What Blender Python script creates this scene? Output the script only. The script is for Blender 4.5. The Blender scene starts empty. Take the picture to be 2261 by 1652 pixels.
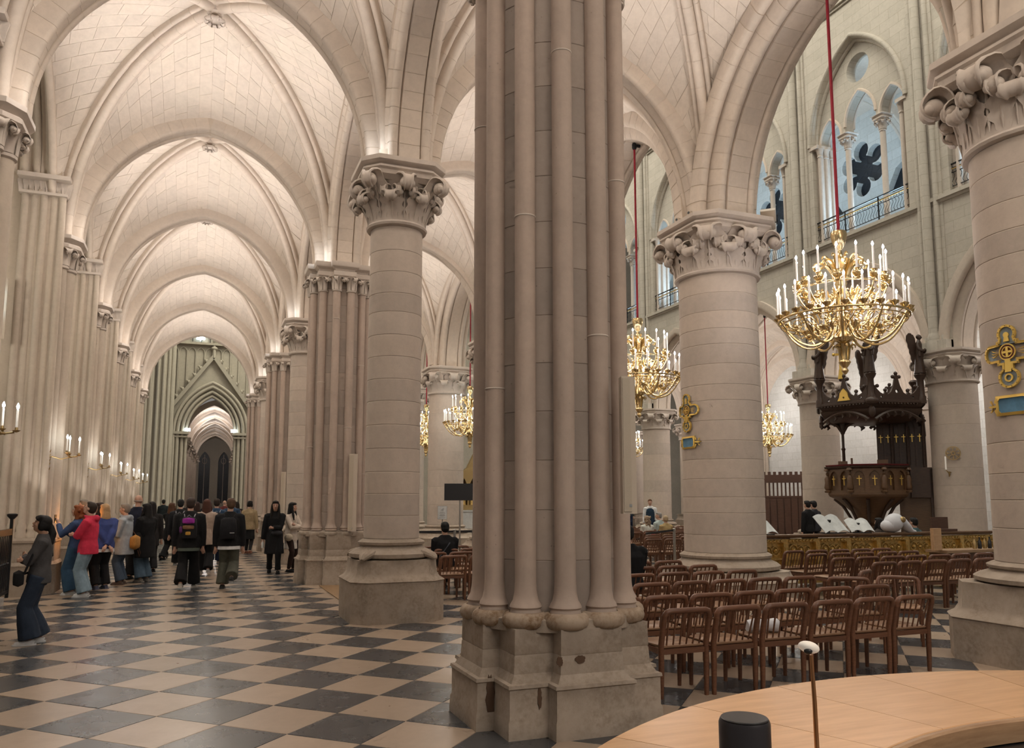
import bpy, math, random
import numpy as np
from math import sin, cos, pi, sqrt, radians, atan2, hypot
from mathutils import Vector, Matrix, Euler
rnd = random.Random(11)
SC = bpy.context.scene
C = SC.collection

# ------------------------------------------------------------------ camera, world, exposure
F_PX = 1747.0
cam = bpy.data.cameras.new('camera')
cam.sensor_fit = 'HORIZONTAL'; cam.sensor_width = 36.0
cam.lens = F_PX / 2261 * 36.0
cam.shift_y = (903.3 - 826) / 2261
cam.clip_start = 0.05; cam.clip_end = 300
co = bpy.data.objects.new('camera', cam); C.objects.link(co)
co.location = (0, 0, 1.655)
co.rotation_euler = (radians(90 + 6.617), 0, radians(-21.64))
SC.camera = co
SC.view_settings.view_transform = 'Standard'; SC.view_settings.look = 'None'
SC.view_settings.exposure = 0.28; SC.view_settings.gamma = 1.0
SC.view_settings.use_curve_mapping = False
cy = SC.cycles
cy.max_bounces = 4; cy.diffuse_bounces = 3; cy.glossy_bounces = 2; cy.transmission_bounces = 3
cy.transparent_max_bounces = 4; cy.caustics_reflective = False; cy.caustics_refractive = False
cy.sample_clamp_indirect = 4.0; cy.sample_clamp_direct = 0.0; cy.use_denoising = True
cy.use_adaptive_sampling = True; cy.adaptive_threshold = 0.08; cy.adaptive_min_samples = 12
W = bpy.data.worlds.new('night_church_air'); SC.world = W; W.use_nodes = True
bg = W.node_tree.nodes['Background']
bg.inputs[0].default_value = (1.0, 0.93, 0.86, 1); bg.inputs[1].default_value = 0.17

BAY = 5.49; Y0 = 5.92
def Yn(k): return Y0 + BAY * k - (.30 if k == 0 else 0)
def Yk(k): return Y0 + BAY * k
XL, XR, XN, XF, XF2, XW = -2.8, 2.70, 8.45, 20.85, 26.4, 32.0
ZS = 6.61; ZSN = 6.50; ZSF = 6.07

def lamp(name, kind, loc, energy, col=(1, .93, .84), target=None, size=.3, spot=80, blend=.6, size_y=None):
    l = bpy.data.lights.new(name, kind); l.energy = energy; l.color = col
    if kind == 'AREA':
        l.size = size
        if size_y: l.shape = 'RECTANGLE'; l.size_y = size_y
    else: l.shadow_soft_size = size
    if kind == 'SPOT': l.spot_size = radians(spot); l.spot_blend = blend
    o = bpy.data.objects.new(name, l); C.objects.link(o); o.location = loc
    if target is not None:
        d = Vector(target) - Vector(loc); o.rotation_euler = d.to_track_quat('-Z', 'Y').to_euler()
    return o

WARM = (1, .90, .79); NEUT = (1, .94, .905); COOL = (.80, .90, 1.0); GREENISH = (1, .95, .76)
# uplights standing on the capitals of the outer aisle, aimed at each keystone
for k in range(-1, 6):
    yc = Yk(k) + BAY / 2
    E = 270
    for kk, sy in ((k, 1), (k + 1, -1)):
        lamp('vault_uplight', 'SPOT', (XR - .50, Yk(kk) + sy * .44, ZS + .10), E, NEUT, (-.05, yc + sy * .5, 10.6), .05, 84, 1.0)
        lamp('vault_uplight', 'SPOT', (XL + .66, Yk(kk) + sy * .44, ZS + .12), E, NEUT, (-.05, yc + sy * .5, 10.6), .05, 84, 1.0)
    for kk, sy in ((k, 1), (k + 1, -1)):
        lamp('rib_light', 'POINT', (XR - .56, Yk(kk) + sy * .50, ZS + .16), 2.6, (.86, .93, 1), None, .03)
        lamp('rib_light', 'POINT', (XL + .70, Yk(kk) + sy * .50, ZS + .16), 2.6, NEUT, None, .03)
    lamp('aisle_fill', 'AREA', (-.05, yc, 9.2), 70, WARM, (-.05, yc, 0), 1.4)  # added ambient fill in mid-air for floor and people, no hanging fixture
# inner aisle
for k in range(-1, 6):
    yc = Yk(k) + BAY / 2; xc = (XR + XN) / 2
    for kk, sy in ((k, 1), (k + 1, -1)):
        lamp('vault_uplight', 'SPOT', (XN - .8, Yk(kk) + sy * .62, ZSN + .12), 200, NEUT, (xc, yc + sy * .3, 10.6), .06, 90, 1.0)
        lamp('vault_uplight', 'SPOT', (XR + .62, Yk(kk) + sy * .5, ZS + .12), 200, NEUT, (xc, yc + sy * .3, 10.6), .06, 90, 1.0)
    lamp('aisle_fill', 'AREA', (xc, yc, 9.2), 60, WARM, (xc, yc, 0), 1.4)  # same added fill over the inner aisle, no fixture there
# nave: broad unseen fill lights added high overhead, no real fixtures
for y in (4, 15, 26, 37):
    lamp('nave_fill', 'AREA', (14.5, y, 23), 900, (1, .95, .82), (14.5, y, 0), 7)
# far aisles
for k in range(1, 7):
    yc = Yk(k) + BAY / 2
    for xc, e in ((23.6, 150), (29.2, 150)):
        lamp('far_aisle_lamp', 'POINT', (xc, yc, 7.2), e, (1, .95, .92), None, .5)
    lamp('gallery_lamp', 'AREA', (21.6, yc, 11.0), 150, (.50, .76, 1), (21.3, yc, 16), 2.6, size_y=.3)
    lamp('gallery_lamp', 'POINT', (24.0, yc, 16.6), 30, (.85, .93, 1), None, .5)
# floor-standing floods that wash the chapel piers
for k in range(2, 7):
    lamp('pier_flood', 'SPOT', (XL + .26, Yk(k) - .98, 1.2), 60, NEUT, (XL + .12, Yk(k) - .72, 5), .04, 60, .8)
for k in range(0, 7):
    lamp('chapel_arch_fill', 'POINT', (-2.0, Yk(k) - 1.5, 7.3), 14, NEUT, None, .2)  # unseen fill added to lift the dark chapel arch mouldings
# chapels on the aisle side
for k in range(1, 6):
    lamp('chapel_lamp', 'POINT', (-5.6, Yk(k) + BAY / 2, 5.2), 130, (1, .95, .84), None, .3)
# crossing and choir aisle
lamp('crossing_lamp', 'AREA', (5, 45.5, 20), 1150, GREENISH, (2, 50, 4), 5)
lamp('crossing_lamp', 'POINT', (.5, 44.5, 15), 240, GREENISH, None, 1.0)
for y in (56, 61, 66, 71, 76):
    lamp('choir_lamp', 'POINT', (.9, y + 1.2, 7.0), 60, (1, .93, .9), None, .3)
# soft light of the entrance bays behind the camera
lamp('entrance_lamp', 'AREA', (4.5, -4.5, 7.5), 330, WARM, (4, 7, 2), 5)
lamp('desk_lamp_pool', 'SPOT', (2.0, 1.2, 2.9), 26, (1, .66, .40), (2.1, 1.95, 1.0), .12, 75, .7)

# ------------------------------------------------------------------ materials
MATS = {}
class NT:
    def __init__(s, name):
        s.m = bpy.data.materials.new(name); s.m.use_nodes = True
        s.t = s.m.node_tree; s.b = s.t.nodes['Principled BSDF']
    def n(s, typ, **kw):
        x = s.t.nodes.new(typ)
        for k, v in kw.items():
            if k.startswith('i_'):
                key = k[2:].replace('_', ' ')
                x.inputs[int(key) if key.isdigit() else key].default_value = v
            else: setattr(x, k, v)
        return x
    def l(s, a, b, ao=0):
        s.t.links.new(a.outputs[ao] if not isinstance(ao, str) else a.outputs[ao], b)
    def ramp(s, fac, stops, interp='LINEAR'):
        r = s.n('ShaderNodeValToRGB'); e = r.color_ramp.elements; r.color_ramp.interpolation = interp
        while len(e) < len(stops): e.new(.5)
        for q, (p, c) in zip(e, stops): q.position = p; q.color = (c[0], c[1], c[2], 1) if not isinstance(c, (int, float)) else (c, c, c, 1)
        s.t.links.new(fac, r.inputs[0]); return r
    def mix(s, mode, fac, a, b):
        x = s.n('ShaderNodeMix', data_type='RGBA', blend_type=mode)
        if isinstance(fac, (int, float)): x.inputs[0].default_value = fac
        else: s.t.links.new(fac, x.inputs[0])
        for sock, v in ((x.inputs[6], a), (x.inputs[7], b)):
            if isinstance(v, tuple): sock.default_value = (v[0], v[1], v[2], 1)
            else: s.t.links.new(v, sock)
        return x.outputs[2]
    def noise(s, scale, detail=3, rough=.6, vec=None, dim='3D'):
        x = s.n('ShaderNodeTexNoise'); x.inputs['Scale'].default_value = scale
        x.inputs['Detail'].default_value = detail; x.inputs['Roughness'].default_value = rough
        if vec is not None: s.t.links.new(vec, x.inputs['Vector'])
        return x.outputs[0]
    def bump(s, h, strength=.2, dist=.02):
        b = s.n('ShaderNodeBump'); b.inputs['Strength'].default_value = strength; b.inputs['Distance'].default_value = dist
        s.t.links.new(h, b.inputs['Height']); s.t.links.new(b.outputs[0], s.b.inputs['Normal'])
    def coord(s, which='Object'): return s.n('ShaderNodeTexCoord').outputs[which]

def mul(c, k): return tuple(min(1, x * k) for x in c)

def stone(name, col, var=.10, pits=.35, stain=None, brick=None, island=.10, rough=.82, bump=.22, grime=0.0):
    t = NT(name); v = t.coord()
    if island:   # per-stone tint
        g = t.n('ShaderNodeNewGeometry'); oi = t.n('ShaderNodeObjectInfo')
        ad = t.n('ShaderNodeMath', operation='ADD'); t.l(g, ad.inputs[0], 'Random Per Island'); t.l(oi, ad.inputs[1], 'Random')
        fr = t.n('ShaderNodeMath', operation='FRACT'); t.l(ad, fr.inputs[0])
        base = t.ramp(fr.outputs[0], [(0, mul(col, 1 - island)), (.5, col), (1, (min(1, col[0] * (1 + island * .6)), min(1, col[1] * (1 + island * .45)), min(1, col[2] * (1 + island * .25))))]).outputs[0]
    else: base = None
    n1 = t.noise(1.1, 4, .65, v); n2 = t.noise(9, 5, .7, v)
    blot = t.ramp(n1, [(.3, 1 - var), (.7, 1 + 0.0)]).outputs[0]
    if base is None: base = t.mix('MIX', 0.0, col, col)
    c = t.mix('MULTIPLY', 1.0, base, blot)
    fine = t.ramp(n2, [(.25, .86), (.6, 1.0)]).outputs[0]
    c = t.mix('MULTIPLY', .8, c, fine)
    if brick:
        axis, bw, bh = brick
        sx = t.n('ShaderNodeSeparateXYZ'); t.t.links.new(v, sx.inputs[0])
        cb = t.n('ShaderNodeCombineXYZ'); t.l(sx, cb.inputs[0], 1 if axis == 'x' else 0); t.l(sx, cb.inputs[1], 2)
        br = t.n('ShaderNodeTexBrick'); br.inputs['Scale'].default_value = 1
        br.inputs['Brick Width'].default_value = bw; br.inputs['Row Height'].default_value = bh
        br.inputs['Mortar Size'].default_value = .012; br.inputs['Mortar Smooth'].default_value = .4
        br.inputs['Color1'].default_value = (1, 1, 1, 1); br.inputs['Color2'].default_value = (.88, .88, .87, 1)
        br.inputs['Mortar'].default_value = (.74, .72, .68, 1); t.l(cb, br.inputs['Vector'])
        c = t.mix('MULTIPLY', .75, c, br.outputs[0])
    if pits:
        vo = t.n('ShaderNodeTexVoronoi'); vo.inputs['Scale'].default_value = 16; t.t.links.new(v, vo.inputs['Vector'])
        n3 = t.noise(2.3, 2, .5, v)
        pm = t.ramp(vo.outputs['Distance'], [(.06, 1), (.13, 0)]).outputs[0]
        pm2 = t.ramp(n3, [(.52, 0), (.66, 1)]).outputs[0]
        pk = t.mix('MULTIPLY', 1, pm, pm2)
        pf = t.n('ShaderNodeMath', operation='MULTIPLY'); pf.inputs[1].default_value = pits; t.t.links.new(pk, pf.inputs[0])
        c = t.mix('MIX', pf.outputs[0], c, mul(col, .38))
    if stain:
        n4 = t.noise(3.2, 6, .75, v); n5 = t.noise(26, 3, .7, v)
        sm = t.ramp(n4, [(.42, 0), (.62, 1)]).outputs[0]
        sm5 = t.ramp(n5, [(.35, .2), (.6, 1)]).outputs[0]
        sk = t.mix('MULTIPLY', 1, sm, sm5)
        c = t.mix('MIX', sk, c, stain)
    t.t.links.new(c, t.b.inputs['Base Color']); t.b.inputs['Roughness'].default_value = rough
    t.b.inputs['Specular IOR Level'].default_value = .25
    t.bump(n2, bump, .012)
    return t.m

LIME = (.62, .52, .425)
M = MATS
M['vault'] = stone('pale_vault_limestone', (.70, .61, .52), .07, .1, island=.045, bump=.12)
M['mortar'] = stone('lime_mortar', (.60, .50, .40), .05, 0, island=0, bump=.1)
M['rib'] = stone('dressed_rib_limestone', (.66, .565, .475), .08, .15, island=.06, bump=.14)
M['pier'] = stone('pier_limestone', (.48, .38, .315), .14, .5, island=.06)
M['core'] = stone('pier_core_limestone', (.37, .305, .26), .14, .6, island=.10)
M['column'] = stone('column_drum_limestone', (.56, .475, .40), .13, .5, island=.09)
M['carved'] = stone('carved_limestone', (.60, .52, .45), .10, .15, island=.03, bump=.1)
M['plinth'] = stone('worn_plinth_limestone', (.43, .355, .285), .2, .4, stain=(.27, .215, .165), island=.05)
M['torus'] = stone('brown_stained_limestone', (.46, .36, .27), .2, .4, stain=(.20, .125, .07), island=.05)
M['rust'] = stone('rough_brown_patch', (.125, .075, .048), .25, .3, island=0)
M['wall_x'] = stone('nave_wall_ashlar', (.56, .51, .435), .10, .15, brick=('x', .75, .34), island=0)
M['wall_y'] = stone('end_wall_ashlar', (.55, .50, .42), .10, .15, brick=('y', .75, .34), island=0)
M['jamb'] = stone('chapel_pier_limestone', (.56, .475, .385), .13, .3, island=.08)
M['greenstone'] = stone('transept_limestone', (.50, .455, .375), .12, .2, island=.06)
M['white_stone'] = stone('pale_chapel_wall', (.72, .72, .69), .06, .1, brick=('x', .8, .4), island=0)

def plain(name, col, rough=.6, metal=0, spec=.5, noise=0, nscale=20, bump=0, emit=0, ecol=None):
    t = NT(name)
    t.b.inputs['Roughness'].default_value = rough; t.b.inputs['Metallic'].default_value = metal
    t.b.inputs['Specular IOR Level'].default_value = spec
    if noise or bump:
        nz = t.noise(nscale, 4, .6, t.coord())
        if noise:
            r = t.ramp(nz, [(.3, mul(col, 1 - noise)), (.7, mul(col, 1 + noise))]); t.l(r, t.b.inputs['Base Color'])
        else: t.b.inputs['Base Color'].default_value = (*col, 1)
        if bump: t.bump(nz, bump, .01)
    else: t.b.inputs['Base Color'].default_value = (*col, 1)
    if emit:
        t.b.inputs['Emission Color'].default_value = (*(ecol or col), 1); t.b.inputs['Emission Strength'].default_value = emit
    return t.m

def tile_mat(name, col, vein, rough):
    t = NT(name); v = t.coord(); oi = t.n('ShaderNodeObjectInfo'); g = t.n('ShaderNodeNewGeometry')
    ad = t.n('ShaderNodeMath', operation='ADD'); t.l(g, ad.inputs[0], 'Random Per Island'); t.l(oi, ad.inputs[1], 'Random')
    ofs = t.n('ShaderNodeVectorMath', operation='SCALE'); ofs.inputs[0].default_value = (31, 17, 5); t.l(ad, ofs.inputs['Scale'])
    av = t.n('ShaderNodeVectorMath', operation='ADD'); t.t.links.new(v, av.inputs[0]); t.l(ofs, av.inputs[1])
    n1 = t.noise(3.0, 6, .62, av.outputs[0]); n2 = t.noise(14, 5, .7, av.outputs[0])
    fr = t.n('ShaderNodeMath', operation='FRACT'); t.l(ad, fr.inputs[0])
    base = t.ramp(fr.outputs[0], [(0, mul(col, .88)), (.5, col), (1, mul(col, 1.12))]).outputs[0]
    c = t.mix('MIX', t.ramp(n1, [(.42, 0), (.80, .45)]).outputs[0], base, vein)
    c = t.mix('MULTIPLY', .35, c, t.ramp(n2, [(.3, .8), (.65, 1)]).outputs[0])
    t.t.links.new(c, t.b.inputs['Base Color'])
    t.l(t.ramp(n1, [(.3, rough - .02), (.7, rough + .05)]), t.b.inputs['Roughness'])
    t.b.inputs['Specular IOR Level'].default_value = .5
    return t.m
M['tile_light'] = tile_mat('cream_stone_tile', (.37, .285, .21), (.28, .205, .145), .29)
M['tile_dark'] = tile_mat('slate_grey_tile', (.048, .050, .054), (.085, .085, .09), .26)
M['grout'] = plain('grey_grout', (.20, .17, .14), .8, noise=.2)

def wood(name, a, b, rough=.45, scale=6, stretch=(1, 12, 12)):
    t = NT(name); mp = t.n('ShaderNodeMapping'); mp.inputs['Scale'].default_value = stretch
    t.t.links.new(t.coord(), mp.inputs[0])
    n = t.noise(scale, 5, .6, mp.outputs[0]); oi = t.n('ShaderNodeObjectInfo')
    c = t.ramp(n, [(.3, a), (.7, b)]).outputs[0]
    k = t.ramp(oi.outputs['Random'], [(0, .85), (1, 1.12)]).outputs[0]
    c = t.mix('MULTIPLY', 1, c, k)
    t.t.links.new(c, t.b.inputs['Base Color']); t.b.inputs['Roughness'].default_value = rough
    t.bump(n, .06, .005); return t.m
M['chair'] = wood('reddish_oak', (.105, .042, .022), (.175, .075, .038), .4)
M['seat'] = wood('honey_oak_seat', (.20, .105, .055), (.30, .17, .095), .38)
M['oak'] = wood('pale_oak_counter', (.52, .31, .16), (.66, .42, .235), .34, 3, (1.2, 9, 9))
M['oak_edge'] = wood('oak_edge_band', (.30, .18, .10), (.44, .29, .17), .4)
M['carvedwood'] = wood('dark_carved_oak', (.030, .017, .011), (.070, .036, .022), .45)
M['carvedwood2'] = wood('brown_carved_oak', (.085, .045, .022), (.16, .085, .04), .45)
M['screenwood'] = wood('dark_screen_oak', (.075, .035, .022), (.12, .06, .038), .5)
M['gold'] = plain('polished_gilt_brass', (.74, .57, .30), .22, 1)
M['gilt'] = plain('dull_gilt', (.78, .54, .20), .46, .85, noise=.25)
M['goldpaint'] = plain('gold_leaf', (.80, .55, .14), .35, .7)
M['bronze'] = plain('aged_brass', (.42, .30, .14), .4, .9)
M['wax'] = plain('ivory_candle', (.80, .76, .68), .5, emit=.12, ecol=(1, .9, .8))
M['flame'] = plain('bright_bulb_flame', (1, 1, 1), .5, emit=45, ecol=(.86, .86, 1.0))
M['flame_blue'] = plain('bluish_bulb_flame', (1, 1, 1), .5, emit=45, ecol=(.72, .92, 1.0))
M['candleglow'] = plain('orange_candle_glow', (1, .5, .15), .5, emit=6, ecol=(1, .42, .10))
M['rope'] = plain('crimson_velvet_rope', (.32, .012, .03), .7)
M['iron'] = plain('black_wrought_iron', (.012, .012, .013), .45, .4)
M['blackplastic'] = plain('matt_black', (.014, .014, .016), .35)
M['charcoal'] = plain('charcoal_metal', (.055, .05, .055), .32, .6)
M['copper'] = plain('brushed_copper', (.60, .33, .17), .3, 1)
M['steel'] = plain('brushed_steel', (.45, .45, .44), .3, .9)
M['beige'] = plain('beige_paint', (.52, .44, .35), .55)
M['beige2'] = plain('beige_grille', (.46, .39, .30), .7, noise=.08, nscale=200)
M['paper'] = plain('white_paper', (.55, .57, .56), .7, noise=.15, nscale=7, bump=.3)
M['ink'] = plain('grey_ink', (.12, .12, .13), .7)
M['cloth'] = plain('white_cloth', (.62, .63, .66), .85, noise=.08, nscale=8, bump=.3)
M['enamelblue'] = plain('blue_enamel', (.075, .20, .32), .35, noise=.2, nscale=14)
M['enamelgrey'] = plain('grey_blue_enamel', (.30, .35, .37), .5, noise=.2, nscale=30)
M['enamelred'] = plain('dark_red_enamel', (.16, .025, .025), .4)
M['darkglass'] = plain('night_window_glass', (.010, .013, .020), .45, 0, .6, noise=.4, nscale=6)
M['lead'] = plain('window_lead', (.05, .055, .065), .6)
M['litglass'] = plain('lit_opal_lamp', (1, 1, 1), .4, emit=3.5, ecol=(.75, .92, 1))
M['redvelvet'] = plain('red_velvet', (.16, .02, .02), .8)
M['mat'] = plain('brown_floor_board', (.24, .145, .07), .6, noise=.12, nscale=10)
M['marble'] = plain('white_step_stone', (.55, .55, .54), .3, noise=.1, nscale=6)

# ------------------------------------------------------------------ mesh helpers
class MB:
    """collects vertices and faces of ONE mesh"""
    def __init__(s): s.v = []; s.f = []; s.mi = []
    def add(s, vs, fs, mi=0):
        n = len(s.v); s.v.extend(tuple(map(float, p)) for p in vs)
        s.f.extend(tuple(i + n for i in f) for f in fs); s.mi.extend([mi] * len(fs)); return s
    def box(s, c, d, rz=0.0, mi=0, M=None, ch=0.0):
        x, y, z = d[0] / 2, d[1] / 2, d[2] / 2
        if ch:   # chamfered vertical edges
            poly = [(-x + ch, -y), (x - ch, -y), (x, -y + ch), (x, y - ch), (x - ch, y), (-x + ch, y), (-x, y - ch), (-x, -y + ch)]
            vs = [(px, py, -z) for px, py in poly] + [(px, py, z) for px, py in poly]
            fs = [tuple(range(7, -1, -1)), tuple(range(8, 16))] + [(i, (i + 1) % 8, 8 + (i + 1) % 8, 8 + i) for i in range(8)]
        else:
            vs = [(a, b, e) for e in (-z, z) for a, b in ((-x, -y), (x, -y), (x, y), (-x, y))]
            fs = [(3, 2, 1, 0), (4, 5, 6, 7), (0, 1, 5, 4), (1, 2, 6, 5), (2, 3, 7, 6), (3, 0, 4, 7)]
        if M is not None: vs = [tuple(M @ Vector(p)) for p in vs]
        elif rz: cs, sn = cos(rz), sin(rz); vs = [(a * cs - b * sn, a * sn + b * cs, e) for a, b, e in vs]
        return s.add([(a + c[0], b + c[1], e + c[2]) for a, b, e in vs], fs, mi)
    def bar(s, a, b, w, t=None, mi=0, up=(0, 0, 1)):
        a, b = Vector(a), Vector(b); d = b - a; L = d.length; d.normalize(); t = t or w
        u = Vector(up); 
        if abs(d.dot(u)) > .98: u = Vector((1, 0, 0))
        x = d.cross(u).normalized(); y = x.cross(d)
        vs = [p + x * i * w / 2 + y * j * t / 2 for p in (a, b) for i, j in ((-1, -1), (1, -1), (1, 1), (-1, 1))]
        return s.add(vs, [(0, 1, 2, 3), (7, 6, 5, 4), (4, 5, 1, 0), (5, 6, 2, 1), (6, 7, 3, 2), (7, 4, 0, 3)], mi)
    def rings(s, R, closed=True, cap=(True, True), mi=0):
        n = len(R[0]); vs = [p for r in R for p in r]; fs = []
        m = n if closed else n - 1
        for i in range(len(R) - 1):
            for j in range(m):
                k = (j + 1) % n
                fs.append((i * n + j, i * n + k, (i + 1) * n + k, (i + 1) * n + j))
        if closed and cap[0]: fs.append(tuple(range(n - 1, -1, -1)))
        if closed and cap[1]: fs.append(tuple((len(R) - 1) * n + j for j in range(n)))
        return s.add(vs, fs, mi)
    def lathe(s, prof, n=24, c=(0, 0, 0), a0=0.0, a1=None, cap=(True, True), mi=0):
        full = a1 is None; a1 = a0 + 2 * pi if full else a1; m = n if full else n + 1
        R = [[(c[0] + r * cos(a0 + (a1 - a0) * j / n), c[1] + r * sin(a0 + (a1 - a0) * j / n), c[2] + z) for j in range(m)] for r, z in prof]
        return s.rings(R, closed=full, cap=cap, mi=mi)
    def stack(s, poly, prof, c=(0, 0), cap=(True, True), mi=0):
        """prof: (offset scale fn value, z); poly(d) gives the ring for offset d"""
        return s.rings([[(c[0] + x, c[1] + y, z) for x, y in poly(d)] for d, z in prof], cap=cap, mi=mi)
    def tube(s, pts, r, n=6, cap=True, closed=False, mi=0, flat=1.0):
        P = [Vector(p) for p in pts]; m = len(P); rr = r if isinstance(r, (list, tuple)) else [r] * m
        T = []
        for i in range(m):
            a = P[(i - 1) % m] if (closed or i > 0) else P[i]; b = P[(i + 1) % m] if (closed or i < m - 1) else P[i]
            d = b - a
            T.append(d.normalized() if d.length > 1e-9 else Vector((0, 0, 1)))
        u = Vector((0, 0, 1)) if abs(T[0].z) < .9 else Vector((1, 0, 0))
        R = []
        for i in range(m):
            x = T[i].cross(u)
            if x.length < 1e-6: x = T[i].cross(Vector((0, 1, 0)))
            x.normalize(); y = x.cross(T[i]); y.normalize(); u = y
            R.append([P[i] + (x * cos(2 * pi * j / n) + y * sin(2 * pi * j / n) * flat) * rr[i] for j in range(n)])
        if closed:
            R.append(R[0]); return s.rings(R, cap=(False, False), mi=mi)
        return s.rings(R, cap=(cap, cap), mi=mi)
    def ball(s, c, r, n=10, m=6, mi=0, rot=None):
        r = r if isinstance(r, (tuple, list)) else (r, r, r); R = []
        for i in range(m + 1):
            a = -pi / 2 + pi * i / m; q = max(cos(a), .02)
            ring = [Vector((r[0] * q * cos(2 * pi * j / n), r[1] * q * sin(2 * pi * j / n), r[2] * sin(a))) for j in range(n)]
            if rot is not None: ring = [rot @ p for p in ring]
            R.append([(p.x + c[0], p.y + c[1], p.z + c[2]) for p in ring])
        return s.rings(R, mi=mi)
    def merge(s, o, M=None, mi=None):
        vs = o.v if M is None else [tuple(M @ Vector(p)) for p in o.v]
        n = len(s.v); s.v.extend(vs); s.f.extend(tuple(i + n for i in f) for f in o.f); s.mi.extend(o.mi if mi is None else [mi] * len(o.f)); return s
    def mesh(s, name, mats, smooth=35):
        me = bpy.data.meshes.new(name); me.from_pydata(s.v, [], s.f)
        for m in (mats if isinstance(mats, (list, tuple)) else [mats]): me.materials.append(MATS[m] if isinstance(m, str) else m)
        if any(s.mi): me.polygons.foreach_set('material_index', s.mi)
        if smooth is not None:
            me.polygons.foreach_set('use_smooth', [True] * len(me.polygons))
            if smooth < 180: me.set_sharp_from_angle(angle=radians(smooth))
        me.update(); return me

def obj(name, mb, mat=None, parent=None, smooth=35, loc=None, rz=0.0, kind=None, label=None):
    me = mb.mesh(name, mat, smooth) if isinstance(mb, MB) else mb
    o = bpy.data.objects.new(name, me); C.objects.link(o)
    if parent is not None: o.parent = parent
    if loc is not None: o.location = loc
    if rz: o.rotation_euler.z = rz
    if kind: o['kind'] = kind
    if label: o['label'] = label
    return o
def tag(o, label=None, cat=None, group=None, kind=None):
    if label: o['label'] = label
    if cat: o['category'] = cat
    if group: o['group'] = group
    if kind: o['kind'] = kind
    return o
def thing(name, label, cat, loc=(0, 0, 0), rz=0.0, group=None, kind=None, parent=None):
    o = bpy.data.objects.new(name, None); C.objects.link(o); o.location = loc; o.rotation_euler.z = rz
    o.empty_display_size = .1
    return tag(o, label, cat, group, kind)
KIDS = {}
def copy_tree(o, loc=None, rz=None, label=None, group=None, parent=None):
    c = o.copy(); C.objects.link(c)
    if parent is not None: c.parent = parent
    for ch in o.children: copy_tree(ch, parent=c)
    if loc is not None: c.location = loc
    if rz is not None: c.rotation_euler.z = rz
    if label: c['label'] = label
    if group: c['group'] = group
    return c

def plate(outer, holes, th, ch=0.0):
    """flat plate with real openings: outline and holes in local x,y; thickness along z -> MB"""
    from mathutils.geometry import tessellate_polygon
    loops = [[Vector((p[0], p[1], 0)) for p in poly] for poly in [outer] + list(holes)]
    flat = [p for L in loops for p in L]; n = len(flat); mb = MB()
    tris = []
    for t in tessellate_polygon(loops):
        p, q, r = (flat[i] for i in t)
        tris.append(tuple(t) if (q - p).cross(r - p).z > 0 else tuple(reversed(t)))
    fs = [tuple(t) for t in tris] + [tuple(i + n for i in reversed(t)) for t in tris]
    o = 0
    for L in loops:
        m = len(L); area = sum(L[i].x * L[(i + 1) % m].y - L[(i + 1) % m].x * L[i].y for i in range(m)); out = (area > 0) == (o == 0)
        for i in range(m):
            a, b = o + i, o + (i + 1) % m
            fs.append((a + n, b + n, b, a) if out else (a, b, b + n, a + n))
        o += m
    return mb.add([(p.x, p.y, th / 2) for p in flat] + [(p.x, p.y, -th / 2) for p in flat], fs)
def curvy(pts, k=4):
    """smooth path through the points"""
    P = [Vector(p) for p in pts]; out = []
    for i in range(len(P) - 1):
        p0, p1, p2, p3 = P[max(0, i - 1)], P[i], P[i + 1], P[min(len(P) - 1, i + 2)]
        for j in range(k):
            t = j / k; out.append(.5 * (2 * p1 + (p2 - p0) * t + (2 * p0 - 5 * p1 + 4 * p2 - p3) * t * t + (3 * p1 - p0 - 3 * p2 + p3) * t ** 3))
    return out + [P[-1]]
def curvy_r(r, k=4):
    return [r[i] + (r[i + 1] - r[i]) * j / k for i in range(len(r) - 1) for j in range(k)] + [r[-1]]
def circ(cx, cy, r, n=20, a0=0.0, a1=2 * pi, ry=None):
    full = abs(a1 - a0 - 2 * pi) < 1e-6
    return [(cx + r * cos(a0 + (a1 - a0) * i / (n if full else n - 1)), cy + (ry or r) * sin(a0 + (a1 - a0) * i / (n if full else n - 1))) for i in range(n)]
def arc_half(a, rise, n):
    """left half of a pointed arch, from (-a,0) to (0,rise)"""
    c = (rise * rise - a * a) / (2 * a)
    if c >= 0:
        R = a + c; fm = math.acos(max(-1, min(1, c / R)))
        return [(c - R * cos(fm * i / n), R * sin(fm * i / n)) for i in range(n + 1)]
    return [(-a * cos(pi / 2 * i / n), rise * sin(pi / 2 * i / n)) for i in range(n + 1)]
def arch2d(a, rise, n, stilt=0.0):
    h = arc_half(a, rise, n); h = [(u, z + stilt) for u, z in h]
    if stilt: h = [(-a, 0.0)] + h
    return h + [(-u, z) for u, z in reversed(h[:-1])]
def arch3d(P0, P1, rise, n, e0=0.0, stilt=0.0, dz=0.0, grow=0.0):
    """pointed arch between two springers at equal height; e0 moves the springing inwards, grow widens outwards"""
    P0, P1 = Vector(P0), Vector(P1); d = P1 - P0; L = d.length; d.normalize(); mid = (P0 + P1) / 2
    return [mid + d * u + Vector((0, 0, z + dz)) for u, z in arch2d(L / 2 - e0 + grow, rise + grow, n, stilt)], d
def sweep(mb, pts, d, prof, caps=True, mi=0):
    """profile (side, out) swept along an arch in the vertical plane through horizontal d"""
    d = Vector(d); b = Vector((-d.y, d.x, 0)); m = len(pts); R = []
    for i in range(m):
        t = (pts[min(i + 1, m - 1)] - pts[max(i - 1, 0)]).normalized()
        tu = t.dot(d); n = d * (-t.z) + Vector((0, 0, tu))
        R.append([pts[i] + b * s + n * o for s, o in prof])
    return mb.rings(R, cap=(caps, caps), mi=mi)
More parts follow.
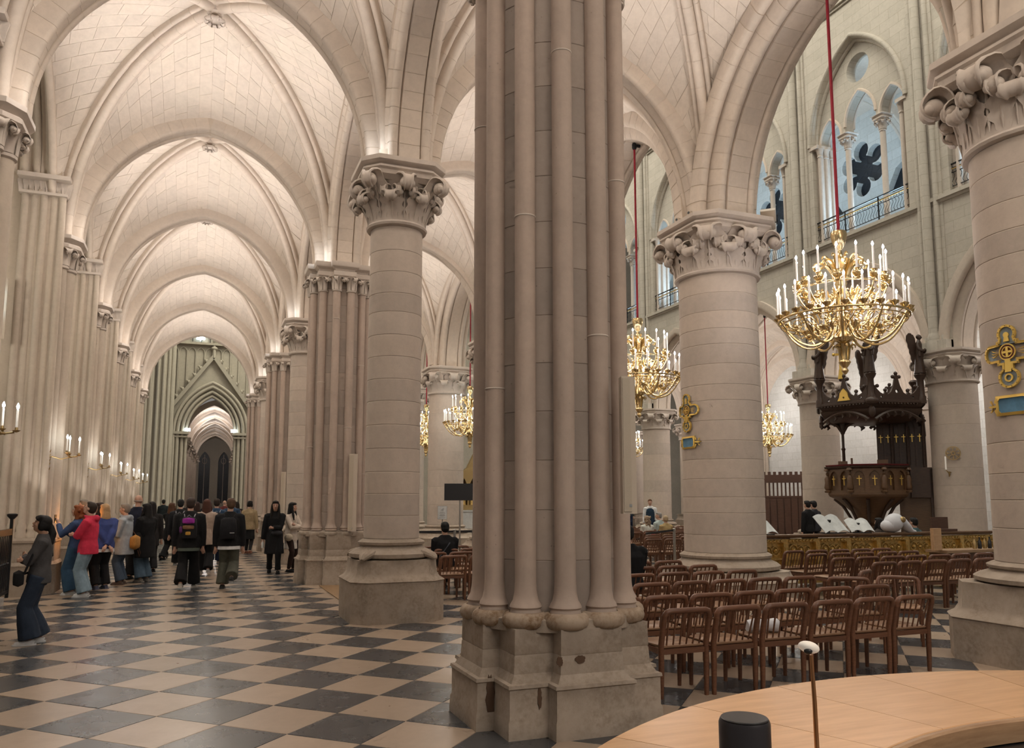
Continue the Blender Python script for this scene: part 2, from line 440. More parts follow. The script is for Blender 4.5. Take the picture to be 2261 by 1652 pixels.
def resample(pts, n):
    P = [Vector(p) for p in pts]; L = [0]
    for a, b in zip(P, P[1:]): L.append(L[-1] + (b - a).length)
    out = []; j = 0
    for i in range(n + 1):
        t = L[-1] * i / n
        while j < len(L) - 2 and L[j + 1] < t: j += 1
        k = (t - L[j]) / max(1e-9, L[j + 1] - L[j]); out.append(P[j].lerp(P[j + 1], max(0, min(1, k))))
    return out
def voussoirs(pts, d, prof, n, parent, mat, name='voussoir', gap=.004, sub=3):
    """arch cut into n separate wedge stones"""
    P = resample(pts, n * sub); L = sum((b - a).length for a, b in zip(P, P[1:])) / n
    g = gap / 2 / L
    for i in range(n):
        seg = P[i * sub:(i + 1) * sub + 1]; seg = list(seg)
        seg[0] = seg[0].lerp(seg[1], g * sub); seg[-1] = seg[-1].lerp(seg[-2], g * sub)
        m = MB(); sweep(m, seg, d, prof)
        obj(name, m, mat, parent, 40)
    cx = max(s for s, o in prof); m = MB(); sweep(m, P, d, [(s * (1 - .005 / cx), o + .005) for s, o in prof]); obj('mortar_bed', m, 'mortar', parent, 40)
def rollprof(cs, back, half):
    """profile made of rolls: cs = list of (side, out, radius); closed at 'back' depth; half = half width at back"""
    out = [(-half, back)]
    for x, y, r in cs:
        for k in range(7):
            a = pi + pi * k / 6
            out.append((x + r * cos(a), y + r * .98 * sin(a) + r))
    out.append((half, back)); return out
DIAG = rollprof([(-.13, .10, .045), (0, 0, .085), (.13, .10, .045)], .36, .17)
TRANS = [(-.22, .42), (-.22, .15)] + rollprof([(-.16, .03, .06)], 0, 0)[1:-1] + [(-.09, .07), (.09, .07)] + rollprof([(.16, .03, .06)], 0, 0)[1:-1] + [(.22, .15), (.22, .42)]
ARCADE = [(-.36, .42), (-.36, .2), (-.31, .15)] + rollprof([(-.24, .02, .07)], 0, 0)[1:-1] + [(-.15, .05), (.15, .05)] + rollprof([(.24, .02, .07)], 0, 0)[1:-1] + [(.31, .15), (.36, .2), (.36, .42)]
NAVEARCH = [(-.62, .55), (-.62, .34)] + rollprof([(-.53, .24, .085)], 0, 0)[1:-1] + [(-.42, .27), (-.42, .16)] + rollprof([(-.30, .02, .085)], 0, 0)[1:-1] + [(-.20, .04), (.20, .04)] + rollprof([(.30, .02, .085)], 0, 0)[1:-1] + [(.42, .16), (.42, .27)] + rollprof([(.53, .24, .085)], 0, 0)[1:-1] + [(.62, .34), (.62, .55)]

# ------------------------------------------------------------------ floor of diagonal tiles
TD = .87; TAU = radians(1.104); TOX, TOY = .2445 * TD, -7.9409 * TD
def tile_center(i, j):
    x, y = i * .5 * TD, j * .5 * TD
    return x * cos(TAU) - y * sin(TAU) - TOX, x * sin(TAU) + y * cos(TAU) - TOY
floor = obj('floor', MB().box((14, 38, -.06), (60, 92, .1)), 'grout', kind='structure')
side = TD / sqrt(2) - .004
def tile_mb(h=side / 2, z=-.012, c=.003):
    R = [[(-h, -h, z), (h, -h, z), (h, h, z), (-h, h, z)], [(-h, -h, -c), (h, -h, -c), (h, h, -c), (-h, h, -c)], [(-h + c, -h + c, 0), (h - c, -h + c, 0), (h - c, h - c, 0), (-h + c, h - c, 0)]]
    return MB().rings(R, cap=(False, True))
tm = {0: tile_mb().mesh('tile', 'tile_light', None), 1: tile_mb().mesh('tile', 'tile_dark', None)}
cands = []
ca, sa = cos(radians(21.64)), sin(radians(21.64))
def in_view(x, y, m=1.05):
    fw = x * sa + y * ca; la = x * ca - y * sa
    return fw > 1.2 and abs(la) < fw * .648 * m + .6
PIERS = [(XR, Yk(k), .40) for k in range(-1, 7)]
for i in range(-30, 90):
    for j in range(-20, 170):
        if (i + j) % 2 == 0: continue
        x, y = tile_center(i, j)
        if not in_view(x, y) or y > 70 or x < -4.2 or x > 33: continue
        if any(abs(x - px) < pr and abs(y - py) < pr for px, py, pr in PIERS): continue
        if hypot(x - 2.25, y - .95) < 1.2: continue
        fw = x * sa + y * ca
        hidden = 2.5 * (x > 3.1 and y < 6) + 3.0 * (x > 3.4)
        cands.append((fw + hidden, i % 2, x, y))
cands.sort()
TR = pi / 4 + TAU
for q, (d, dark, x, y) in enumerate(cands[:300]):
    o = obj('tile', tm[dark], parent=floor, loc=(x, y, rnd.uniform(-.0006, .0006)), rz=TR + (rnd.randrange(4)) * pi / 2)
    o.rotation_euler.x = rnd.gauss(0, .0012); o.rotation_euler.y = rnd.gauss(0, .0012)
far = {0: MB(), 1: MB()}; proto = tile_mb()
for d, dark, x, y in cands[300:]:
    Mx = Matrix.Translation((x, y, rnd.uniform(-.0006, .0006))) @ Euler((rnd.gauss(0, .001), rnd.gauss(0, .001), TR)).to_matrix().to_4x4()
    far[dark].merge(proto, Mx)
obj('distant_tiles', far[0], 'tile_light', floor, None, kind='stuff'); obj('distant_tiles', far[1], 'tile_dark', floor, None, kind='stuff')
tag(obj('floor_board', plate([(2.3, 13.0), (2.3, 16.02), (3.1, 15.85), (3.1, 12.6), (2.42, 12.66)], [], .012), 'mat', loc=(0, 0, .008)),
    'thin brown floor board lying between two stone pillar bases', 'floor board')

# ------------------------------------------------------------------ columns and piers
def octo(h, c):
    return [(-h + c, -h), (h - c, -h), (h, -h + c), (h, h - c), (h - c, h), (-h + c, h), (-h, h - c), (-h, -h + c)]
def leaf_mb(h, out, w, lobes=True, n=13, m=6, th=.022):
    """crocket leaf: climbs the bell, swells outwards and rolls its tip under; x = radial, y = width"""
    path = []; r = h * .19; q_ = 6 if n < 14 else 11; k = n - q_
    for i in range(k):
        u = i / (k - 1); path.append((.022 + max(.02, out - 1.75 * r) * u ** 1.8, -.03 * h + (h - r) * 1.03 * u))
    x0, z0 = path[-1]
    for i in range(q_):
        q = pi - (i + 1) / q_ * pi * 1.5; rr = r * (1 - .12 * i / q_)
        path.append((x0 + r + rr * cos(q), z0 + rr * sin(q)))
    R = []
    for i, (x, z) in enumerate(path):
        t = i / (n - 1)
        ww = w * (.80 + .46 * sin(pi * min(1, t * 1.25)) - .42 * max(0, t - .62) / .38)
        if lobes: ww *= 1 + .12 * sin(t * 30) * min(1, t * 4)
        p = path[max(0, i - 1)]; q = path[min(n - 1, i + 1)]; dx, dz = q[0] - p[0], q[1] - p[1]; L = hypot(dx, dz) or 1
        nx, nz = dz / L, -dx / L
        ring = []
        for j in range(m):
            s = -1 + 2 * j / (m - 1)
            bulge = .05 * h * (1 - s * s) + .016 * h * cos(j * pi) * (abs(s) > .3) * min(1, t * 4) - .02 * h
            ring.append((x + nx * bulge, s * ww, z + nz * bulge))
        ring += [(pp[0] - nx * th, pp[1] * .96, pp[2] - nz * th) for pp in reversed(ring)]
        R.append(ring)
    mb = MB().rings(R)
    tx, tz = x0 + r, z0; b = 10 if n < 14 else 14
    mb.ball((tx + r * .12, 0, tz - r * .12), (r * .84, w * .72, r * .84), b, b // 2 + 2)
    for s in (-1, 1): mb.ball((tx + r * .45, s * w * .40, tz - r * .3), r * .48, b - 2, b // 2)
    mb.tube([(x + .05 * h, 0, z) for x, z in path[1:k]], [.030 * h * min(1, .15 + i * .35) * (1 - .4 * i / k) for i in range(k - 1)], 6)
    return mb
def capital(parent, z0, z1, r, ah, detail, mat='carved', ach=.34, arot=0.0):
    """bell with two tiers of crocket leaves under a moulded, corner-cut abacus"""
    hb = (z1 - z0) * .72; za = z0 + hb; H = hb
    bell = MB().lathe([(r, z0), (r + .055, z0 + .015), (r + .07, z0 + .045), (r + .05, z0 + .075), (r + .005, z0 + .085), (r - .01, z0 + H * .45), (r * 1.02, z0 + H * .74), (r * .5 + ah * .48, z0 + H * .9), (ah * .96, za + .01)], 32)
    cap = obj('capital', bell, mat, parent)
    t = z1 - za; c = ah * ach
    ab = MB().stack(lambda d: octo(ah + d, c + d * .5), [(-.12, za - .04), (-.05, za + t * .08), (-.035, za + t * .30), (-.005, za + t * .40), (-.005, za + t * .50), (-.05, za + t * .54), (-.045, za + t * .60), (.02, za + t * .70), (.035, za + t * .76), (.035, z1)])
    obj('abacus', ab, mat, parent, 30, rz=arot)
    rs_ = dict(n=24, m=9) if detail >= 1 and ah > .59 else {}
    lo = leaf_mb(H * .54, (ah - r) * .85 + .05, r * .34, **rs_); mi = leaf_mb(H * .93, (ah - r) * 1.05 + .04, r * .36, **rs_); co_ = leaf_mb(H * .93, (ah * 1.12 - r) * 1.0 + .12, r * .34, **rs_); fl = leaf_mb(H * .70, .06, r * .2, th=.012, **rs_)
    spec = [(lo, 0, .085, 'lo', i * pi / 4 + pi / 8) for i in range(8)] + [(fl, 0, .09, 'fl', i * pi / 8 + pi / 16) for i in range(16)] + [(mi, 0, .085, 'mi', i * pi / 2) for i in range(4)] + [(co_, 0, .085, 'co', i * pi / 2 + pi / 4) for i in range(4)]
    if detail >= 1:
        ms = {}
        for lf, _, dz, key, q in spec:
            if key not in ms: ms[key] = lf.mesh('leaf', mat, 75)
            obj('leaf', ms[key], parent=cap, loc=(r * cos(q), r * sin(q), z0 + dz), rz=q)
    else:
        mm = MB()
        for lf, _, dz, key, q in spec:
            if key != 'fl': mm.merge(lf, Matrix.Translation((r * cos(q), r * sin(q), z0 + dz)) @ Matrix.Rotation(q, 4, 'Z'))
        obj('leaf_carving', mm, mat, cap, 50)
    return cap
def drums(parent, z0, z1, r0, r1, n, mat, seg=40, name='drum'):
    zs = [z0]; 
    for i in range(n - 1): zs.append(z0 + (z1 - z0) * (i + 1 + rnd.uniform(-.12, .12)) / n)
    zs.append(z1)
    for a, b in zip(zs, zs[1:]):
        f = lambda z: r0 + (r1 - r0) * (z - z0) / (z1 - z0)
        g = .005
        mb = MB().lathe([(f(a) - .006, a), (f(a) - .004, a + g * .5), (f(a), a + g * 1.6), (f((a + b) / 2), (a + b) / 2), (f(b), b - g * 1.6), (f(b) - .004, b - g * .5), (f(b) - .006, b)], seg)
        obj(name, mb, mat, parent, 30, rz=rnd.random() * 6)
def round_column(x, y, ztop, r, label, hp=.65, detail=2, ah=.62, zb=1.10, caph=.95, mat='column', group=None, plz=(.57, .84), pmat='plinth'):
    t = thing('stone_column', label, 'column', (x, y, 0), 0, group, 'thing')
    c = hp * .30; z1, z2 = plz
    pl = MB().stack(lambda d: octo(hp + d, c + d * .4), [(0, 0), (0, z1 - .03), (.012, z1 - .015), (.0, z1), (-.05, z1 + .03), (-.085, z1 + .09), (-.10, z2 - .01), (-.10, z2)])
    obj('plinth', pl, pmat, t, 30)
    q = zb - z2
    bs = MB().lathe([(hp - .13, z2), (hp - .06, z2 + q * .10), (hp - .055, z2 + q * .28), (hp - .11, z2 + q * .42), (r + .075, z2 + q * .55), (r + .055, z2 + q * .66), (r + .085, z2 + q * .72), (r + .092, z2 + q * .84), (r + .05, z2 + q * .93), (r + .01, zb)], 40)
    for i in range(4 if hp < .7 else 0):   # claw leaves on the corners of the base
        q_ = pi / 4 + i * pi / 2; d = (cos(q_), sin(q_))
        for s in (-.05, 0, .05):
            e_ = (-d[1] * s, d[0] * s)
            bs.tube(curvy([(d[0] * (hp - .12) + e_[0], d[1] * (hp - .12) + e_[1], z2 + q * .34), (d[0] * hp * 1.02 + e_[0], d[1] * hp * 1.02 + e_[1], z2 + q * .20), (d[0] * hp * 1.12 + e_[0] * .3, d[1] * hp * 1.12 + e_[1] * .3, z2 + .012)], 3), curvy_r([.05, .042, .015], 3), 8)
    obj('base', bs, pmat, t, 40)
    zc = ztop - caph
    if detail > 1: drums(t, zb, zc, r + .01, r, max(4, int((zc - zb) / .31)), mat)
    elif detail == 1: drums(t, zb, zc, r + .01, r, max(4, int((zc - zb) / .6)), mat, 28)
    else: obj('shaft', MB().lathe([(r + .01, zb), (r, zc)], 24), mat, t)
    capital(t, zc, ztop, r, ah, detail - 1)
    return t

def stepped(h, b, a):
    q = [(-h, -a), (-b, -a), (-b, -b), (-a, -b), (-a, -h)]
    out = []
    for i in range(4):
        cs, sn = cos(i * pi / 2), sin(i * pi / 2)
        out += [(x * cs - y * sn, x * sn + y * cs) for x, y in q]
    return out
def cluster_pier(x, y, ztop, label, detail=2, group=None, ring=.568, rs=.080, blocks=(.745, .61, .31), pz=(.38, .74, .86), base_lobes=True):
    t = thing('clustered_pillar', label, 'pier', (x, y, 0), 0, group, 'thing')
    h, b, a = blocks; z1, z2, z3 = pz
    pl = MB().stack(lambda d: stepped(h + d, b + d, a + d), [(.015, 0), (.01, .12), (.0, .14), (0, z1 - .045), (.012, z1 - .035), (.008, z1 - .012), (-.02, z1 - .005), (-.028, z1 + .01), (-.055, z1 + .05), (-.062, z1 + .17), (-.066, z1 + .18), (-.062, z1 + .19), (-.066, z2)])
    obj('plinth', pl, 'plinth', t, 30)
    angs = [radians(15 + 30 * i) for i in range(12)]
    z3b = z3
    for q in angs:
        cx, cyy = ring * cos(q), ring * sin(q)
        if base_lobes:
            obj('base_torus', MB().lathe([(.07, z2 - .01), (.15, z2 - .008), (.172, z2 + .018), (.178, z2 + .048), (.168, z2 + .078), (.145, z2 + .10), (.125, z2 + .104), (.118, z2 + .09), (.10, z2 + .088)], 24, (cx, cyy, 0)), 'torus', t, 60)
        else:
            obj('base_torus', MB().lathe([(.07, z2 - .02), (.15, z2), (.155, z2 + .03), (.14, z2 + .06), (.1, z2 + .08)], 16, (cx, cyy, 0)), 'plinth', t, 60)
    obj('core_drum', MB().lathe([(ring + .10, z2 - .03), (ring + .10, z2 + .055), (ring - .02, z2 + .10), (ring - .06, z2 + .11)], 36), 'plinth', t)
    # core of coursed blocks seen between the shafts
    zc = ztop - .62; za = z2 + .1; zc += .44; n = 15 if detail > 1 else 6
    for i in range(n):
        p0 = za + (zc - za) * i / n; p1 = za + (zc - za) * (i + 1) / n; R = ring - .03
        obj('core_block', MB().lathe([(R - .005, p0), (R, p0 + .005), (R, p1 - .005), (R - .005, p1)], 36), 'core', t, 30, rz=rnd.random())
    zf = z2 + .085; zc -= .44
    for i, q in enumerate(angs):
        cx, cyy = ring * cos(q), ring * sin(q)
        sh = obj('shaft', MB().lathe([(rs * 1.42, zf), (rs * 1.5, zf + .012), (rs * 1.42, zf + .028), (rs * 1.36, zf + .04), (rs * 1.52, zf + .055), (rs * 1.42, zf + .075), (rs * 1.2, zf + .105), (rs * 1.06, zf + .16), (rs, zf + .24), (rs, zc)], 20, (cx, cyy, 0)), 'pier', t, 60)
        if detail > 1:
            for jz in (zf + .9 + 3.6 * ((i * .37) % 1), ):
                obj('shaft_ring', MB().lathe([(rs - .002, jz), (rs + .0045, jz + .004), (rs + .0045, jz + .012), (rs - .002, jz + .016)], 20, (cx, cyy, 0)), 'carved', sh, 60)
        # small bell capital on each shaft
        cp = MB().lathe([(rs, zc), (rs + .022, zc + .01), (rs + .022, zc + .03), (rs + .004, zc + .04), (rs + .012, zc + .18), (rs + .04, zc + .27), (rs + .062, zc + .31)], 14, (cx, cyy, 0))
        lf = leaf_mb(.25, .10, .045, th=.008, n=9, m=4)
        for e in range(3):
            aa = q + (e - 1) * .95
            cp.merge(lf, Matrix.Translation((cx + rs * cos(aa), cyy + rs * sin(aa), zc + .04)) @ Matrix.Rotation(aa, 4, 'Z'))
        obj('capital', cp, 'carved', t, 60)
    zt = zc + .30; T = ztop - zt
    ab = MB().stack(lambda d: stepped(h + d - .03, b + d - .03, a + d - .03), [(-.10, zt), (-.05, zt + T * .12), (-.045, zt + T * .38), (-.08, zt + T * .44), (-.07, zt + T * .55), (.0, zt + T * .68), (.01, zt + T * .76), (.01, ztop)])
    obj('abacus', ab, 'carved', t, 30)
    return t

def blotch(w, h, seed, n=22):
    r_ = random.Random(seed); return [(w * cos(i * 2 * pi / n) * r_.uniform(.72, 1.1), h * sin(i * 2 * pi / n) * r_.uniform(.8, 1.08)) for i in range(n)]
cpier = cluster_pier(XR, Yk(0), ZS, 'thick clustered stone pier in the centre with brown-stained torus base')
for x, y, z, w_, h_, sd in ((2.055, 5.607, .215, .036, .195, 1), (2.315, 5.306, .27, .017, .075, 2), (2.44, 5.233, .525, .026, .036, 4), (2.60, 5.233, .53, .042, .030, 5)):
    m = MB().merge(plate(blotch(w_, h_, sd), [], .006), Matrix(((1, 0, 0, x - XR), (0, 0, 1, y - Yk(0)), (0, 1, 0, z), (0, 0, 0, 1)))); obj('stone_scar', m, 'rust', cpier, None, label='rough brown scar in the stone')
round_column(XR - .05, Yk(1), ZS, .388, 'round stone column with leafy capital left of the central clustered pier', zb=1.12, hp=.655, ah=.60)
ORD = {2: ('cluster_pier', 'clustered pier just behind the round column, beside the woman in cream jacket'),
       3: ('round', 'round column half hidden behind the second clustered pier'),
       4: ('cluster_pier', 'narrow clustered pier third along the aisle behind the round columns'),
       5: ('round', 'slim looking distant round column before the last clustered pier'),
       6: ('cluster_pier', 'last clustered pier on the right before the greenish transept')}
for k, (ty, lb) in ORD.items():
    if ty == 'round': round_column(XR - .03, Yk(k), ZS, .39, lb, detail=2 if k == 3 else 1, hp=.655, ah=.60, zb=1.12)
    else: cluster_pier(XR, Yk(k), ZS, lb, detail=2 if k == 2 else 1, base_lobes=False, pz=(.50, .97, 1.08))
round_column(XN, Yn(0), ZSN + .12, .655, 'massive round column with big crocket capital at right edge', hp=.93, ah=.82, zb=1.02, caph=1.16, plz=(.45, .80))
round_column(XN, Yk(1), ZSN, .675, 'thick round nave column with carved capital right of the central pier', hp=.95, ah=.83, zb=.80, caph=1.0, plz=(.35, .50))
for k in range(2, 7):
    round_column(XN, Yk(k), ZSN, .645, {2: 'round nave column hidden behind the central pier', 3: 'round nave column whose capital edge shows left of central pier', 4: 'pale round column behind the black screen', 5: 'round nave column farther down behind the pale column', 6: 'last round nave column toward the crossing'}[k], detail=1, hp=.93, ah=.80, zb=.80, caph=1.0, plz=(.35, .50))
for k in range(1, 8):
    round_column(XF, Yk(k), ZSF, .66, {1: 'far nave column out past the right pillar', 2: 'far nave column with round gilt medallion right of the pulpit', 3: 'far nave column right behind the dark carved pulpit', 4: 'far nave column hidden behind the thick nave column', 5: 'far nave column left of the thick nave column', 6: 'far nave column sixth along toward the crossing', 7: 'farthest nave column at the crossing'}[k], detail=1, hp=.95, ah=.82, zb=.80, caph=.98, plz=(.35, .50))
for k in range(1, 8):
    round_column(XF2, Yk(k), ZSF, .46, 'plain column between the two far aisles, %s from the right' % ('first', 'second', 'third', 'fourth', 'fifth', 'sixth', 'seventh')[k - 1], detail=0, hp=.66, ah=.6, zb=.9, caph=.95, group='columns between the far aisles')

# ------------------------------------------------------------------ vaults
def web_cell(A, D, inside, course, length, th=.006, gap=.0032):
    """ruled masonry cell between boundary arch A and diagonal D -> (mortar MB, list of stone MBs with centre)"""
    n = course; A = resample(A, n * 2); D = resample(D, n * 2); ins = Vector(inside)
    def S(t, s):
        i = min(int(t), n * 2 - 1); f = t - i
        a = A[i].lerp(A[i + 1], f); d = D[i].lerp(D[i + 1], f)
        p = a.lerp(d, s); p.z += .10 * sin(pi * s) * min(1, (a - d).length / 2.0); return p
    base = MB(); K = 8
    rows = [[S(i, j / K) for j in range(K + 1)] for i in range(n * 2 + 1)]
    base.rings(rows, closed=False)
    flip = None; stones = []
    for c in range(n):
        L = (S(2 * c + 1, 0) - S(2 * c + 1, 1)).length
        if L < .10: continue
        ns = max(1, round(L / length)); cuts = [0] + [(q + (.5 if c % 2 else 0) + rnd.uniform(-.12, .12)) / ns for q in range(0 if c % 2 else 1, ns)] + [1]
        W_ = (S(2 * c, .5) - S(2 * c + 2, .5)).length + 1e-6
        gt = gap / W_
        for s0, s1 in zip(cuts, cuts[1:]):
            if s1 - s0 < .02: continue
            gs = gap / max(L, .05) / 1.0
            sub = 1 if L * (s1 - s0) < .9 else 2
            bot, top = [], []
            ss = [s0 + gs / 2 + (s1 - s0 - gs) * q / sub for q in range(sub + 1)]
            t0, t1 = 2 * c + gt, 2 * c + 2 - gt
            mid = S(2 * c + 1, (s0 + s1) / 2)
            nn = (S(t1, (s0 + s1) / 2) - S(t0, (s0 + s1) / 2)).cross(S(2 * c + 1, s1) - S(2 * c + 1, s0))
            if nn.length < 1e-9: continue
            nn.normalize()
            if nn.dot(ins - mid) < 0: nn = -nn
            outl = [(t0, s) for s in ss] + [(t1, s) for s in reversed(ss)]
            h = th + rnd.uniform(-.0015, .0015)
            cm = sum((S(*q) for q in outl), Vector()) / len(outl)
            b = [S(*q) - nn * .002 for q in outl]; tp = [S(*q).lerp(cm, .012) + nn * h for q in outl]
            m = MB().rings([b, tp], cap=(False, False)); k = len(outl)
            if sub == 1: m.f.append((4, 5, 6, 7)); m.mi.append(0)
            else: m.f += [(6, 7, 10, 11), (7, 8, 9, 10)]; m.mi += [0, 0]
            # make faces point inside
            f = m.f[-1]; p, q, r = (Vector(m.v[i]) for i in f[:3])
            if (q - p).cross(r - p).dot(nn) < 0: m.f = [tuple(reversed(g)) for g in m.f]
            stones.append((mid, m))
    return base, stones
FAR_BAYS = {}
def vault_bay(x0, x1, y0, y1, zs0, zs1, detail, course=26, length=.46, lside=False, keystone=True):
    """four-part ribbed vault over one bay: ribs, mortar web with separate stones, keystone. kept in local coordinates"""
    t = thing('ceiling', None, None, (x0, y0, 0), kind='structure')
    w, l = x1 - x0, y1 - y0
    c = {(i, j): Vector((i * w, j * l, (zs1 if i else zs0))) for i in (0, 1) for j in (0, 1)}
    zs = ZS; 
    def flat(v): return Vector((v.x, v.y, zs))
    apexD = 10.22 - zs; apexT = 2.62
    n = 14
    diag = []
    for a, b in (((0, 0), (1, 1)), ((1, 0), (0, 1))):
        pts, d = arch3d(flat(c[a]), flat(c[b]), apexD, n, e0=.52)
        pts = [p.copy() for p in pts]; diag.append((pts, d))
        if detail > 1: voussoirs(pts, d, DIAG, 26, t, 'rib', name='rib_stone')
        else:
            m = MB(); sweep(m, pts, d, DIAG); obj('rib', m, 'rib', t, 40)
    # web boundary curves sit behind the ribs
    cross = {}
    G = .30
    def wc(a, b, apex, e0, G=.15): return arch3d(flat(c[a]), flat(c[b]), apex, n, e0=e0, grow=G)[0]
    Dg0 = wc((0, 0), (1, 1), apexD - .02, .52, .24); Dg1 = wc((1, 0), (0, 1), apexD - .02, .52, .24)
    half = lambda P, first: P[:n + 1] if first else P[n:]
    boss0 = Dg0[n]
    inside = (w / 2, l / 2, zs + .4)
    sides = [((0, 0), (1, 0), Dg0[:n + 1] + Dg1[:n + 1][::-1][1:], .60, apexT), ((0, 1), (1, 1), Dg1[n:][::-1] + Dg0[n:][1:], .60, apexT),
             ((0, 0), (0, 1), Dg0[:n + 1] + Dg1[n:][1:], .60, apexT + (.55 if lside else 0)), ((1, 0), (1, 1), Dg1[:n + 1] + Dg0[n:][1:], .60, apexT)]
    base = MB(); all_st = []
    for a, b, D, e0, ap in sides:
        A = wc(a, b, ap, e0)
        bm, st = web_cell(A, D, inside, course, length)
        base.merge(bm); all_st += st
    obj('web', base, 'mortar', t, 60)
    O = Vector((x0, y0, 0)); cp = Vector((0, 0, 1.655))
    all_st.sort(key=lambda q: (q[0] + O - cp).length)
    if detail > 1:
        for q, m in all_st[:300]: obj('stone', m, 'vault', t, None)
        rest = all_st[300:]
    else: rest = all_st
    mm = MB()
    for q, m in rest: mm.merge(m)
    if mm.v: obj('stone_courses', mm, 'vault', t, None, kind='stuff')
    if keystone:
        k = MB().lathe([(.02, 10.17), (.07, 10.175), (.11, 10.20), (.14, 10.24), (.13, 10.29), (.15, 10.34), (.14, 10.46)], 20, (w / 2, l / 2, 0))
        lf = leaf_mb(.15, .07, .05, th=.01, n=9, m=4)
        for i in range(8):
            k.merge(lf, Matrix.Translation((w / 2, l / 2, 10.19)) @ Matrix.Rotation(i * pi / 4, 4, 'Z') @ Matrix.Rotation(radians(100), 4, 'Y') @ Matrix.Translation((0, 0, .03)))
        for i in range(4):
            a = i * pi / 2 + pi / 4; k.ball((w / 2 + .09 * cos(a), l / 2 + .09 * sin(a), 10.20), .035, 7, 5)
        obj('keystone', k, 'carved', t, 40)
    return t
def transverse(x0, x1, y, detail, prof=TRANS, z=ZS, rise=2.62, e0=.60, mat='rib', name='trim', par=None, n=16):
    pts, d = arch3d((x0, y, z), (x1, y, z), rise, n, e0=e0)
    return arch_obj(pts, d, prof, detail, mat)
def arch_obj(pts, d, prof, detail, mat='rib', nv=30):
    if detail > 1:
        t = thing('trim', None, None, kind='structure'); voussoirs(pts, d, prof, nv, t, mat); return t
    m = MB(); sweep(m, pts, d, prof); return obj('trim', m, mat, None, 40, kind='structure')
def longit(x, y0, y1, detail, prof, z, rise, e0, mat='rib', nv=30):
    pts, d = arch3d((x, y0, z), (x, y1, z), rise, 16, e0=e0)
    return arch_obj(pts, d, prof, detail, mat, nv)

proto_bay = vault_bay(XL, XR, Yk(2), Yk(3), ZS, ZS, 1, 30, .44, lside=True)
for k in (-1, 3, 4, 5): copy_tree(proto_bay, (XL, Yk(k), 0))
vault_bay(XL, XR, Yk(1), Yk(2), ZS, ZS, 2, 34, .40, lside=True)
vault_bay(XL, XR, Yk(0), Yk(1), ZS, ZS, 1, 34, .40, lside=True)
vault_bay(XR, XN, Yk(0), Yk(1), ZS, ZS, 2, 32, .42)
vault_bay(XR, XN, Yk(1), Yk(2), ZS, ZS, 1, 32, .42)
for k in (-1, 2, 3, 4, 5): copy_tree(proto_bay, (XR, Yk(k), 0))
for k in range(1, 7):
    copy_tree(proto_bay, (XF, Yk(k), 0)); copy_tree(proto_bay, (XF2, Yk(k), 0))
for k in range(0, 8):
    if k <= 6: transverse(XL, XR, Yk(k), 2 if k in (1, 2) else 1); transverse(XR, XN, Yk(k), 2 if k == 1 else 1)
    if k >= 1: transverse(XF, XF2, Yk(k), 1); transverse(XF2, XW - .2, Yk(k), 1)
for k in range(-1, 6):
    longit(XR, Yk(k), Yk(k + 1), 2 if k in (0, 1) else 1, ARCADE, ZS, 2.62, .56)
    longit(XN, Yn(k), Yn(k + 1), 2 if k in (0, 1) else 1, NAVEARCH, ZSN, 2.78, .66)
for k in range(1, 7):
    longit(XF, Yk(k), Yk(k + 1), 1, NAVEARCH, ZSF, 2.98, .66)
    longit(XF2, Yk(k), Yk(k + 1), 1, TRANS, ZSF + .4, 2.7, .5)

# walls carried by the arcades
def spandrel(x, th, k, z, rise, e0, ztop, mat, zlow=None):
    a = BAY / 2; A = arch2d(a - e0 + .42, rise + .42, 14)
    zb = z
    out = [(-a, zb - zb)] ; poly = [(-a, 0.0)] + [(u, q) for u, q in A] + [(a, 0.0), (a, ztop - zb), (-a, ztop - zb)]
    m = plate(poly, [], th); R = Matrix(((0, 0, 1, x), (1, 0, 0, Yk(k) + a), (0, 1, 0, zb), (0, 0, 0, 1)))
    mm = MB().merge(m, R); return obj('wall_arcade', mm, mat, None, None, kind='structure')
for k in range(-1, 6): spandrel(XN, .95, k, ZSN, 2.78, .66, 12.5, 'wall_x')
for k in range(1, 7): spandrel(XF, .95, k, ZSF, 2.98, .66, 10.72, 'wall_x')

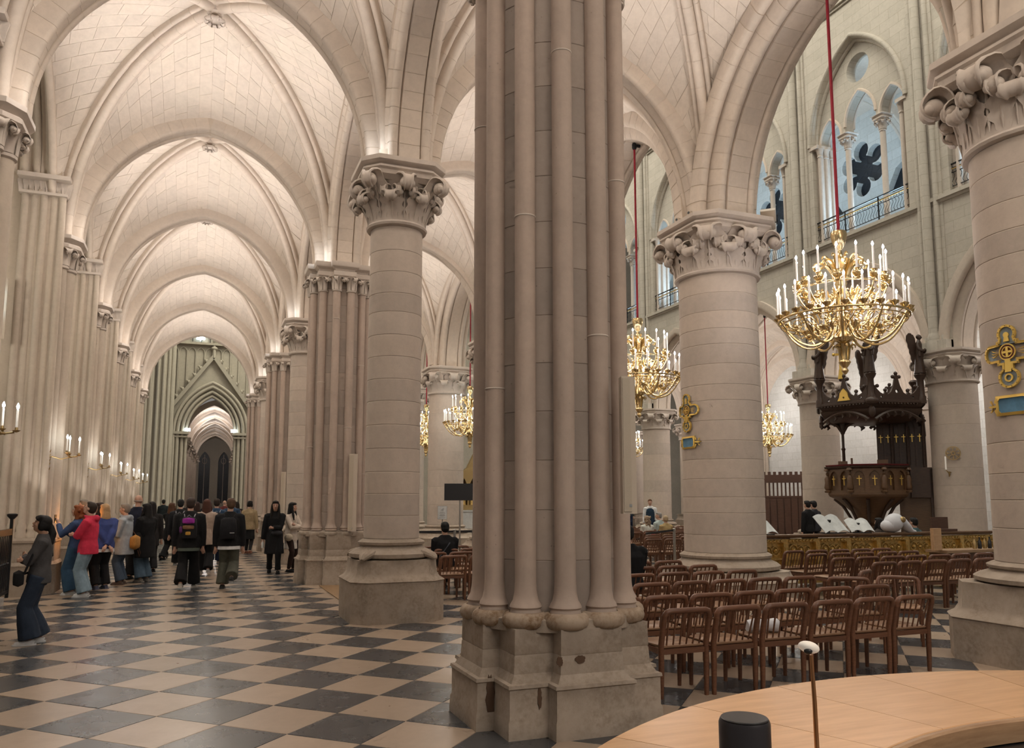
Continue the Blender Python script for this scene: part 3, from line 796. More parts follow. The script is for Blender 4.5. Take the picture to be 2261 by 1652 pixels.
# ------------------------------------------------------------------ far nave wall: gallery openings over each arch
ZG = 10.74
def bay_plate(outer, holes, x, th, k, mat, name, z=ZG, smooth=None, parent=None, kind='structure', ch=0):
    m = plate(outer, holes, th, ch); R = Matrix(((0, 0, 1, x), (1, 0, 0, Yk(k) + BAY / 2), (0, 1, 0, z), (0, 0, 0, 1)))
    o = obj(name, MB().merge(m, R), mat, parent, smooth)
    if kind: o['kind'] = kind
    return o
a = BAY / 2
def rail(k):
    y = Yk(k) + a; t = thing('gallery_railing', None, None, (XF - .34, y, ZG + .02))
    m = MB().bar((0, -2.15, .86), (0, 2.15, .86), .05, .035); obj('handrail', m, 'iron', t)
    m = MB()
    for q in (-2.1, -.72, .72, 2.1): m.bar((0, q, 0), (0, q, .86), .035); m.tube([(0, q, .72), (.10, q, .80), (.16, q, .66)], .012, 4)
    obj('posts', m, 'iron', t)
    m = MB(); m.bar((0, -2.15, .18), (0, 2.15, .18), .02); m.bar((0, -2.15, .60), (0, 2.15, .60), .02); m.bar((0, -2.15, .74), (0, 2.15, .74), .02)
    for i in range(36):
        q = -2.1 + 4.2 * i / 35
        m.tube([(0, q, .18 + .42 * j / 8) if False else (0, q + .05 * sin(j * pi / 4), .18 + .42 * j / 8) for j in range(9)], .009, 4)
    for i in range(20):
        q = -2.05 + 4.1 * i / 19; m.tube([(0, q + .06 * cos(u * pi / 4), .67 + .06 * sin(u * pi / 4)) for u in range(8)], .008, 4, closed=True)
    obj('scrollwork', m, 'iron', t)
    obj('frieze', MB().box((-.004, 0, .715), (.012, 4.2, .025)), 'gilt', t, None)
    return t
RLAB = {1: 'iron gallery railing at upper right beside the big capital', 2: 'black iron gallery railing in front of the large dark rose window', 3: 'gallery railing under the second rose, left of the chandelier rope', 4: 'gallery railing glimpsed right beside the nave column capital', 5: 'distant gallery railing behind the chandelier rope near central pier', 6: 'farthest gallery railing toward the crossing'}
flower = [(.42 * cos(i * pi / 3 + .5) + .205 * cos(i * pi / 3 + .5 + q), .42 * sin(i * pi / 3 + .5) + .205 * sin(i * pi / 3 + .5 + q)) for i in range(6) for q in [radians(-140 + 280 * j / 12) for j in range(13)]]
for k in range(1, 7):
    sp = 3.74; big = arch2d(2.02, 3.14, 12); big = [(u, z + sp - .0) for u, z in big]
    outer = [(-a, 0), (a, 0), (a, 8.3), (-a, 8.3)]
    hole = [(-2.02, .02), (2.02, .02)] + [(u, z) for u, z in reversed(big)]
    bay_plate(outer, [hole], XF, .9, k, 'wall_x', 'wall_nave')
    # hood roll round the containing arch
    pts = [Vector((XF - .46, Yk(k) + a + u, ZG + z)) for u, z in arch2d(2.12, 3.24, 14)]; pts = [p + Vector((0, 0, sp)) for p in pts]
    m = MB().tube(pts, .085, 7); m.tube([p + Vector((.22, 0, 0)) for p in [Vector((XF - .46, Yk(k) + a + u, ZG + sp + z)) for u, z in arch2d(1.98, 3.10, 14)]], .07, 6)
    obj('trim', m, 'wall_x', None, 60, kind='structure')
    # tympanum with three lights and an oculus
    def lt(cx, w, r, z0): return [(cx + u, z + z0) for u, z in arch2d(w, r, 8)]
    l1 = lt(-1.36, .50, .80, sp + .02); l2 = lt(0, .66, 1.05, sp + .02 + .22); l3 = lt(1.36, .50, .80, sp + .02)
    tym = [(-2.02, sp)] + l1 + [(-.80, sp), (-.70, sp), (-.66, sp + .24)] + l2[1:-1] + [(.66, sp + .24), (.70, sp), (.80, sp)] + l3 + [(2.02, sp)] + [(u, z) for u, z in reversed(big)][1:-1]
    bay_plate(tym, [circ(0, sp + 2.10, .50, 24)], XF + .02, .40, k, 'wall_x', 'wall_tympanum')
    for cx, w_, r_, z0 in ((-1.36, .52, .82, sp), (0, .68, 1.07, sp + .22), (1.36, .52, .82, sp)):
        mm = MB()
        for dx in (-.2, .2): mm.tube([(XF + .02 + dx, Yk(k) + a + cx + u, ZG + z0 + z) for u, z in arch2d(w_, r_, 8)], .055, 6)
        obj('trim', mm, 'rib', None, 60, kind='structure')
    for cx in (-.76, .76):
        t = thing('gallery_column', None, None, (XF, Yk(k) + a + cx, ZG), kind='structure')
        obj('shaft', MB().lathe([(.17, 0), (.17, .08), (.13, .12), (.15, .17), (.10, .24), (.095, sp - .55), (.12, sp - .53), (.12, sp - .49), (.10, sp - .48), (.12, sp - .34), (.19, sp - .2)], 14), 'carved', t, 40)
        cm = MB().stack(lambda d: octo(.24 + d, .05), [(-.06, sp - .2), (0, sp - .14), (0, sp - .09), (-.03, sp - .08), (.04, sp - .02), (.04, sp)])
        lf = leaf_mb(.27, .12, .06, th=.01, n=9, m=4)
        for i in range(8): cm.merge(lf, Matrix.Translation((.10 * cos(i * pi / 4), .10 * sin(i * pi / 4), sp - .47)) @ Matrix.Rotation(i * pi / 4, 4, 'Z'))
        obj('capital', cm, 'carved', t, 40)
    for cx in (-1.93, 1.93):
        m = MB().box((XF, Yk(k) + a + cx, ZG + sp / 2), (.5, .22, sp))
        for q in range(3):
            xx = XF - .30 + q * .28; m.lathe([(.075, ZG), (.075, ZG + sp - .45), (.10, ZG + sp - .44), (.10, ZG + sp - .40), (.08, ZG + sp - .38), (.14, ZG + sp - .12)], 10, (xx, Yk(k) + a + cx - .13 * (1 if cx > 0 else -1), 0))
        m.box((XF - .02, Yk(k) + a + cx, ZG + sp - .06), (.95, .40, .12))
        obj('trim', m, 'carved', None, 40, kind='structure')
    tag(copy_tree(rail(1) if k == 0 else rail(k)) if False else rail(k), RLAB[k], 'railing', None, 'thing')
    # string courses
    m = MB().box((XF - .52, Yk(k) + a, ZG - .06), (.14, BAY, .12)); m.box((XF - .49, Yk(k) + a, ZG - .16), (.06, BAY, .1)); m.box((XF - .52, Yk(k) + a, ZG + 8.36), (.16, BAY, .12)); m.box((XF - .49, Yk(k) + a, ZG + 8.26), (.06, BAY, .1))
    obj('trim', m, 'wall_x', None, None, kind='structure')
    # clerestory wall
    bay_plate([(-a, 0), (a, 0), (a, 6), (-a, 6)], [[(-.95, 2.2), (.95, 2.2)] + [(u, z + 4) for u, z in reversed(arch2d(.95, 1.5, 8))]], XF + .05, .8, k, 'wall_x', 'wall_clerestory', ZG + 8.42)
    # gallery: floor, back wall with rose window
    obj('wall_gallery_floor', MB().box(((XF + XF2) / 2 + .2, Yk(k) + a, ZG - .15), (XF2 - XF - .4, BAY, .24)), 'wall_x', None, None, kind='structure')
    W_ = [(-a, 0), (a, 0), (a, 7.5), (-a, 7.5)]
    rc = 5.1; ux = -.35
    rose = [[(x_ * 1.95 + ux, y_ * 1.95 + rc) for x_, y_ in flower]]
    side_h = [[(ux + s * 1.15, 3.5), (ux + s * 2.3, 3.5), (ux + s * 2.2, 4.7), (ux + s * 1.72, 4.45)] for s in (-1, 1)]
    bay_plate(W_, rose + side_h, XF2 - .2, .30, k, 'white_stone', 'wall_gallery')
    wn = thing('window_%d' % k, None, None, (XF2 - .05, Yk(k) + a, ZG + rc), kind='structure')
    g = obj('glass', MB().box((0, 0, -.25), (.03, 4.9, 3.4)), 'darkglass', wn, None)
    fr = MB(); fr.tube([(-.22, ux + 1.95 * u, 1.95 * v) for u, v in circ(0, 0, .80, 32)], .07, 6, closed=True)
    obj('frame', fr, 'carved', wn, 60); fr = MB(); fr.tube([(-.22, ux + u, v) for u, v in [(2.1 * sin(q), 2.1 * cos(q)) for q in [(-1.35 + 2.7 * j / 16) for j in range(17)]]], .09, 6)
    obj('arch_roll', fr, 'carved', wn, 60)
    ld = MB()
    for q in range(6):
        aa = q * pi / 3 + .5; ld.bar((-.02, ux + .1 * cos(aa), .1 * sin(aa)), (-.02, ux + 1.2 * cos(aa), 1.2 * sin(aa)), .012)
        ld.tube([(-.02, ux + 1.95 * u, 1.95 * v) for u, v in circ(.42 * cos(aa), .42 * sin(aa), .12, 10)], .007, 4, closed=True)
    ld.tube([(-.02, ux + u, v) for u, v in circ(0, 0, .28, 16)], .008, 4, closed=True)
    obj('lead', ld, 'lead', wn, None)
    obj('wall_gallery_vault', MB().box(((XF + XF2) / 2 + .3, Yk(k) + a, ZG + 7.6), (XF2 - XF, BAY, .2)), 'vault', None, None, kind='structure')
    pts, d = arch3d((XF + .4, Yk(k), ZG + 4), (XF2 - .2, Yk(k), ZG + 4), 2.6, 12)
    m = MB(); sweep(m, pts, d, TRANS); obj('trim', m, 'rib', None, 40, kind='structure')
obj('wall_nave_high', MB().box((XF + .2, 25, ZG + 16.5), (.7, 46, 4.5)), 'wall_x', None, None, kind='structure')
# wall shafts standing on the abaci of the far columns
for k in range(1, 8):
    t = thing('wall_shaft_group', None, None, (XF - .50, Yk(k), ZSF), kind='structure')
    for s, r_ in ((-.28, .085), (0, .14), (.28, .085)):
        obj('shaft', MB().lathe([(r_ * 1.5, 0), (r_ * 1.5, .25), (r_ * 1.25, .34), (r_ * 1.35, .42), (r_ * 1.05, .5), (r_, .56), (r_, 18)], 12, (-.02 - (r_ > .1) * .10, s, 0)), 'wall_x', t, 60)
    obj('socle', MB().box((.05, 0, .14), (.55, .95, .28)), 'wall_x', t, None)
    obj('pilaster', MB().box((.08, 0, 9), (.16, .95, 18)), 'wall_x', t, None)

# ------------------------------------------------------------------ far outer wall
for k in range(1, 7):
    bay_plate([(-a, 0), (a, 0), (a, 11), (-a, 11)], [], XW, .4, k, 'white_stone', 'wall_far', 0)
    m = MB()
    for q in range(5): m.lathe([(.13, 0), (.13, .9), (.09, 1.0), (.09, 6.0), (.16, 6.6)], 10, (XW - .3, Yk(k) - .4 + q * .2, 0))
    obj('trim', m, 'jamb', None, 60, kind='structure')

# ------------------------------------------------------------------ chapel side of the aisle (left)
JX = [-2.52, -2.66, -2.82, -2.98, -3.13]
def chapel_pier(k):
    t = thing('chapel_pillar', None, None, (0, Yk(k), 0))
    obj('core', MB().box((-3.55, 0, 5.4), (1.95, 1.0, 10.8)), 'jamb', t, None)
    # moulded jamb facing the opening: a row of shafts
    for i, x in enumerate(JX):
        r_ = .075 if i % 2 else .062; y = -.56 + (.05 if i % 2 else 0)
        for s in (1, -1):
            obj('jamb_shaft', MB().lathe([(r_ * 1.7, .98), (r_ * 1.75, 1.05), (r_ * 1.3, 1.12), (r_ * 1.45, 1.18), (r_, 1.26), (r_, 7.28)], 12, (x, y * s, 0)), 'jamb', t, 60)
    m = MB()
    for s in (1, -1):
        for i in range(4): m.box(((JX[i] + JX[i + 1]) / 2, s * .53, 4.2), (.05, .06, 6.4))
    obj('fillets', m, 'jamb', t, None)
    for s in (1, -1):
        cp = MB(); cp.box((-2.83, s * .58, 7.62), (.86, .24, .08)); cp.box((-2.83, s * .56, 7.30), (.78, .2, .05))
        lf = leaf_mb(.30, .10, .08, th=.01, n=9, m=4)
        for i in range(9): cp.merge(lf, Matrix.Translation((-3.18 + i * .088, s * .56, 7.30)) @ Matrix.Rotation(-pi / 2 * s, 4, 'Z'))
        obj('jamb_capital', cp, 'carved', t, 45)
    # respond carrying the aisle vault
    for y, r_, x in ((-.30, .085, -2.50), (0, .14, -2.46), (.30, .085, -2.50)):
        obj('respond_shaft', MB().lathe([(r_ * 1.5, .98), (r_ * 1.6, 1.05), (r_ * 1.25, 1.12), (r_ * 1.4, 1.2), (r_, 1.3), (r_, 5.98)], 14, (x, y, 0)), 'jamb', t, 60)
        c2 = MB().lathe([(r_, 5.98), (r_ + .03, 6.0), (r_ + .03, 6.04), (r_, 6.06), (r_ + .02, 6.2), (r_ + .09, 6.36)], 14, (x, y, 0))
        lf = leaf_mb(.30, .13, .07, th=.01, n=9, m=4)
        for e in (-1, 0, 1): c2.merge(lf, Matrix.Translation((x + r_ * cos(e), y + r_ * sin(e), 6.06)) @ Matrix.Rotation(e, 4, 'Z'))
        obj('respond_capital', c2, 'carved', t, 45)
    ab = MB().stack(lambda d: [(-2.85 - d, -.50 - d), (-2.38 + d, -.50 - d), (-2.20 + d, -.28), (-2.20 + d, .28), (-2.38 + d, .50 + d), (-2.85 - d, .50 + d)], [(-.06, 6.34), (-.01, 6.38), (-.01, 6.44), (-.05, 6.47), (.03, 6.54), (.03, 6.61)])
    obj('abacus', ab, 'carved', t, 30)
    pl = MB().stack(lambda d: [(-3.3, -.70 - d), (-2.56 + d, -.70 - d), (-2.46 + d, -.48 - d), (-2.34 + d, -.36), (-2.34 + d, .36), (-2.46 + d, .48 + d), (-2.56 + d, .70 + d), (-3.3, .70 + d)], [(.06, 0), (.06, .50), (.07, .52), (.03, .58), (.02, .9), (.04, .92), (.04, .96), (0, 1.0)])
    obj('plinth', pl, 'plinth', t, 30)
    return t
PL = {0: 'chapel pier beyond the left picture edge', 1: 'nearest chapel pier cut by the left edge', 2: 'chapel pier carrying the three-candle sconce nearest the ponytailed woman', 3: 'second chapel pier, behind the standing group at left', 4: 'third chapel pier along the left side', 5: 'fourth chapel pier along the left side, small', 6: 'last chapel pier on the left before the transept'}
cp0 = chapel_pier(2)
for k in range(0, 7):
    o = cp0 if k == 2 else copy_tree(cp0); o.location = (-.03, Yk(k), 0); tag(o, PL[k], 'pier', None, 'thing')
CH = [(-.42, .5), (-.42, .2)] + rollprof([(-.33, .0, .075)], 0, 0)[1:-1] + [(-.22, .1), (-.17, .06)] + rollprof([(-.10, .02, .06)], 0, 0)[1:-1] + [(-.02, .12), (.04, .1)] + rollprof([(.11, .02, .065)], 0, 0)[1:-1] + [(.2, .1)] + rollprof([(.30, .0, .075)], 0, 0)[1:-1] + [(.38, .2), (.38, .5)]
for k in range(0, 6):
    pts, d = arch3d((-3.10, Yk(k), 7.66), (-3.10, Yk(k + 1), 7.66), 2.15, 16, e0=.66)
    arch_obj(pts, d, CH, 1, 'jamb')
    # wall above the chapel arch and wall rib
    A = arch2d(BAY / 2 - .66 + .35, 2.5, 12); poly = [(-a, 0)] + A + [(a, 0), (a, 3.9), (-a, 3.9)]
    bay_plate(poly, [], -3.12, .5, k, 'jamb', 'wall_chapel_arch', 7.66)
    pts, d = arch3d((-2.74, Yk(k), ZS), (-2.74, Yk(k + 1), ZS), 3.2, 16, e0=.42)
    m = MB().tube(pts, .07, 7); obj('trim', m, 'rib', None, 60, kind='structure')
    # chapel interior
    obj('wall_chapel', MB().box((-8.2, Yk(k) + a, 6), (.3, BAY, 12)), 'white_stone', None, None, kind='structure')
    obj('ceiling', MB().box((-5.8, Yk(k) + a, 11.4), (5, BAY, .2)), 'vault', None, None, kind='structure')
for k in range(0, 7):
    obj('wall_chapel', MB().box((-6.3, Yk(k), 6), (3.7, .5, 12)), 'wall_y', None, None, kind='structure')

# ------------------------------------------------------------------ transept and choir aisle at the far end
YT = 52.0
def end_wall():
    A = [(u + .66, z) for u, z in arch2d(1.36, 2.2, 12)]
    outer = [(-9, 0), (-.70, 0)] + [(u, z + 5.8) for u, z in A] + [(2.02, 0), (37, 0), (37, 13), (-9, 13)]
    m = plate([(x, z) for x, z in outer], [], .6); R = Matrix(((1, 0, 0, 0), (0, 0, -1, YT), (0, 1, 0, 0), (0, 0, 0, 1)))
    o = obj('wall_transept', MB().merge(m, R), 'greenstone', None, None, kind='structure')
    # three orders of mouldings round the opening
    for q, (w_, h_, yy, r_) in enumerate(((1.40, 2.24, -.34, .09), (1.62, 2.50, -.42, .10), (1.88, 2.80, -.5, .11), (2.10, 3.05, -.56, .10))):
        m = MB().tube([(.66 - w_, YT + yy, 0), (.66 - w_, YT + yy, 5.75)] + [(.66 + u, YT + yy, 5.8 + z) for u, z in arch2d(w_, h_, 12)] + [(.66 + w_, YT + yy, 5.75), (.66 + w_, YT + yy, 0)], r_, 8)
        obj('trim', m, 'greenstone', None, 60, kind='structure')
    m = MB()
    for s in (-1, 1): m.box((.66 + s * 1.75, YT - .45, 5.72), (1.0, .5, .16)); m.box((.66 + s * 1.75, YT - .43, 5.5), (.9, .4, .1))
    obj('trim', m, 'greenstone', None, None, kind='structure')
    # gable with crockets and finial
    g = MB()
    for s in (-1, 1):
        p0, p1 = Vector((.66 + s * 2.55, YT - .5, 6.9)), Vector((.66, YT - .5, 10.5))
        g.bar(p0, p1, .16, .22)
        for i in range(1, 8):
            p = p0.lerp(p1, i / 8.0) + Vector((s * .10, 0, .14)); g.ball(p, (.10, .09, .12), 6, 5); g.ball(p + Vector((s * .10, 0, .08)), .07, 6, 4)
    g.tube([(.66, YT - .5, 10.4), (.66, YT - .5, 11.5)], [.12, .05], 6); g.ball((.66, YT - .5, 11.0), (.2, .12, .12), 8, 5); g.ball((.66, YT - .5, 11.45), (.12, .1, .12), 8, 5)
    tag(obj('gable', g, 'greenstone', None, 40), 'crocketed stone gable over the distant pointed arch', 'gable')
    # blind tracery: lancet panels behind the gable
    t = thing('wall_tracery', None, None, (0, YT - .34, 0), kind='structure')
    for i in range(12):
        x = -2.1 + i * .5
        zz = lambda q: max(7.0, 10.35 - abs(q - .66) / 2.55 * 3.6) if abs(q - .66) < 2.5 else 6.0
        m = MB().tube([(x - .22, 0, zz(x - .22)), (x - .22, 0, 10.7)] + [(x + u, 0, 10.7 + z) for u, z in arch2d(.22, .3, 5)] + [(x + .22, 0, 10.7), (x + .22, 0, zz(x + .22))], .045, 5)
        obj('panel', m, 'greenstone', t, 60)
    obj('trim', MB().box((.6, YT - .45, 11.25), (9, .3, .14)), 'greenstone', None, None, kind='structure')
    # balcony on top
    r = thing('balcony_railing', 'distant iron balcony railing with scrolls above the stone gable', 'railing', (0, YT - .4, 11.35))
    m = MB(); m.bar((-2.6, 0, 1.0), (3.4, 0, 1.0), .07); obj('handrail', m, 'gilt', r)
    m = MB()
    for i in range(13): m.bar((-2.6 + i * .5, 0, 0), (-2.6 + i * .5, 0, 1.0), .04)
    for i in range(12):
        for s in (.13, .37): m.tube([(-2.6 + i * .5 + s + .10 * cos(u * .9) * (1 - u / 14), 0, .45 + .2 * sin(u * .9) * (1 - u / 14)) for u in range(12)], .016, 4)
    obj('scrollwork', m, 'iron', r)
    for x, w_ in ((-1.5, .22), (1.02, .32), (2.9, .22)):
        tag(obj('gallery_floodlight', MB().box((x, YT + .1, 12.1), (w_, .12, 1.3), ch=.04), 'litglass'), {-1.5: 'left bright bluish upright lamp on the distant balcony', 1.02: 'middle bright bluish upright lamp on the distant balcony', 2.9: 'right bright bluish upright lamp on the distant balcony'}[x], 'lamp')
    for x, lb in ((-.15, 'small bluish lamp on the balcony left of the gable tip'), (2.5, 'small bluish lamp on the balcony right of the gable tip')):
        tag(obj('gallery_lamp', MB().box((x, YT - .5, 11.62), (.5, .16, .24), ch=.04).tube([(x, YT - .5, 11.4), (x, YT - .5, 11.6)], .03, 5), 'litglass'), lb, 'lamp')
    for s, lb in ((-1, 'floodlight on the left springing of the distant choir arch'), (1, 'floodlight on the right springing of the distant choir arch')):
        x = .66 + s * 1.32
        tag(obj('arch_floodlight', MB().box((x, YT - .55, 5.92), (.34, .2, .18), ch=.03).tube([(x, YT - .55, 5.78), (x, YT - .55, 5.86)], .05, 6), 'litglass'), lb, 'lamp')
    obj('wall_upper', MB().box((12, YT + 4, 17), (52, .3, 12)), 'greenstone', None, None, kind='structure')
    obj('window_20', MB().box((.2, YT + 3.8, 13.2), (1.6, .05, 2.2)), 'darkglass', None, None, kind='structure')
end_wall()
# transept side piers (fluted, greenish)
for x, y, lb in ((-3.05, 44.6, 'greenish fluted transept pier at left of the distant arch'), (-2.2, 50.6, 'greenish fluted wall pier beside the distant choir arch'), (21.2, 50.4, 'greenish fluted pier at the far nave end, beside the smallest chandelier'), (24.0, 50.6, 'greenish fluted pier at the far nave end, right one'), (11.5, 50.6, 'greenish fluted pier at the near nave end')):
    t = thing('fluted_pillar', lb, 'pier', (x, y, 0), kind='thing')
    obj('core', MB().lathe([(.8, 0), (.8, 1.0), (.62, 1.2), (.62, 16)], 24), 'greenstone', t)
    for i in range(14):
        aa = i * 2 * pi / 14; obj('shaft', MB().lathe([(.15, 0), (.15, 1.1), (.09, 1.25), (.09, 16)], 10, (.66 * cos(aa), .66 * sin(aa), 0)), 'greenstone', t, 60)
# choir aisle: side walls of shafts and receding pointed arches
CXC = .85
for i in range(7):
    y = 54.2 + i * 4.3; x0, x1 = CXC - 1.75 + i * .10, CXC + 1.75 + i * .10
    pts, d = arch3d((x0, y, 5.6), (x1, y, 5.6), 2.15, 12, e0=.2)
    m = MB(); sweep(m, pts, d, [(q * .8, o * .8) for q, o in TRANS]); obj('trim', m, 'rib', None, 40, kind='structure')
    P0 = arch3d((x0, y, 5.6), (x1, y, 5.6), 2.15, 12, grow=.1)[0]; P1 = arch3d((x0 + .1, y + 4.3, 5.6), (x1 + .1, y + 4.3, 5.6), 2.15, 12, grow=.1)[0]
    bm, st = web_cell(P0, P1, ((x0 + x1) / 2, y + 2, 4), 16, 1.4)
    tt = thing('ceiling', None, None, kind='structure'); obj('web', bm, 'mortar', tt, 60); mm = MB()
    for q, s_ in st: mm.merge(s_)
    obj('stone_courses', mm, 'vault', tt, None, kind='stuff')
    for xx in (x0 - .05, x1 + .05):
        m = MB().lathe([(.42, 0), (.42, .8), (.3, 1.0), (.27, 1.1), (.27, 4.9), (.31, 4.93), (.28, 4.98), (.33, 5.2), (.48, 5.45)], 16, (xx, y, 0)); m.stack(lambda d: octo(.46 + d, .14), [(-.04, 5.44), (0, 5.5), (.03, 5.62)], (xx, y))
        for e in range(8): m.merge(leaf_mb(.42, .2, .1, th=.012, n=9, m=4), Matrix.Translation((xx + .28 * cos(e * pi / 4), y + .28 * sin(e * pi / 4), 5.0)) @ Matrix.Rotation(e * pi / 4, 4, 'Z'))
        tag(obj('choir_column', m, 'column', None, 45), 'small distant choir aisle column, %s on the %s' % (('first', 'second', 'third', 'fourth', 'fifth', 'sixth', 'seventh')[i], 'left' if xx < CXC + i * .1 else 'right'), 'column', 'columns along the choir aisle', 'thing')
for s, x in ((-1, CXC - 4.2), (1, CXC + 4.6)): obj('wall_choir', MB().box((x, 68, 5), (.4, 32, 10)), 'wall_y', None, None, kind='structure')
obj('wall_apse', plate([(-4, 0), (6, 0), (6, 10), (-4, 10)], [[(.1, 1.4), (1.15, 1.4)] + [(u + .62, z + 5.4) for u, z in reversed(arch2d(.52, 1.1, 8))], [(1.9, 1.4), (2.9, 1.4)] + [(u + 2.4, z + 5.4) for u, z in reversed(arch2d(.5, 1.1, 8))]], .4), 'wall_y', None, None, (0, 84.2, 0), kind='structure').rotation_euler.x = pi / 2
for x, n in ((.62, 30), (2.4, 31)):
    wn = thing('window_%d' % n, None, None, (x, 84.35, 4), kind='structure'); obj('glass', MB().box((0, 0, 0), (1.2, .04, 5.6)), 'darkglass', wn, None)
    m = MB().bar((0, -.1, -2.6), (0, -.1, 2.2), .06); m.tube([(.22 * cos(q), -.1, 1.6 + .3 * sin(q)) for q in [j * pi / 5 for j in range(10)]], .03, 4, closed=True); obj('tracery', m, 'carved', wn)

# ------------------------------------------------------------------ chairs
def chair_proto(full=True):
    t = thing('wooden_chair', 'x', 'chair')
    def rod(a, b, r0, r1=None, n=7): return MB().tube([a, b], [r0, r1 or r0], n)
    w, dp, hs, ht = .222, .40, .43, .735   # seen from behind the chair faces +y; rear legs at y=0
    tilt = -.075
    def by(z): return tilt * max(0, (z - hs)) / (ht - hs)
    top = MB().tube([(-w, by(ht - .07), ht - .085), (-w, by(ht - .05), ht - .05), (-w + .018, by(ht), ht - .016), (-w + .05, by(ht), ht - .006), (0, by(ht) - .008, ht - .004), (w - .05, by(ht), ht - .006), (w - .018, by(ht), ht - .016), (w, by(ht - .05), ht - .05), (w, by(ht - .07), ht - .085)], .026, 8)
    seat = MB().stack(lambda d: [(-.20 - d, .0 - d), (.20 + d, .0 - d), (.215 + d, .20), (.205 + d, .38 + d), (.12, .42 + d), (-.12, .42 + d), (-.205 - d, .38 + d), (-.215 - d, .20)], [(-.012, hs - .022), (0, hs - .012), (0, hs), (-.01, hs + .008)])
    if not full:
        fr = MB(); fr.merge(top)
        for s in (-1, 1):
            fr.bar((s * w, 0, 0), (s * w, 0, hs), .034); fr.bar((s * w, 0, hs), (s * w, by(ht - .06), ht - .06), .034); fr.bar((s * .19, .38, 0), (s * .19, .38, hs), .032)
        for i in range(6): fr.bar(((i - 2.5) * .066, .012, hs), ((i - 2.5) * .072, by(ht), ht - .01), .014)
        fr.bar((-w, 0, hs - .04), (w, 0, hs - .04), .02, .05); fr.bar((-.19, .38, hs - .04), (.19, .38, hs - .04), .02, .05)
        obj('frame', fr, 'chair', t, 50); obj('seat', seat, 'seat', t, 40); return t
    obj('top_rail', top, 'chair', t, 60)
    obj('seat', seat, 'seat', t, 40)
    for s in (-1, 1):
        m = MB().tube([(s * w, .008, 0), (s * w, 0, hs * .6), (s * w, 0, hs), (s * w, by(ht - .08), ht - .075)], [.020, .025, .026, .025], 8); l = obj('leg', m, 'chair', t, 60)
        obj('foot', MB().lathe([(.015, 0), (.018, .004), (.018, .016)], 8, (s * w, .008, 0)), 'blackplastic', l)
        m = MB().tube([(s * .19, .385, 0), (s * .19, .375, hs - .03)], [.018, .024], 8); l = obj('leg', m, 'chair', t, 60)
        obj('side_rail', MB().bar((s * w, 0, hs - .045), (s * .19, .38, hs - .045), .022, .045), 'chair', t)
    for i in range(6): obj('spindle', rod(((i - 2.5) * .064, .014, hs), ((i - 2.5) * .072, by(ht) + .004, ht - .01), .0075, .0085, 6), 'chair', t, 60)
    obj('back_rail', MB().bar((-w, 0, hs - .045), (w, 0, hs - .045), .022, .045), 'chair', t)
    obj('front_rail', MB().bar((-.19, .38, hs - .045), (.19, .38, hs - .045), .022, .045), 'chair', t)
    return t
CH_F, CH_S = chair_proto(True), chair_proto(False)
used = {'f': False, 's': False}
ORDN = ['first', 'second', 'third', 'fourth', 'fifth', 'sixth', 'seventh', 'eighth', 'ninth', 'tenth', 'eleventh', 'twelfth', 'thirteenth', 'fourteenth']
def put_chair(x, y, label, group, full=True, rz=0.0):
    key = 'f' if full else 's'; p = CH_F if full else CH_S
    if not used[key]:
        used[key] = True; o = p; o.location = (x, y, 0); o.rotation_euler.z = rz; tag(o, label, 'chair', group); return o
    return copy_tree(p, (x, y, 0), rz, label, group)
G1 = 'wooden chairs in rows right of the central pier'
ROWS = [(5.90, 3.93, 6, 'row nearest the counter'), (6.76, 3.74, 7, 'second row from the counter'), (7.85, 3.72, 7, 'third row from the counter'), (8.85, 4.15, 6, 'fourth row from the counter'), (9.75, 4.70, 5, 'fifth row from the counter'), (10.6, 5.18, 4, 'sixth row, beside the thick nave column')]
for ri, (y, x0, n, nm) in enumerate(ROWS):
    for i in range(n):
        x = x0 + i * .52
        put_chair(x + rnd.gauss(0, .008), y + rnd.gauss(0, .012), '%s wooden chair from the central pier in the %s' % (ORDN[i], nm), G1, ri < 4, rnd.gauss(0, .02))
# turned and loose chairs near the right pillar
for x, y, rz, lb in ((7.35, 7.55, -.6, 'wooden chair turned sideways by the big right pillar'), (8.2, 8.2, .5, 'wooden chair angled behind the right pillar'), (7.9, 7.3, 2.4, 'wooden chair facing the counter beside the right pillar')):
    put_chair(x, y, lb, 'loose chairs by the right pillar', True, rz)
G2 = 'wooden chairs between the round column and the central pier'
for ri, (y, x0, n) in enumerate(((12.92, 4.05, 4), (13.8, 3.96, 5), (14.7, 3.94, 5), (15.6, 3.95, 5))):
    for i in range(n):
        put_chair(x0 + i * .52, y + rnd.gauss(0, .012), '%s chair from the left in the %s row behind the round column' % (ORDN[i], ORDN[ri]), G2, True, rnd.gauss(0, .02))
G3 = 'wooden chairs in the nave in front of the gilded rail'
for ri, (y, x0, n) in enumerate(((9.2, 9.6, 7), (10.1, 9.7, 7), (11.0, 10.0, 5), (11.8, 10.2, 5))):
    for i in range(n):
        put_chair(x0 + i * .53, y + rnd.gauss(0, .015), '%s chair from the left in the %s nave row before the gilded rail' % (ORDN[i], ORDN[ri]), G3, True, rnd.gauss(0, .05))
G4 = 'wooden chairs in the nave beyond the belt barrier'
for ri, (y, x0, n) in enumerate(((16.6, 10.2, 4), (17.6, 10.8, 4), (18.6, 11.4, 4), (20.2, 11.8, 5), (21.2, 12.4, 5), (22.2, 13.0, 5), (23.4, 13.6, 5), (24.6, 14.2, 5))):
    for i in range(n):
        put_chair(x0 + i * .53, y + rnd.gauss(0, .015), '%s chair from the left in the %s nave row beyond the belt barrier' % (ORDN[i], ORDN[ri]), G4, False, rnd.gauss(0, .03))

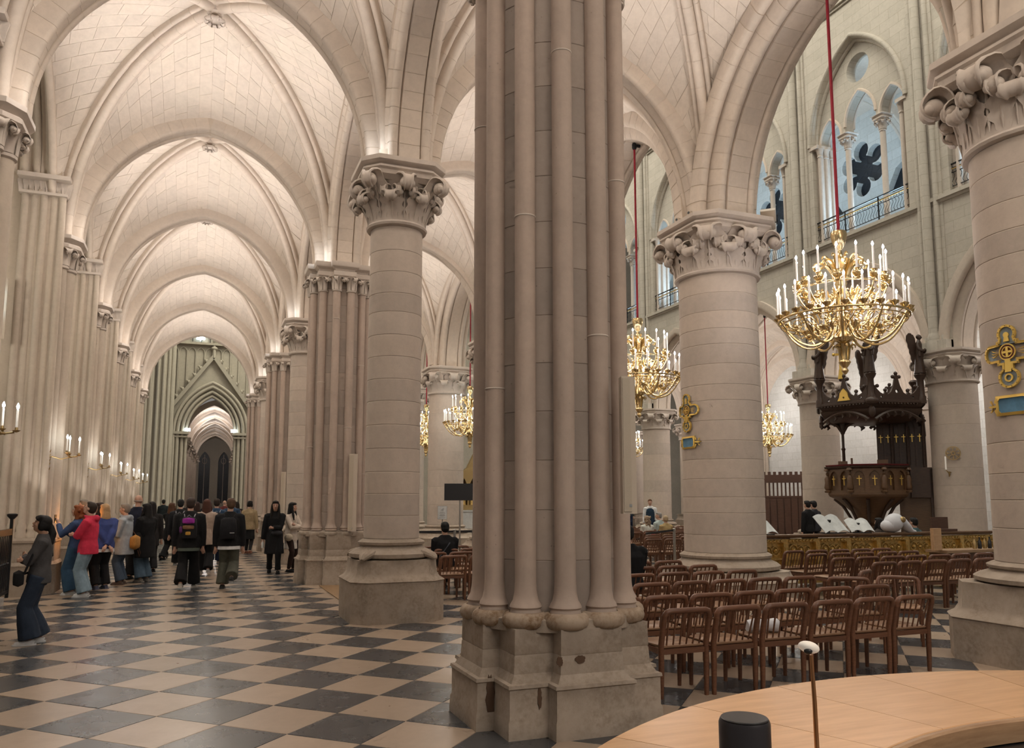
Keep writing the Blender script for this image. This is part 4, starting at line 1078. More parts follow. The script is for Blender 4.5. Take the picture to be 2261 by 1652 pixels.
# ------------------------------------------------------------------ curved oak counter with its lamp and cylinder
DC = (2.238, .377)
def arc_band(r0, r1, z0, z1, a0, a1, n=64, seg=1, ch=.006):
    R = []
    for i in range(n + 1):
        a = a0 + (a1 - a0) * i / n; c_, s_ = cos(a), sin(a)
        R.append([(r * c_, r * s_, z) for r, z in ((r0, z0), (r1 - ch, z0), (r1, z0 + ch), (r1, z1 - ch), (r1 - ch, z1), (r0 + ch, z1), (r0, z1 - ch))])
    return MB().rings(R)
desk = thing('curved_counter', 'large curved pale oak counter in the foreground at lower right', 'counter', (DC[0], DC[1], 0))
A0, A1 = radians(8), radians(150)
k_ = 11; rw = [1.37 + (2.0 - 1.37) * i / 5 for i in range(6)]
for b in range(k_):   # the top is laid in planks
    a0 = A0 + (A1 - A0) * b / k_; a1 = A0 + (A1 - A0) * (b + 1) / k_
    obj('plank', arc_band(1.39, 2.0, .965, 1.0, a0 + .0007, a1 - .0007, 10, ch=.0025), 'oak', desk, 40)
obj('inner_edge', arc_band(1.365, 1.39, .935, 1.0, A0, A1), 'oak_edge', desk, 40)
obj('front_panel', arc_band(1.90, 1.94, .04, .965, A0, A1), 'oak_edge', desk, 40)
obj('kick_board', arc_band(1.80, 1.86, .0, .10, A0, A1), 'charcoal', desk, 40)
obj('shadow_gap', arc_band(1.30, 1.88, .90, .93, A0, A1), 'blackplastic', desk, 40)
obj('work_shelf', arc_band(1.02, 1.40, .72, .75, A0, A1), 'oak', desk, 40)
obj('shelf_edge', arc_band(1.0, 1.02, .70, .752, A0, A1), 'oak_edge', desk, 40)
obj('inner_panel', arc_band(1.30, 1.33, .0, .90, A0, A1), 'carvedwood2', desk, 40)
cl = thing('black_cylinder', 'dark grey metal cylinder with slanted top standing on the oak counter', 'cylinder', (1.06, 1.385, 0))
cl.location.z = 1.0
m = MB(); R = []
for z, sl in ((0, 0), (.205, .0), (.212, 0)):
    rr = .0515 if z < .21 else .049
    R.append([(rr * cos(j * pi / 20), rr * sin(j * pi / 20), z) for j in range(40)])
obj('body', MB().rings(R), 'charcoal', cl, 40)
obj('lid', MB().lathe([(.045, .208), (.0475, .212), (.0475, .2145), (.046, .216)], 40), 'blackplastic', cl, 40)
ln = thing('slim_copper_lamp', 'slim copper rod lamp with small pale oval head rising from the counter', 'lamp', (1.33, 1.48, 1.0))
obj('rod', MB().tube([(0, 0, .004), (-.002, 0, .20), (-.006, 0, .305)], [.006, .005, .0042], 10), 'copper', ln)
obj('base', MB().lathe([(.03, 0), (.03, .006), (.008, .012), (.006, .02)], 24), 'copper', ln)
obj('head', MB().ball((-.012, 0, .322), (.026, .02, .0135), 20, 10, rot=Euler((0, .25, 0)).to_matrix()), 'wax', ln, 60)
obj('mouth', MB().ball((-.024, -.011, .316), (.010, .009, .008), 12, 8), 'blackplastic', ln, 60)

# ------------------------------------------------------------------ chandeliers
def chandelier_proto(full=True):
    t = thing('chandelier', 'x', 'chandelier')
    sg = 20 if full else 10
    obj('shaft', MB().lathe([(.0, -.80), (.025, -.78), (.05, -.74), (.03, -.70), (.06, -.66), (.085, -.62), (.055, -.58), (.06, -.45), (.085, -.36), (.07, -.34), (.12, -.31), (.15, -.27), (.13, -.22), (.085, -.18), (.07, .10), (.09, .16), (.07, .22), (.06, .45), (.085, .52), (.06, .58), (.09, .72), (.13, .82), (.15, .86), (.06, .90), (.03, 1.0), (.035, 1.02), (.06, 1.05), (.10, 1.16), (.115, 1.24), (.10, 1.29), (.03, 1.31)], sg), 'gold', t, 50)
    for i in range(8):
        a = i * pi / 4 + .2; m = MB()
        m.tube(curvy([(r * cos(a), r * sin(a), z) for r, z in ((.08, .58), (.13, .72), (.22, .82), (.31, .83), (.36, .78), (.345, .73), (.31, .74), (.31, .77))], 3), curvy_r([.03, .03, .026, .02, .016, .014, .011, .008], 3), 5)
        m.tube(curvy([(r * cos(a + .2), r * sin(a + .2), z) for r, z in ((.08, .62), (.12, .78), (.18, .90), (.24, .92), (.26, .88))], 3), curvy_r([.026, .024, .018, .013, .008], 3), 5)
        obj('crown_leaf', m, 'gold', t, 60)
    for i in range(6):
        a = i * pi / 3; obj('pendant_leaf', MB().tube([(r * cos(a), r * sin(a), z) for r, z in ((.05, -.58), (.07, -.42), (.12, -.37), (.155, -.40), (.15, -.43))], [.02, .022, .02, .014, .008], 5), 'gold', t, 60)
    NL, NU = 24, 15; R1, R2 = .87, .60
    obj('ring', MB().tube([(u, v, 0) for u, v in circ(0, 0, R1, 48)], .016, 6, closed=True).tube([(u, v, -.055) for u, v in circ(0, 0, R1 - .03, 48)], .010, 5, closed=True), 'gold', t, 60)
    obj('ring', MB().tube([(u, v, .43) for u, v in circ(0, 0, R2, 40)], .015, 6, closed=True), 'gold', t, 60)
    for i in range(10):
        a = i * 2 * pi / 10 + .15
        obj('arm', MB().tube(curvy([(r * cos(a), r * sin(a), z) for r, z in ((.12, .02), (.17, -.16), (.26, -.30), (.42, -.37), (.60, -.32), (.74, -.19), (.83, -.05), (.86, .0))], 4), curvy_r([.020, .020, .019, .018, .017, .016, .014, .012], 4), 6), 'gold', t, 60)
    for i in range(8):
        a = i * 2 * pi / 8
        obj('arm', MB().tube(curvy([(r * cos(a), r * sin(a), z) for r, z in ((.08, .40), (.14, .24), (.28, .14), (.42, .17), (.53, .28), (.59, .42))], 4), curvy_r([.018, .017, .016, .015, .014, .012], 4), 6), 'gold', t, 60)
    sc = MB()
    for i in range(14 if full else 9):
        a = i * 2 * pi / (14 if full else 9) + .07
        for rc, zc, R0, s0 in ((.50, -.10, .14, 1), (.30, -.12, .11, -1), (.68, -.08, .09, -1), (.36, .26, .10, 1), (.22, .0, .07, 1)):
            pts = []
            for u in range(22):
                f = u / 21; q = s0 * f * 4.3 * pi / 1.5 + .6; rr = R0 * (1 - .82 * f)
                r_, z_ = rc + rr * cos(q), zc + rr * sin(q)
                aa = a + .12 * sin(f * 4 + i); pts.append((r_ * cos(aa), r_ * sin(aa), z_))
            sc.tube(pts, [.0095 * (1 - .45 * u / 21) for u in range(22)], 4); sc.ball(pts[-1], .018, 6, 4)
        if full:
            for rc, zc, al in ((.55, .12, .5), (.70, .03, -.4), (.45, .30, .8), (.62, -.20, .2), (.34, .05, .6), (.24, .36, -.3), (.40, -.20, .9)):
                x, y = rc * cos(a + al * .3), rc * sin(a + al * .3)
                sc.tube([(x, y, zc - .06), (x * 1.05, y * 1.05, zc), (x * 1.16, y * 1.16, zc + .05), (x * 1.24, y * 1.24, zc + .02)], [.006, .024, .018, .003], 4, flat=.4)
    obj('scrollwork', sc, 'gold', t, 60, kind='stuff')
    cups = []
    for i in range(NL): a = i * 2 * pi / NL + .05; cups.append((R1 * cos(a), R1 * sin(a), .02, 1, .33))
    for i in range(NU): a = i * 2 * pi / NU + .1; cups.append((R2 * cos(a), R2 * sin(a), .45, 0, .33))
    for i in range(8): a = i * 2 * pi / 8 + .3; cups.append((.52 * cos(a), .52 * sin(a), -.22, 1, .24))
    cup1 = MB().lathe([(.006, -.03), (.02, -.025), (.015, -.005), (.055, .03), (.062, .052), (.05, .05), (.022, .045), (.022, .07), (.012, .075)], 10)
    cup2 = MB().lathe([(.02, -.02), (.045, -.015), (.035, .01), (.06, .03), (.075, .06), (.06, .085), (.03, .095), (.03, .115), (.045, .125), (.02, .13)], 12)
    fl = MB().lathe([(.004, 0), (.013, .014), (.0155, .03), (.010, .05), (.002, .066)], 8)
    if full:
        mc1, mc2 = cup1.mesh('cup', 'gold', 50), cup2.mesh('cup', 'gold', 50)
        cd = {}
        mf = fl.mesh('flame', 'flame', 60)
        for x, y, z, ty, h in cups:
            cu = obj('cup', mc1 if ty else mc2, parent=t, loc=(x, y, z)); z0 = .065 if ty else .12
            if (ty, h) not in cd: cd[(ty, h)] = MB().lathe([(.0135, z0 - .01), (.0135, z0 + h - .006), (.009, z0 + h)], 8).mesh('candle', 'wax', 50)
            obj('candle', cd[(ty, h)], parent=cu); obj('flame', mf, parent=cu, loc=(0, 0, z0 + h))
    else:
        a_, b_, c_ = MB(), MB(), MB()
        for x, y, z, ty, h in cups:
            T = Matrix.Translation((x, y, z)); z0 = .065 if ty else .12
            a_.merge(cup1 if ty else cup2, T); b_.merge(MB().lathe([(.0135, z0 - .01), (.0135, z0 + h)], 6), T); c_.merge(fl, T @ Matrix.Translation((0, 0, z0 + h)))
        obj('cups', a_, 'gold', t, 50, kind='stuff'); obj('candles', b_, 'wax', t, 50, kind='stuff'); obj('flames', c_, 'flame_blue', t, 50, kind='stuff')
    return t
cf = chandelier_proto(True); cs_ = chandelier_proto(False)
def rope(x, y, z0, z1, lab):
    t = thing('hanging_rope', lab, 'rope', (x, y, 0))
    obj('cord', MB().tube([(0, 0, z0), (0, 0, z1)], .022, 8), 'rope', t)
    obj('hook', MB().lathe([(.03, z1 - .02), (.05, z1 + .02), (.05, z1 + .1), (.02, z1 + .14)], 10).box((.07, 0, z1 + .08), (.14, .05, .05)), 'iron', t)
CHN = [(XN, 8.53, 4.22, cf, 'huge gilt chandelier with lit candles hanging at upper right', 'long crimson rope of the huge right chandelier', 9.22),
       (XN, Yk(1) + a, 4.16, cf, 'gilt chandelier half hidden at the right edge of the central pier', 'crimson rope of the chandelier beside the central pier', 9.18),
       (XN, Yk(3) + a, 4.2, cs_, 'chandelier glimpsed between round column and central pier', 'short crimson rope seen left of the central pier', 9.18),
       (XN, Yk(4) + a, 4.2, cs_, 'chandelier mostly hidden behind the round column, a sliver at its right edge', 'crimson rope hidden behind the round column', 9.18),
       (XF, Yk(3) + a, 4.15, cs_, 'small distant chandelier between the thick nave column and the pulpit', 'crimson rope of the small distant chandelier by the pulpit', 8.95),
       (XF, Yk(5) + a, 4.3, cs_, 'smallest chandelier, low beside the far nave column at centre right', 'crimson rope of the smallest chandelier', 8.95)]
done = set()
for x, y, z, p, lb, lr, zh in CHN:
    if id(p) in done: copy_tree(p, (x, y, z), rnd.random(), lb, None)
    else: done.add(id(p)); p.location = (x, y, z); p['label'] = lb
    rope(x, y, z + 1.31, zh, lr)
    lamp('chandelier_light', 'POINT', (x, y, z + .55), 70, (1, .88, .74), None, .5)

# ------------------------------------------------------------------ enamel crosses and plaques on the nave columns
def bend(mb, r): # wrap (u, v, w) round a cylinder whose outward direction is -x
    return MB().add([(-(r + w) * cos(u / r), -(r + w) * sin(-u / r) * -1 if False else -(r + w) * sin(u / r), v) for u, v, w in mb.v], mb.f, 0)
def lobe(cx, cy_, r, a0, a1, n=7): return [(cx + r * cos(radians(a0 + (a1 - a0) * i / n)), cy_ + r * sin(radians(a0 + (a1 - a0) * i / n))) for i in range(n + 1)]
def cross_outline(g):
    rt = [(.085 + g, .13 + g), (.10 + g, .13 + g), (.10 + g, .105 + g)] + lobe(.19, .02, .085 + g, 75, -75) + [(.10 + g, -.065 - g), (.10 + g, -.10 - g), (.045 + g, -.10 - g), (.045 + g, -.16 + g * .3), (.075 + g, -.185 + g * .3)] + lobe(0, -.245, .10 + g, 28, -90)[0:]
    top = lobe(0, .21, .085 + g, 90, -35)
    right = top + rt
    left = [(-x, y) for x, y in reversed(right)][1:-1]
    return right + left
def ded_cross(x, y, z, r, lab):
    t = thing('enamel_cross', lab, 'cross', (x, y, z))
    obj('rim', bend(MB().merge(plate(cross_outline(.012), [cross_outline(-.012)], .03), Matrix.Translation((0, 0, .02))), r), 'goldpaint', t, 40)
    obj('field', bend(MB().merge(plate(cross_outline(.0), [], .016), Matrix.Translation((0, 0, .009))), r), 'enamelgrey', t, 40)
    m = MB(); m.merge(plate([(-.028, -.05), (.028, -.05), (.034, -.19), (-.034, -.19)], [], .012)); m.merge(plate(circ(0, .02, .088, 24), [circ(0, .02, .076, 24)], .014))
    m.merge(plate(circ(0, .02, .058, 24), [circ(0, .02, .048, 24)], .014))
    m.merge(plate([(-.012, -.03), (.012, -.03), (.012, .008), (.05, .008), (.05, .032), (.012, .032), (.012, .07), (-.012, .07), (-.012, .032), (-.05, .032), (-.05, .008), (-.012, .008)], [], .016))
    for s in (-1, 1):
        for v in (-.03, 0, .03): m.merge(plate([(s * .095, .02 + v * .3), (s * .16, .02 + v), (s * .185, .03 + v), (s * .16, .008 + v)], [], .012))
    m.merge(plate(circ(0, .20, .03, 10), [], .012)); m.merge(plate([(-.03, .13), (.03, .13), (.02, .18), (-.02, .18)], [], .012)); m.merge(plate(circ(0, -.25, .045, 12), [circ(0, -.25, .028, 12)], .012))
    obj('ornament', bend(MB().merge(m, Matrix.Translation((0, 0, .024))), r), 'goldpaint', t, 40)
    obj('roundel', bend(MB().merge(plate(circ(0, .02, .075, 24), [], .008), Matrix.Translation((0, 0, .019))), r), 'enamelred', t, 40)
    st = MB(); o = cross_outline(.0)
    for i in range(0, len(o), 2): st.ball((o[i][0] * 1.005, o[i][1] * 1.005, .036), .007, 6, 4)
    obj('studs', bend(st, r), 'bronze', t, 60, kind='stuff')
def plaque(x, y, z, r, lab):
    t = thing('enamel_plaque', lab, 'plaque', (x, y, z))
    o8 = lambda g: [(-.155 - g, -.05), (-.125, -.08 - g), (.125, -.08 - g), (.155 + g, -.05), (.155 + g, .05), (.125, .08 + g), (-.125, .08 + g), (-.155 - g, .05)]
    obj('rim', bend(MB().merge(plate([(-.18, -.105), (.18, -.105), (.18, .105), (-.18, .105)], [o8(-.005)], .022), Matrix.Translation((0, 0, .014))), r), 'goldpaint', t, 40)
    obj('field', bend(MB().merge(plate(o8(-.002), [], .012), Matrix.Translation((0, 0, .010))), r), 'enamelblue', t, 40)
    m = MB()
    for s in (-1, 1):
        m.merge(plate([(s * .18, -.012), (s * .27, -.012), (s * .27, .012), (s * .18, .012)], [], .014))
        for v in (-1, 0, 1): m.merge(plate([(s * .235, v * .012), (s * .265 + s * .02 * (v == 0), v * .055 + .012), (s * .285 + s * .03 * (v == 0), v * .06), (s * .255, v * .04 - .012)], [], .014))
        m.merge(plate([(s * .18, .09), (s * .20, .07), (s * .215, .04), (s * .19, .03)], [], .014)); m.merge(plate([(s * .18, -.09), (s * .20, -.07), (s * .215, -.04), (s * .19, -.03)], [], .014))
    obj('finials', bend(MB().merge(m, Matrix.Translation((0, 0, .012))), r), 'goldpaint', t, 40)
for k, nm in ((0, 'massive right column'), (1, 'thick nave column right of centre')):
    ded_cross(XN, Yn(k), 3.17, (.672, .692)[k], 'gilt and enamel cross on the %s' % nm); plaque(XN, Yn(k), 2.64, (.672, .692)[k], 'blue enamel plaque with gilt frame on the %s' % nm)
ded_cross(XN, Yk(3) - .02, 3.17, .67, 'gilt cross seen edge-on right of the round column'); plaque(XN, Yk(3), 2.64, .67, 'small blue plaque seen edge-on right of the round column')

# slim loudspeaker columns
def line_speaker(x, y, z0, z1, w, rz, lab):
    t = thing('column_speaker', lab, 'loudspeaker', (x, y, z0), rz)
    h = z1 - z0
    obj('case', MB().merge(plate([(-w / 2, -.05), (w * .1, -.05), (w / 2, -.015), (w / 2, .05), (-w / 2, .05)], [], h, .003), Matrix.Translation((0, 0, h / 2))), 'beige', t, 30)
    obj('grille', MB().box((-.18 * w, -.053, h / 2), (w * .5, .006, h * .97)), 'beige2', t, None)
    obj('bracket', MB().box((0, .07, h * .8), (.05, .10, .05)).box((0, .07, h * .2), (.05, .10, .05)), 'beige', t, None)
    obj('badge', MB().box((.0, -.056, .06), (.02, .004, .02)), 'steel', t, None)
line_speaker(2.98, 5.16, 1.56, 2.58, .11, radians(-18), 'slim beige column loudspeaker on the central pier')
line_speaker(2.94, 16.15, 1.05, 2.6, .16, radians(-18), 'slim beige column loudspeaker on the second clustered pier')
line_speaker(2.65, 27.1, 1.1, 2.6, .16, 0, 'slim beige loudspeaker far along on the third clustered pier')

# floodlights and cameras on the capitals
def flood(x, y, z, rz, lab, s=1.0, dark=False, tilt=.4):
    t = thing('floodlight', lab, 'floodlight', (x, y, z), rz)
    M_ = Matrix.Translation((0, 0, .13 * s)) @ Matrix.Rotation(tilt, 4, 'X')
    obj('housing', MB().merge(MB().box((0, 0, 0), (.22 * s, .08 * s, .20 * s), ch=.012 * s), M_), 'blackplastic' if dark else 'beige', t, 30)
    obj('lens', MB().merge(MB().box((0, .043 * s, 0), (.18 * s, .006, .16 * s)), M_), 'beige2', t, None)
    obj('yoke', MB().tube([(-.13 * s, 0, .13 * s), (-.13 * s, 0, .02), (0, 0, .008), (.13 * s, 0, .02), (.13 * s, 0, .13 * s)], .010, 5), 'iron', t)
flood(2.36, 11.02, ZS, 2.5, 'small pale lamp box on the capital of the round column', .75, tilt=.1)
flood(XN + .72, Yk(1) - .55, ZSN, -.75, 'tilted square floodlight on the thick nave column capital', 1.15, tilt=.75)
def spot_small(x, y, z, rz, lab):
    t = thing('spot_lamp', lab, 'spotlight', (x, y, z), rz)
    obj('barrel', MB().tube([(0, -.07, .10), (0, .07, .10)], .045, 12).tube([(0, -.075, .10), (0, -.071, .10)], .036, 12), 'beige', t)
    obj('eye', MB().tube([(0, -.078, .10), (0, -.074, .10)], .024, 10), 'blackplastic', t); obj('foot', MB().bar((0, 0, 0), (0, 0, .08), .03), 'iron', t)
for x, y, z, lb in ((XN - .66, Yk(0) + .35, ZSN, 'small round spotlight above the big right capital, lower one'), (XN - .66, Yk(0) - .05, ZSN, 'small round spotlight above the big right capital, upper one'), (XN - .68, Yk(1) + .12, ZSN, 'small spotlight at the left end of the nave column capital'), (XN - .68, Yk(1) - .25, ZSN, 'second small spotlight on the nave column capital')):
    spot_small(x, y, z, radians(-70), lb)

# ------------------------------------------------------------------ candle sconces along the chapel piers
def sconce(k, lab, dy=0.0):
    t = thing('wall_sconce', lab, 'sconce', (-2.58, Yk(k) - .42 + dy, 2.42))
    m = MB().tube([(0, 0, -.28), (.03, 0, -.10), (0, 0, .12)], [.012, .03, .012], 6)
    for i in range(5): m.tube([(.01, 0, -.22 + i * .08), (.07, .03 * (-1) ** i, -.20 + i * .08), (.09, 0, -.16 + i * .08)], [.014, .012, .004], 5)
    obj('wall_plate', m, 'bronze', t, 60)
    obj('arm', MB().tube([(0, 0, 0), (.12, 0, .035), (.25, 0, -.01), (.40, 0, .03), (.52, 0, .05)], .013, 6).tube([(.36, -.16, .08), (.40, -.10, .03), (.42, 0, .03), (.40, .10, .03), (.36, .16, .08)], .011, 6), 'bronze', t, 60)
    cup = MB().lathe([(.008, 0), (.03, .01), (.045, .025), (.02, .028), (.017, .06)], 10); cn = MB().lathe([(.013, .05), (.013, .27), (.009, .276)], 8); fl = MB().lathe([(.004, .276), (.015, .295), (.017, .315), (.010, .335), (.002, .355)], 8)
    for x, y, z in ((.36, -.16, .08), (.54, 0, .05), (.36, .16, .08)):
        c_ = obj('cup', cup, 'bronze', t, 50, (x, y, z)); obj('candle', cn, 'wax', c_, 50); obj('flame', fl, 'flame_blue', c_, 60)
    lamp('sconce_light', 'POINT', (-2.0, Yk(k) - .42 + dy, 2.95), 5, (1, .92, .85), None, .08)
for k, lb in ((1, 'brass candle sconce cut by the left picture edge'), (2, 'brass three-candle sconce above the dark ponytail'), (3, 'brass candle sconce second from the ponytailed woman'), (4, 'brass candle sconce third along the piers'), (6, 'last small candle sconce, near the transept')):
    sconce(k, lb)
sconce(5, 'brass candle sconce fourth along the piers, low')
# chapel lamps seen at the left edge
t = thing('chapel_wall_lamp', 'three bright bluish lamps stacked on the chapel wall at left edge', 'lamp', (-3.36, 16.05, 5.05))
obj('panel', MB().box((0, .08, 0), (.16, .04, 1.1)), 'beige', t, None)
for i in range(3): obj('bulb', MB().ball((-.02, 0, .3 - i * .19), (.06, .05, .045), 10, 6), 'litglass', t, 60)
# iron fence with step
t = thing('iron_fence', 'black wrought iron fence panel at the far left edge', 'fence', (-2.74, 0, 0))
for y in (12.25, 14.92): 
    p = obj('post', MB().bar((0, y, .12), (0, y, 1.42), .045), 'iron', t)
    obj('cap', MB().lathe([(.03, 1.36), (.075, 1.41), (.08, 1.44), (.05, 1.45)], 8, (0, y, 0)), 'iron', p)
obj('top_rail', MB().bar((0, 12.25, 1.16), (0, 14.92, 1.16), .04, .10), 'iron', t); obj('bottom_rail', MB().bar((0, 12.25, .22), (0, 14.92, .22), .035, .05), 'iron', t)
for i in range(21):
    y = 12.36 + i * .122; m = MB().bar((0, y, .22), (0, y, 1.12), .016)
    m.tube([(0, y + .05 * sin(u * pi / 3), .25 + u * .14) for u in range(7)], .009, 4); m.ball((0, y, .66), .028, 6, 4)
    obj('baluster', m, 'iron', t, 60)
tag(obj('chapel_step', MB().box((-3.15, 13.66, .06), (.72, 2.7, .12)).box((-3.3, 13.66, .16), (.42, 2.7, .08)), 'marble', None, None), 'pale stone step under the iron fence at left', 'step')
# candle rack with glowing votive lights
t = thing('votive_candle_rack', 'dark rack of glowing orange votive candles behind the standing group', 'candle rack', (-2.02, 17.2, 0))
obj('stand', MB().box((0, 0, .40), (.30, .30, .80)), 'blackplastic', t, None)
for i in range(3):
    obj('shelf', MB().box((0, .10 - .10 * i, 1.02 - .10 * i), (.30, .10, .02)), 'iron', t, None)
    for j in range(3): obj('votive', MB().lathe([(.03, 0), (.036, .04), (.032, .075), (.01, .085)], 8, (-.09 + j * .09, .10 - .10 * i, 1.03 - .10 * i)), 'candleglow', t)
lamp('votive_light', 'POINT', (-1.95, 16.9, 1.25), 7, (1, .42, .12), None, .1)
tag(obj('stone_block', MB().stack(lambda d: [(-2.10 - d, 16.62 - d), (-1.98 + d, 16.62 - d), (-1.98 + d, 16.9), (-2.10 - d, 16.9)], [(0, 0), (0, .58), (.02, .60), (.02, .66), (-.01, .68)]), 'plinth', None, 30), 'low brownish stone block behind the ponytailed woman', 'stone block')

# ------------------------------------------------------------------ screen, sign, barriers
t = thing('flat_screen', 'black flat screen on a tall thin stand left of the central pier', 'screen', (5.47, 17.0, 0), radians(-18))
obj('panel', MB().box((0, 0, 1.85), (.66, .05, .375), ch=.004), 'blackplastic', t, 30)
obj('pole', MB().tube([(.02, .04, .02), (.02, .04, 1.7)], .018, 8), 'steel', t); obj('foot', MB().box((.02, .04, .015), (.5, .4, .03)), 'iron', t, None)
t = thing('sign_post', 'white notice sheet on a post behind the man in black', 'sign', (4.95, 16.55, 0), radians(-18))
obj('pole', MB().tube([(0, .01, 0), (0, .01, 1.27)], .012, 8), 'steel', t); obj('foot', MB().lathe([(.16, 0), (.16, .012), (.02, .03)], 16), 'iron', t)
obj('frame', MB().box((0, 0, 1.40), (.205, .014, .29)), 'steel', t, None)
sh = obj('sheet', MB().box((0, -.009, 1.40), (.19, .004, .275)), 'paper', t, None)
m = MB().tube([(-.03, -.013, 1.455), (.0, -.013, 1.47), (.025, -.013, 1.50), (.03, -.013, 1.47), (.0, -.013, 1.45)], .0035, 4); m.bar((-.025, -.013, 1.442), (.03, -.013, 1.442), .006, .003)
obj('symbol', m, 'ink', sh)
m = MB()
for i, w_ in enumerate((.11, .12, 0, .10, .12, .09, 0, .13)):
    if w_: m.bar((-w_ / 2, -.0125, 1.405 - i * .016), (w_ / 2, -.0125, 1.405 - i * .016), .002, .005)
obj('text_line', m, 'ink', sh, None, kind='stuff')
def stanchion(x, y, lab, g=None):
    t = thing('belt_post', lab, 'barrier post', (x, y, 0), 0, g)
    obj('pole', MB().lathe([(.032, .02), (.032, .93), (.036, .935), (.036, 1.0), (.02, 1.01)], 14), 'steel', t); obj('foot', MB().lathe([(.17, 0), (.17, .012), (.05, .03)], 20), 'iron', t)
stanchion(5.5, 17.4, 'steel belt post left under the black screen'); stanchion(5.95, 17.4, 'steel belt post right under the black screen'); stanchion(10.56, 16.2, 'steel belt post left of the thick nave column')
tag(obj('barrier_belt', MB().bar((3.2, 17.4, .96), (6.6, 17.4, .96), .004, .05), 'blackplastic', None, None), 'black barrier belt stretched behind the man in black', 'belt')
tag(obj('barrier_belt', MB().bar((9.3, 15.4, .93), (10.53, 16.2, .96), .004, .05), 'blackplastic', None, None), 'black barrier belt left of the thick nave column', 'belt')
# slim post by the tan coat woman
t = thing('queue_post', 'thin metal post beside the woman in tan coat', 'post', (1.72, 26.9, 0)); obj('pole', MB().lathe([(.03, 0), (.03, 1.0)], 10), 'beige', t); obj('foot', MB().lathe([(.16, 0), (.16, .02)], 16), 'iron', t)

# ------------------------------------------------------------------ gilded rail with its dark top, things on it
t = thing('gilded_balustrade', 'long ornate gilded balustrade with dark wooden top across the nave', 'balustrade', (0, 12.7, 0))
obj('top_rail', MB().merge(plate([(-.12, .93), (.12, .93), (.15, .96), (.15, .99), (-.15, .99), (-.15, .96)], [], 7.4), Matrix(((0, 0, 1, 13.6), (1, 0, 0, 0), (0, 1, 0, 0), (0, 0, 0, 1)))), 'carvedwood2', t, 30)
obj('frieze', MB().box((13.6, 0, .87), (7.3, .10, .07)), 'gilt', t, None); obj('bottom_rail', MB().box((13.6, 0, .10), (7.3, .16, .12)), 'gilt', t, None); obj('mid_rail', MB().box((13.6, 0, .52), (7.3, .06, .035)), 'gilt', t, None)
for i in range(10):
    x = 10.0 + i * .8
    obj('post', MB().box((x, 0, .48), (.11, .12, .72)).box((x, -.062, .5), (.06, .02, .5)), 'gilt', t, None)
    if i < 9:
        m = MB()
        for cx, cz, R0, s in ((.22, .69, .12, 1), (.58, .69, .12, -1), (.40, .69, .09, 1), (.22, .32, .13, -1), (.58, .32, .13, 1), (.40, .33, .10, -1)):
            m.tube([(x + cx + R0 * (1 - .8 * u / 13) * cos(s * u * .75), 0, cz + R0 * (1 - .8 * u / 13) * sin(s * u * .75)) for u in range(14)], .016, 5)
            m.ball((x + cx, -.02, cz), .03, 7, 5)
        for q in range(7): m.lathe([(.012, .16), (.022, .25), (.012, .34), (.02, .48)], 6, (x + .14 + q * .09, .03, 0))
        for q in range(8): m.ball((x + .10 + q * .085, -.055, .87), (.034, .03, .03), 7, 5)
        obj('scroll_panel', m, 'gilt', t, 60)
        obj('backing', MB().box((x + .4, .045, .50), (.70, .02, .66)), 'gilt', t, None)
def sheet_book(x, z0, lab, w=.62, h=.34, rz=0, tilt=.9, mat='paper'):
    t = thing('open_papers', lab, 'papers', (x, 12.72, z0), rz)
    for s in (-1, 1):
        pts = [[(s * w / 2 * (i / 6), -.05 + j * .16 * .5, .02 + .05 * sin(i / 6 * pi) + (j / 4) * h * .7) for j in range(5)] for i in range(7)]
        m = MB().rings(pts, closed=False); m.rings([[(p[0], p[1] + .006, p[2] - .006) for p in r] for r in pts], closed=False)
        obj('page', m, mat, t, 60)
    obj('stand', MB().box((0, .10, .01), (w * .7, .30, .02)).bar((0, .2, .02), (0, .16, h * .6), .05), 'blackplastic', t, None)
sheet_book(10.35, .99, 'white cloth-like papers spread at the left end of gilded rail'); sheet_book(12.15, .99, 'large white open music sheets standing on the gilded rail', .7, .46, .1); sheet_book(12.85, .99, 'smaller pale papers right of the large music sheets', .5, .34, -.3)
t = thing('cloth_bundle', 'white rounded cloth bundle lying on the gilded rail before the pulpit', 'bundle', (13.75, 12.75, .99))
m = MB().ball((0, 0, .20), (.24, .18, .19), 18, 10, rot=Euler((0, -.5, 0)).to_matrix()); m.ball((-.10, .02, .14), (.20, .16, .14), 14, 8); obj('roll', m, 'cloth', t, 60)
m = MB().tube([(.05, -.05, .24), (.18, -.06, .22), (.30, -.06, .10), (.40, -.08, .02), (.52, -.08, .015)], [.10, .12, .12, .07, .03], 10, flat=.8); obj('fold', m, 'cloth', t, 60)
obj('hollow', MB().ball((.10, -.15, .27), (.075, .05, .065), 12, 8), 'bronze', t, 60)
tag(obj('open_case', MB().box((15.2, 12.75, 1.02), (.55, .22, .05)).box((15.2, 12.86, 1.16), (.5, .03, .28)), 'screenwood', None, None), 'brown open wooden case on the gilded rail right of the pulpit', 'case')
t = thing('low_cabinet', 'brown low cabinet with glass bottles row behind the right pillar', 'cabinet', (14.7, 11.4, 0)); obj('body', MB().box((0, 0, .36), (2.6, .4, .60)), 'carvedwood2', t, None); obj('top', MB().box((0, 0, .685), (2.7, .5, .05)), 'oak_edge', t, None)
for s in (-.65, .65): obj('door', MB().box((s, -.21, .36), (1.2, .02, .5)), 'screenwood', t, None)
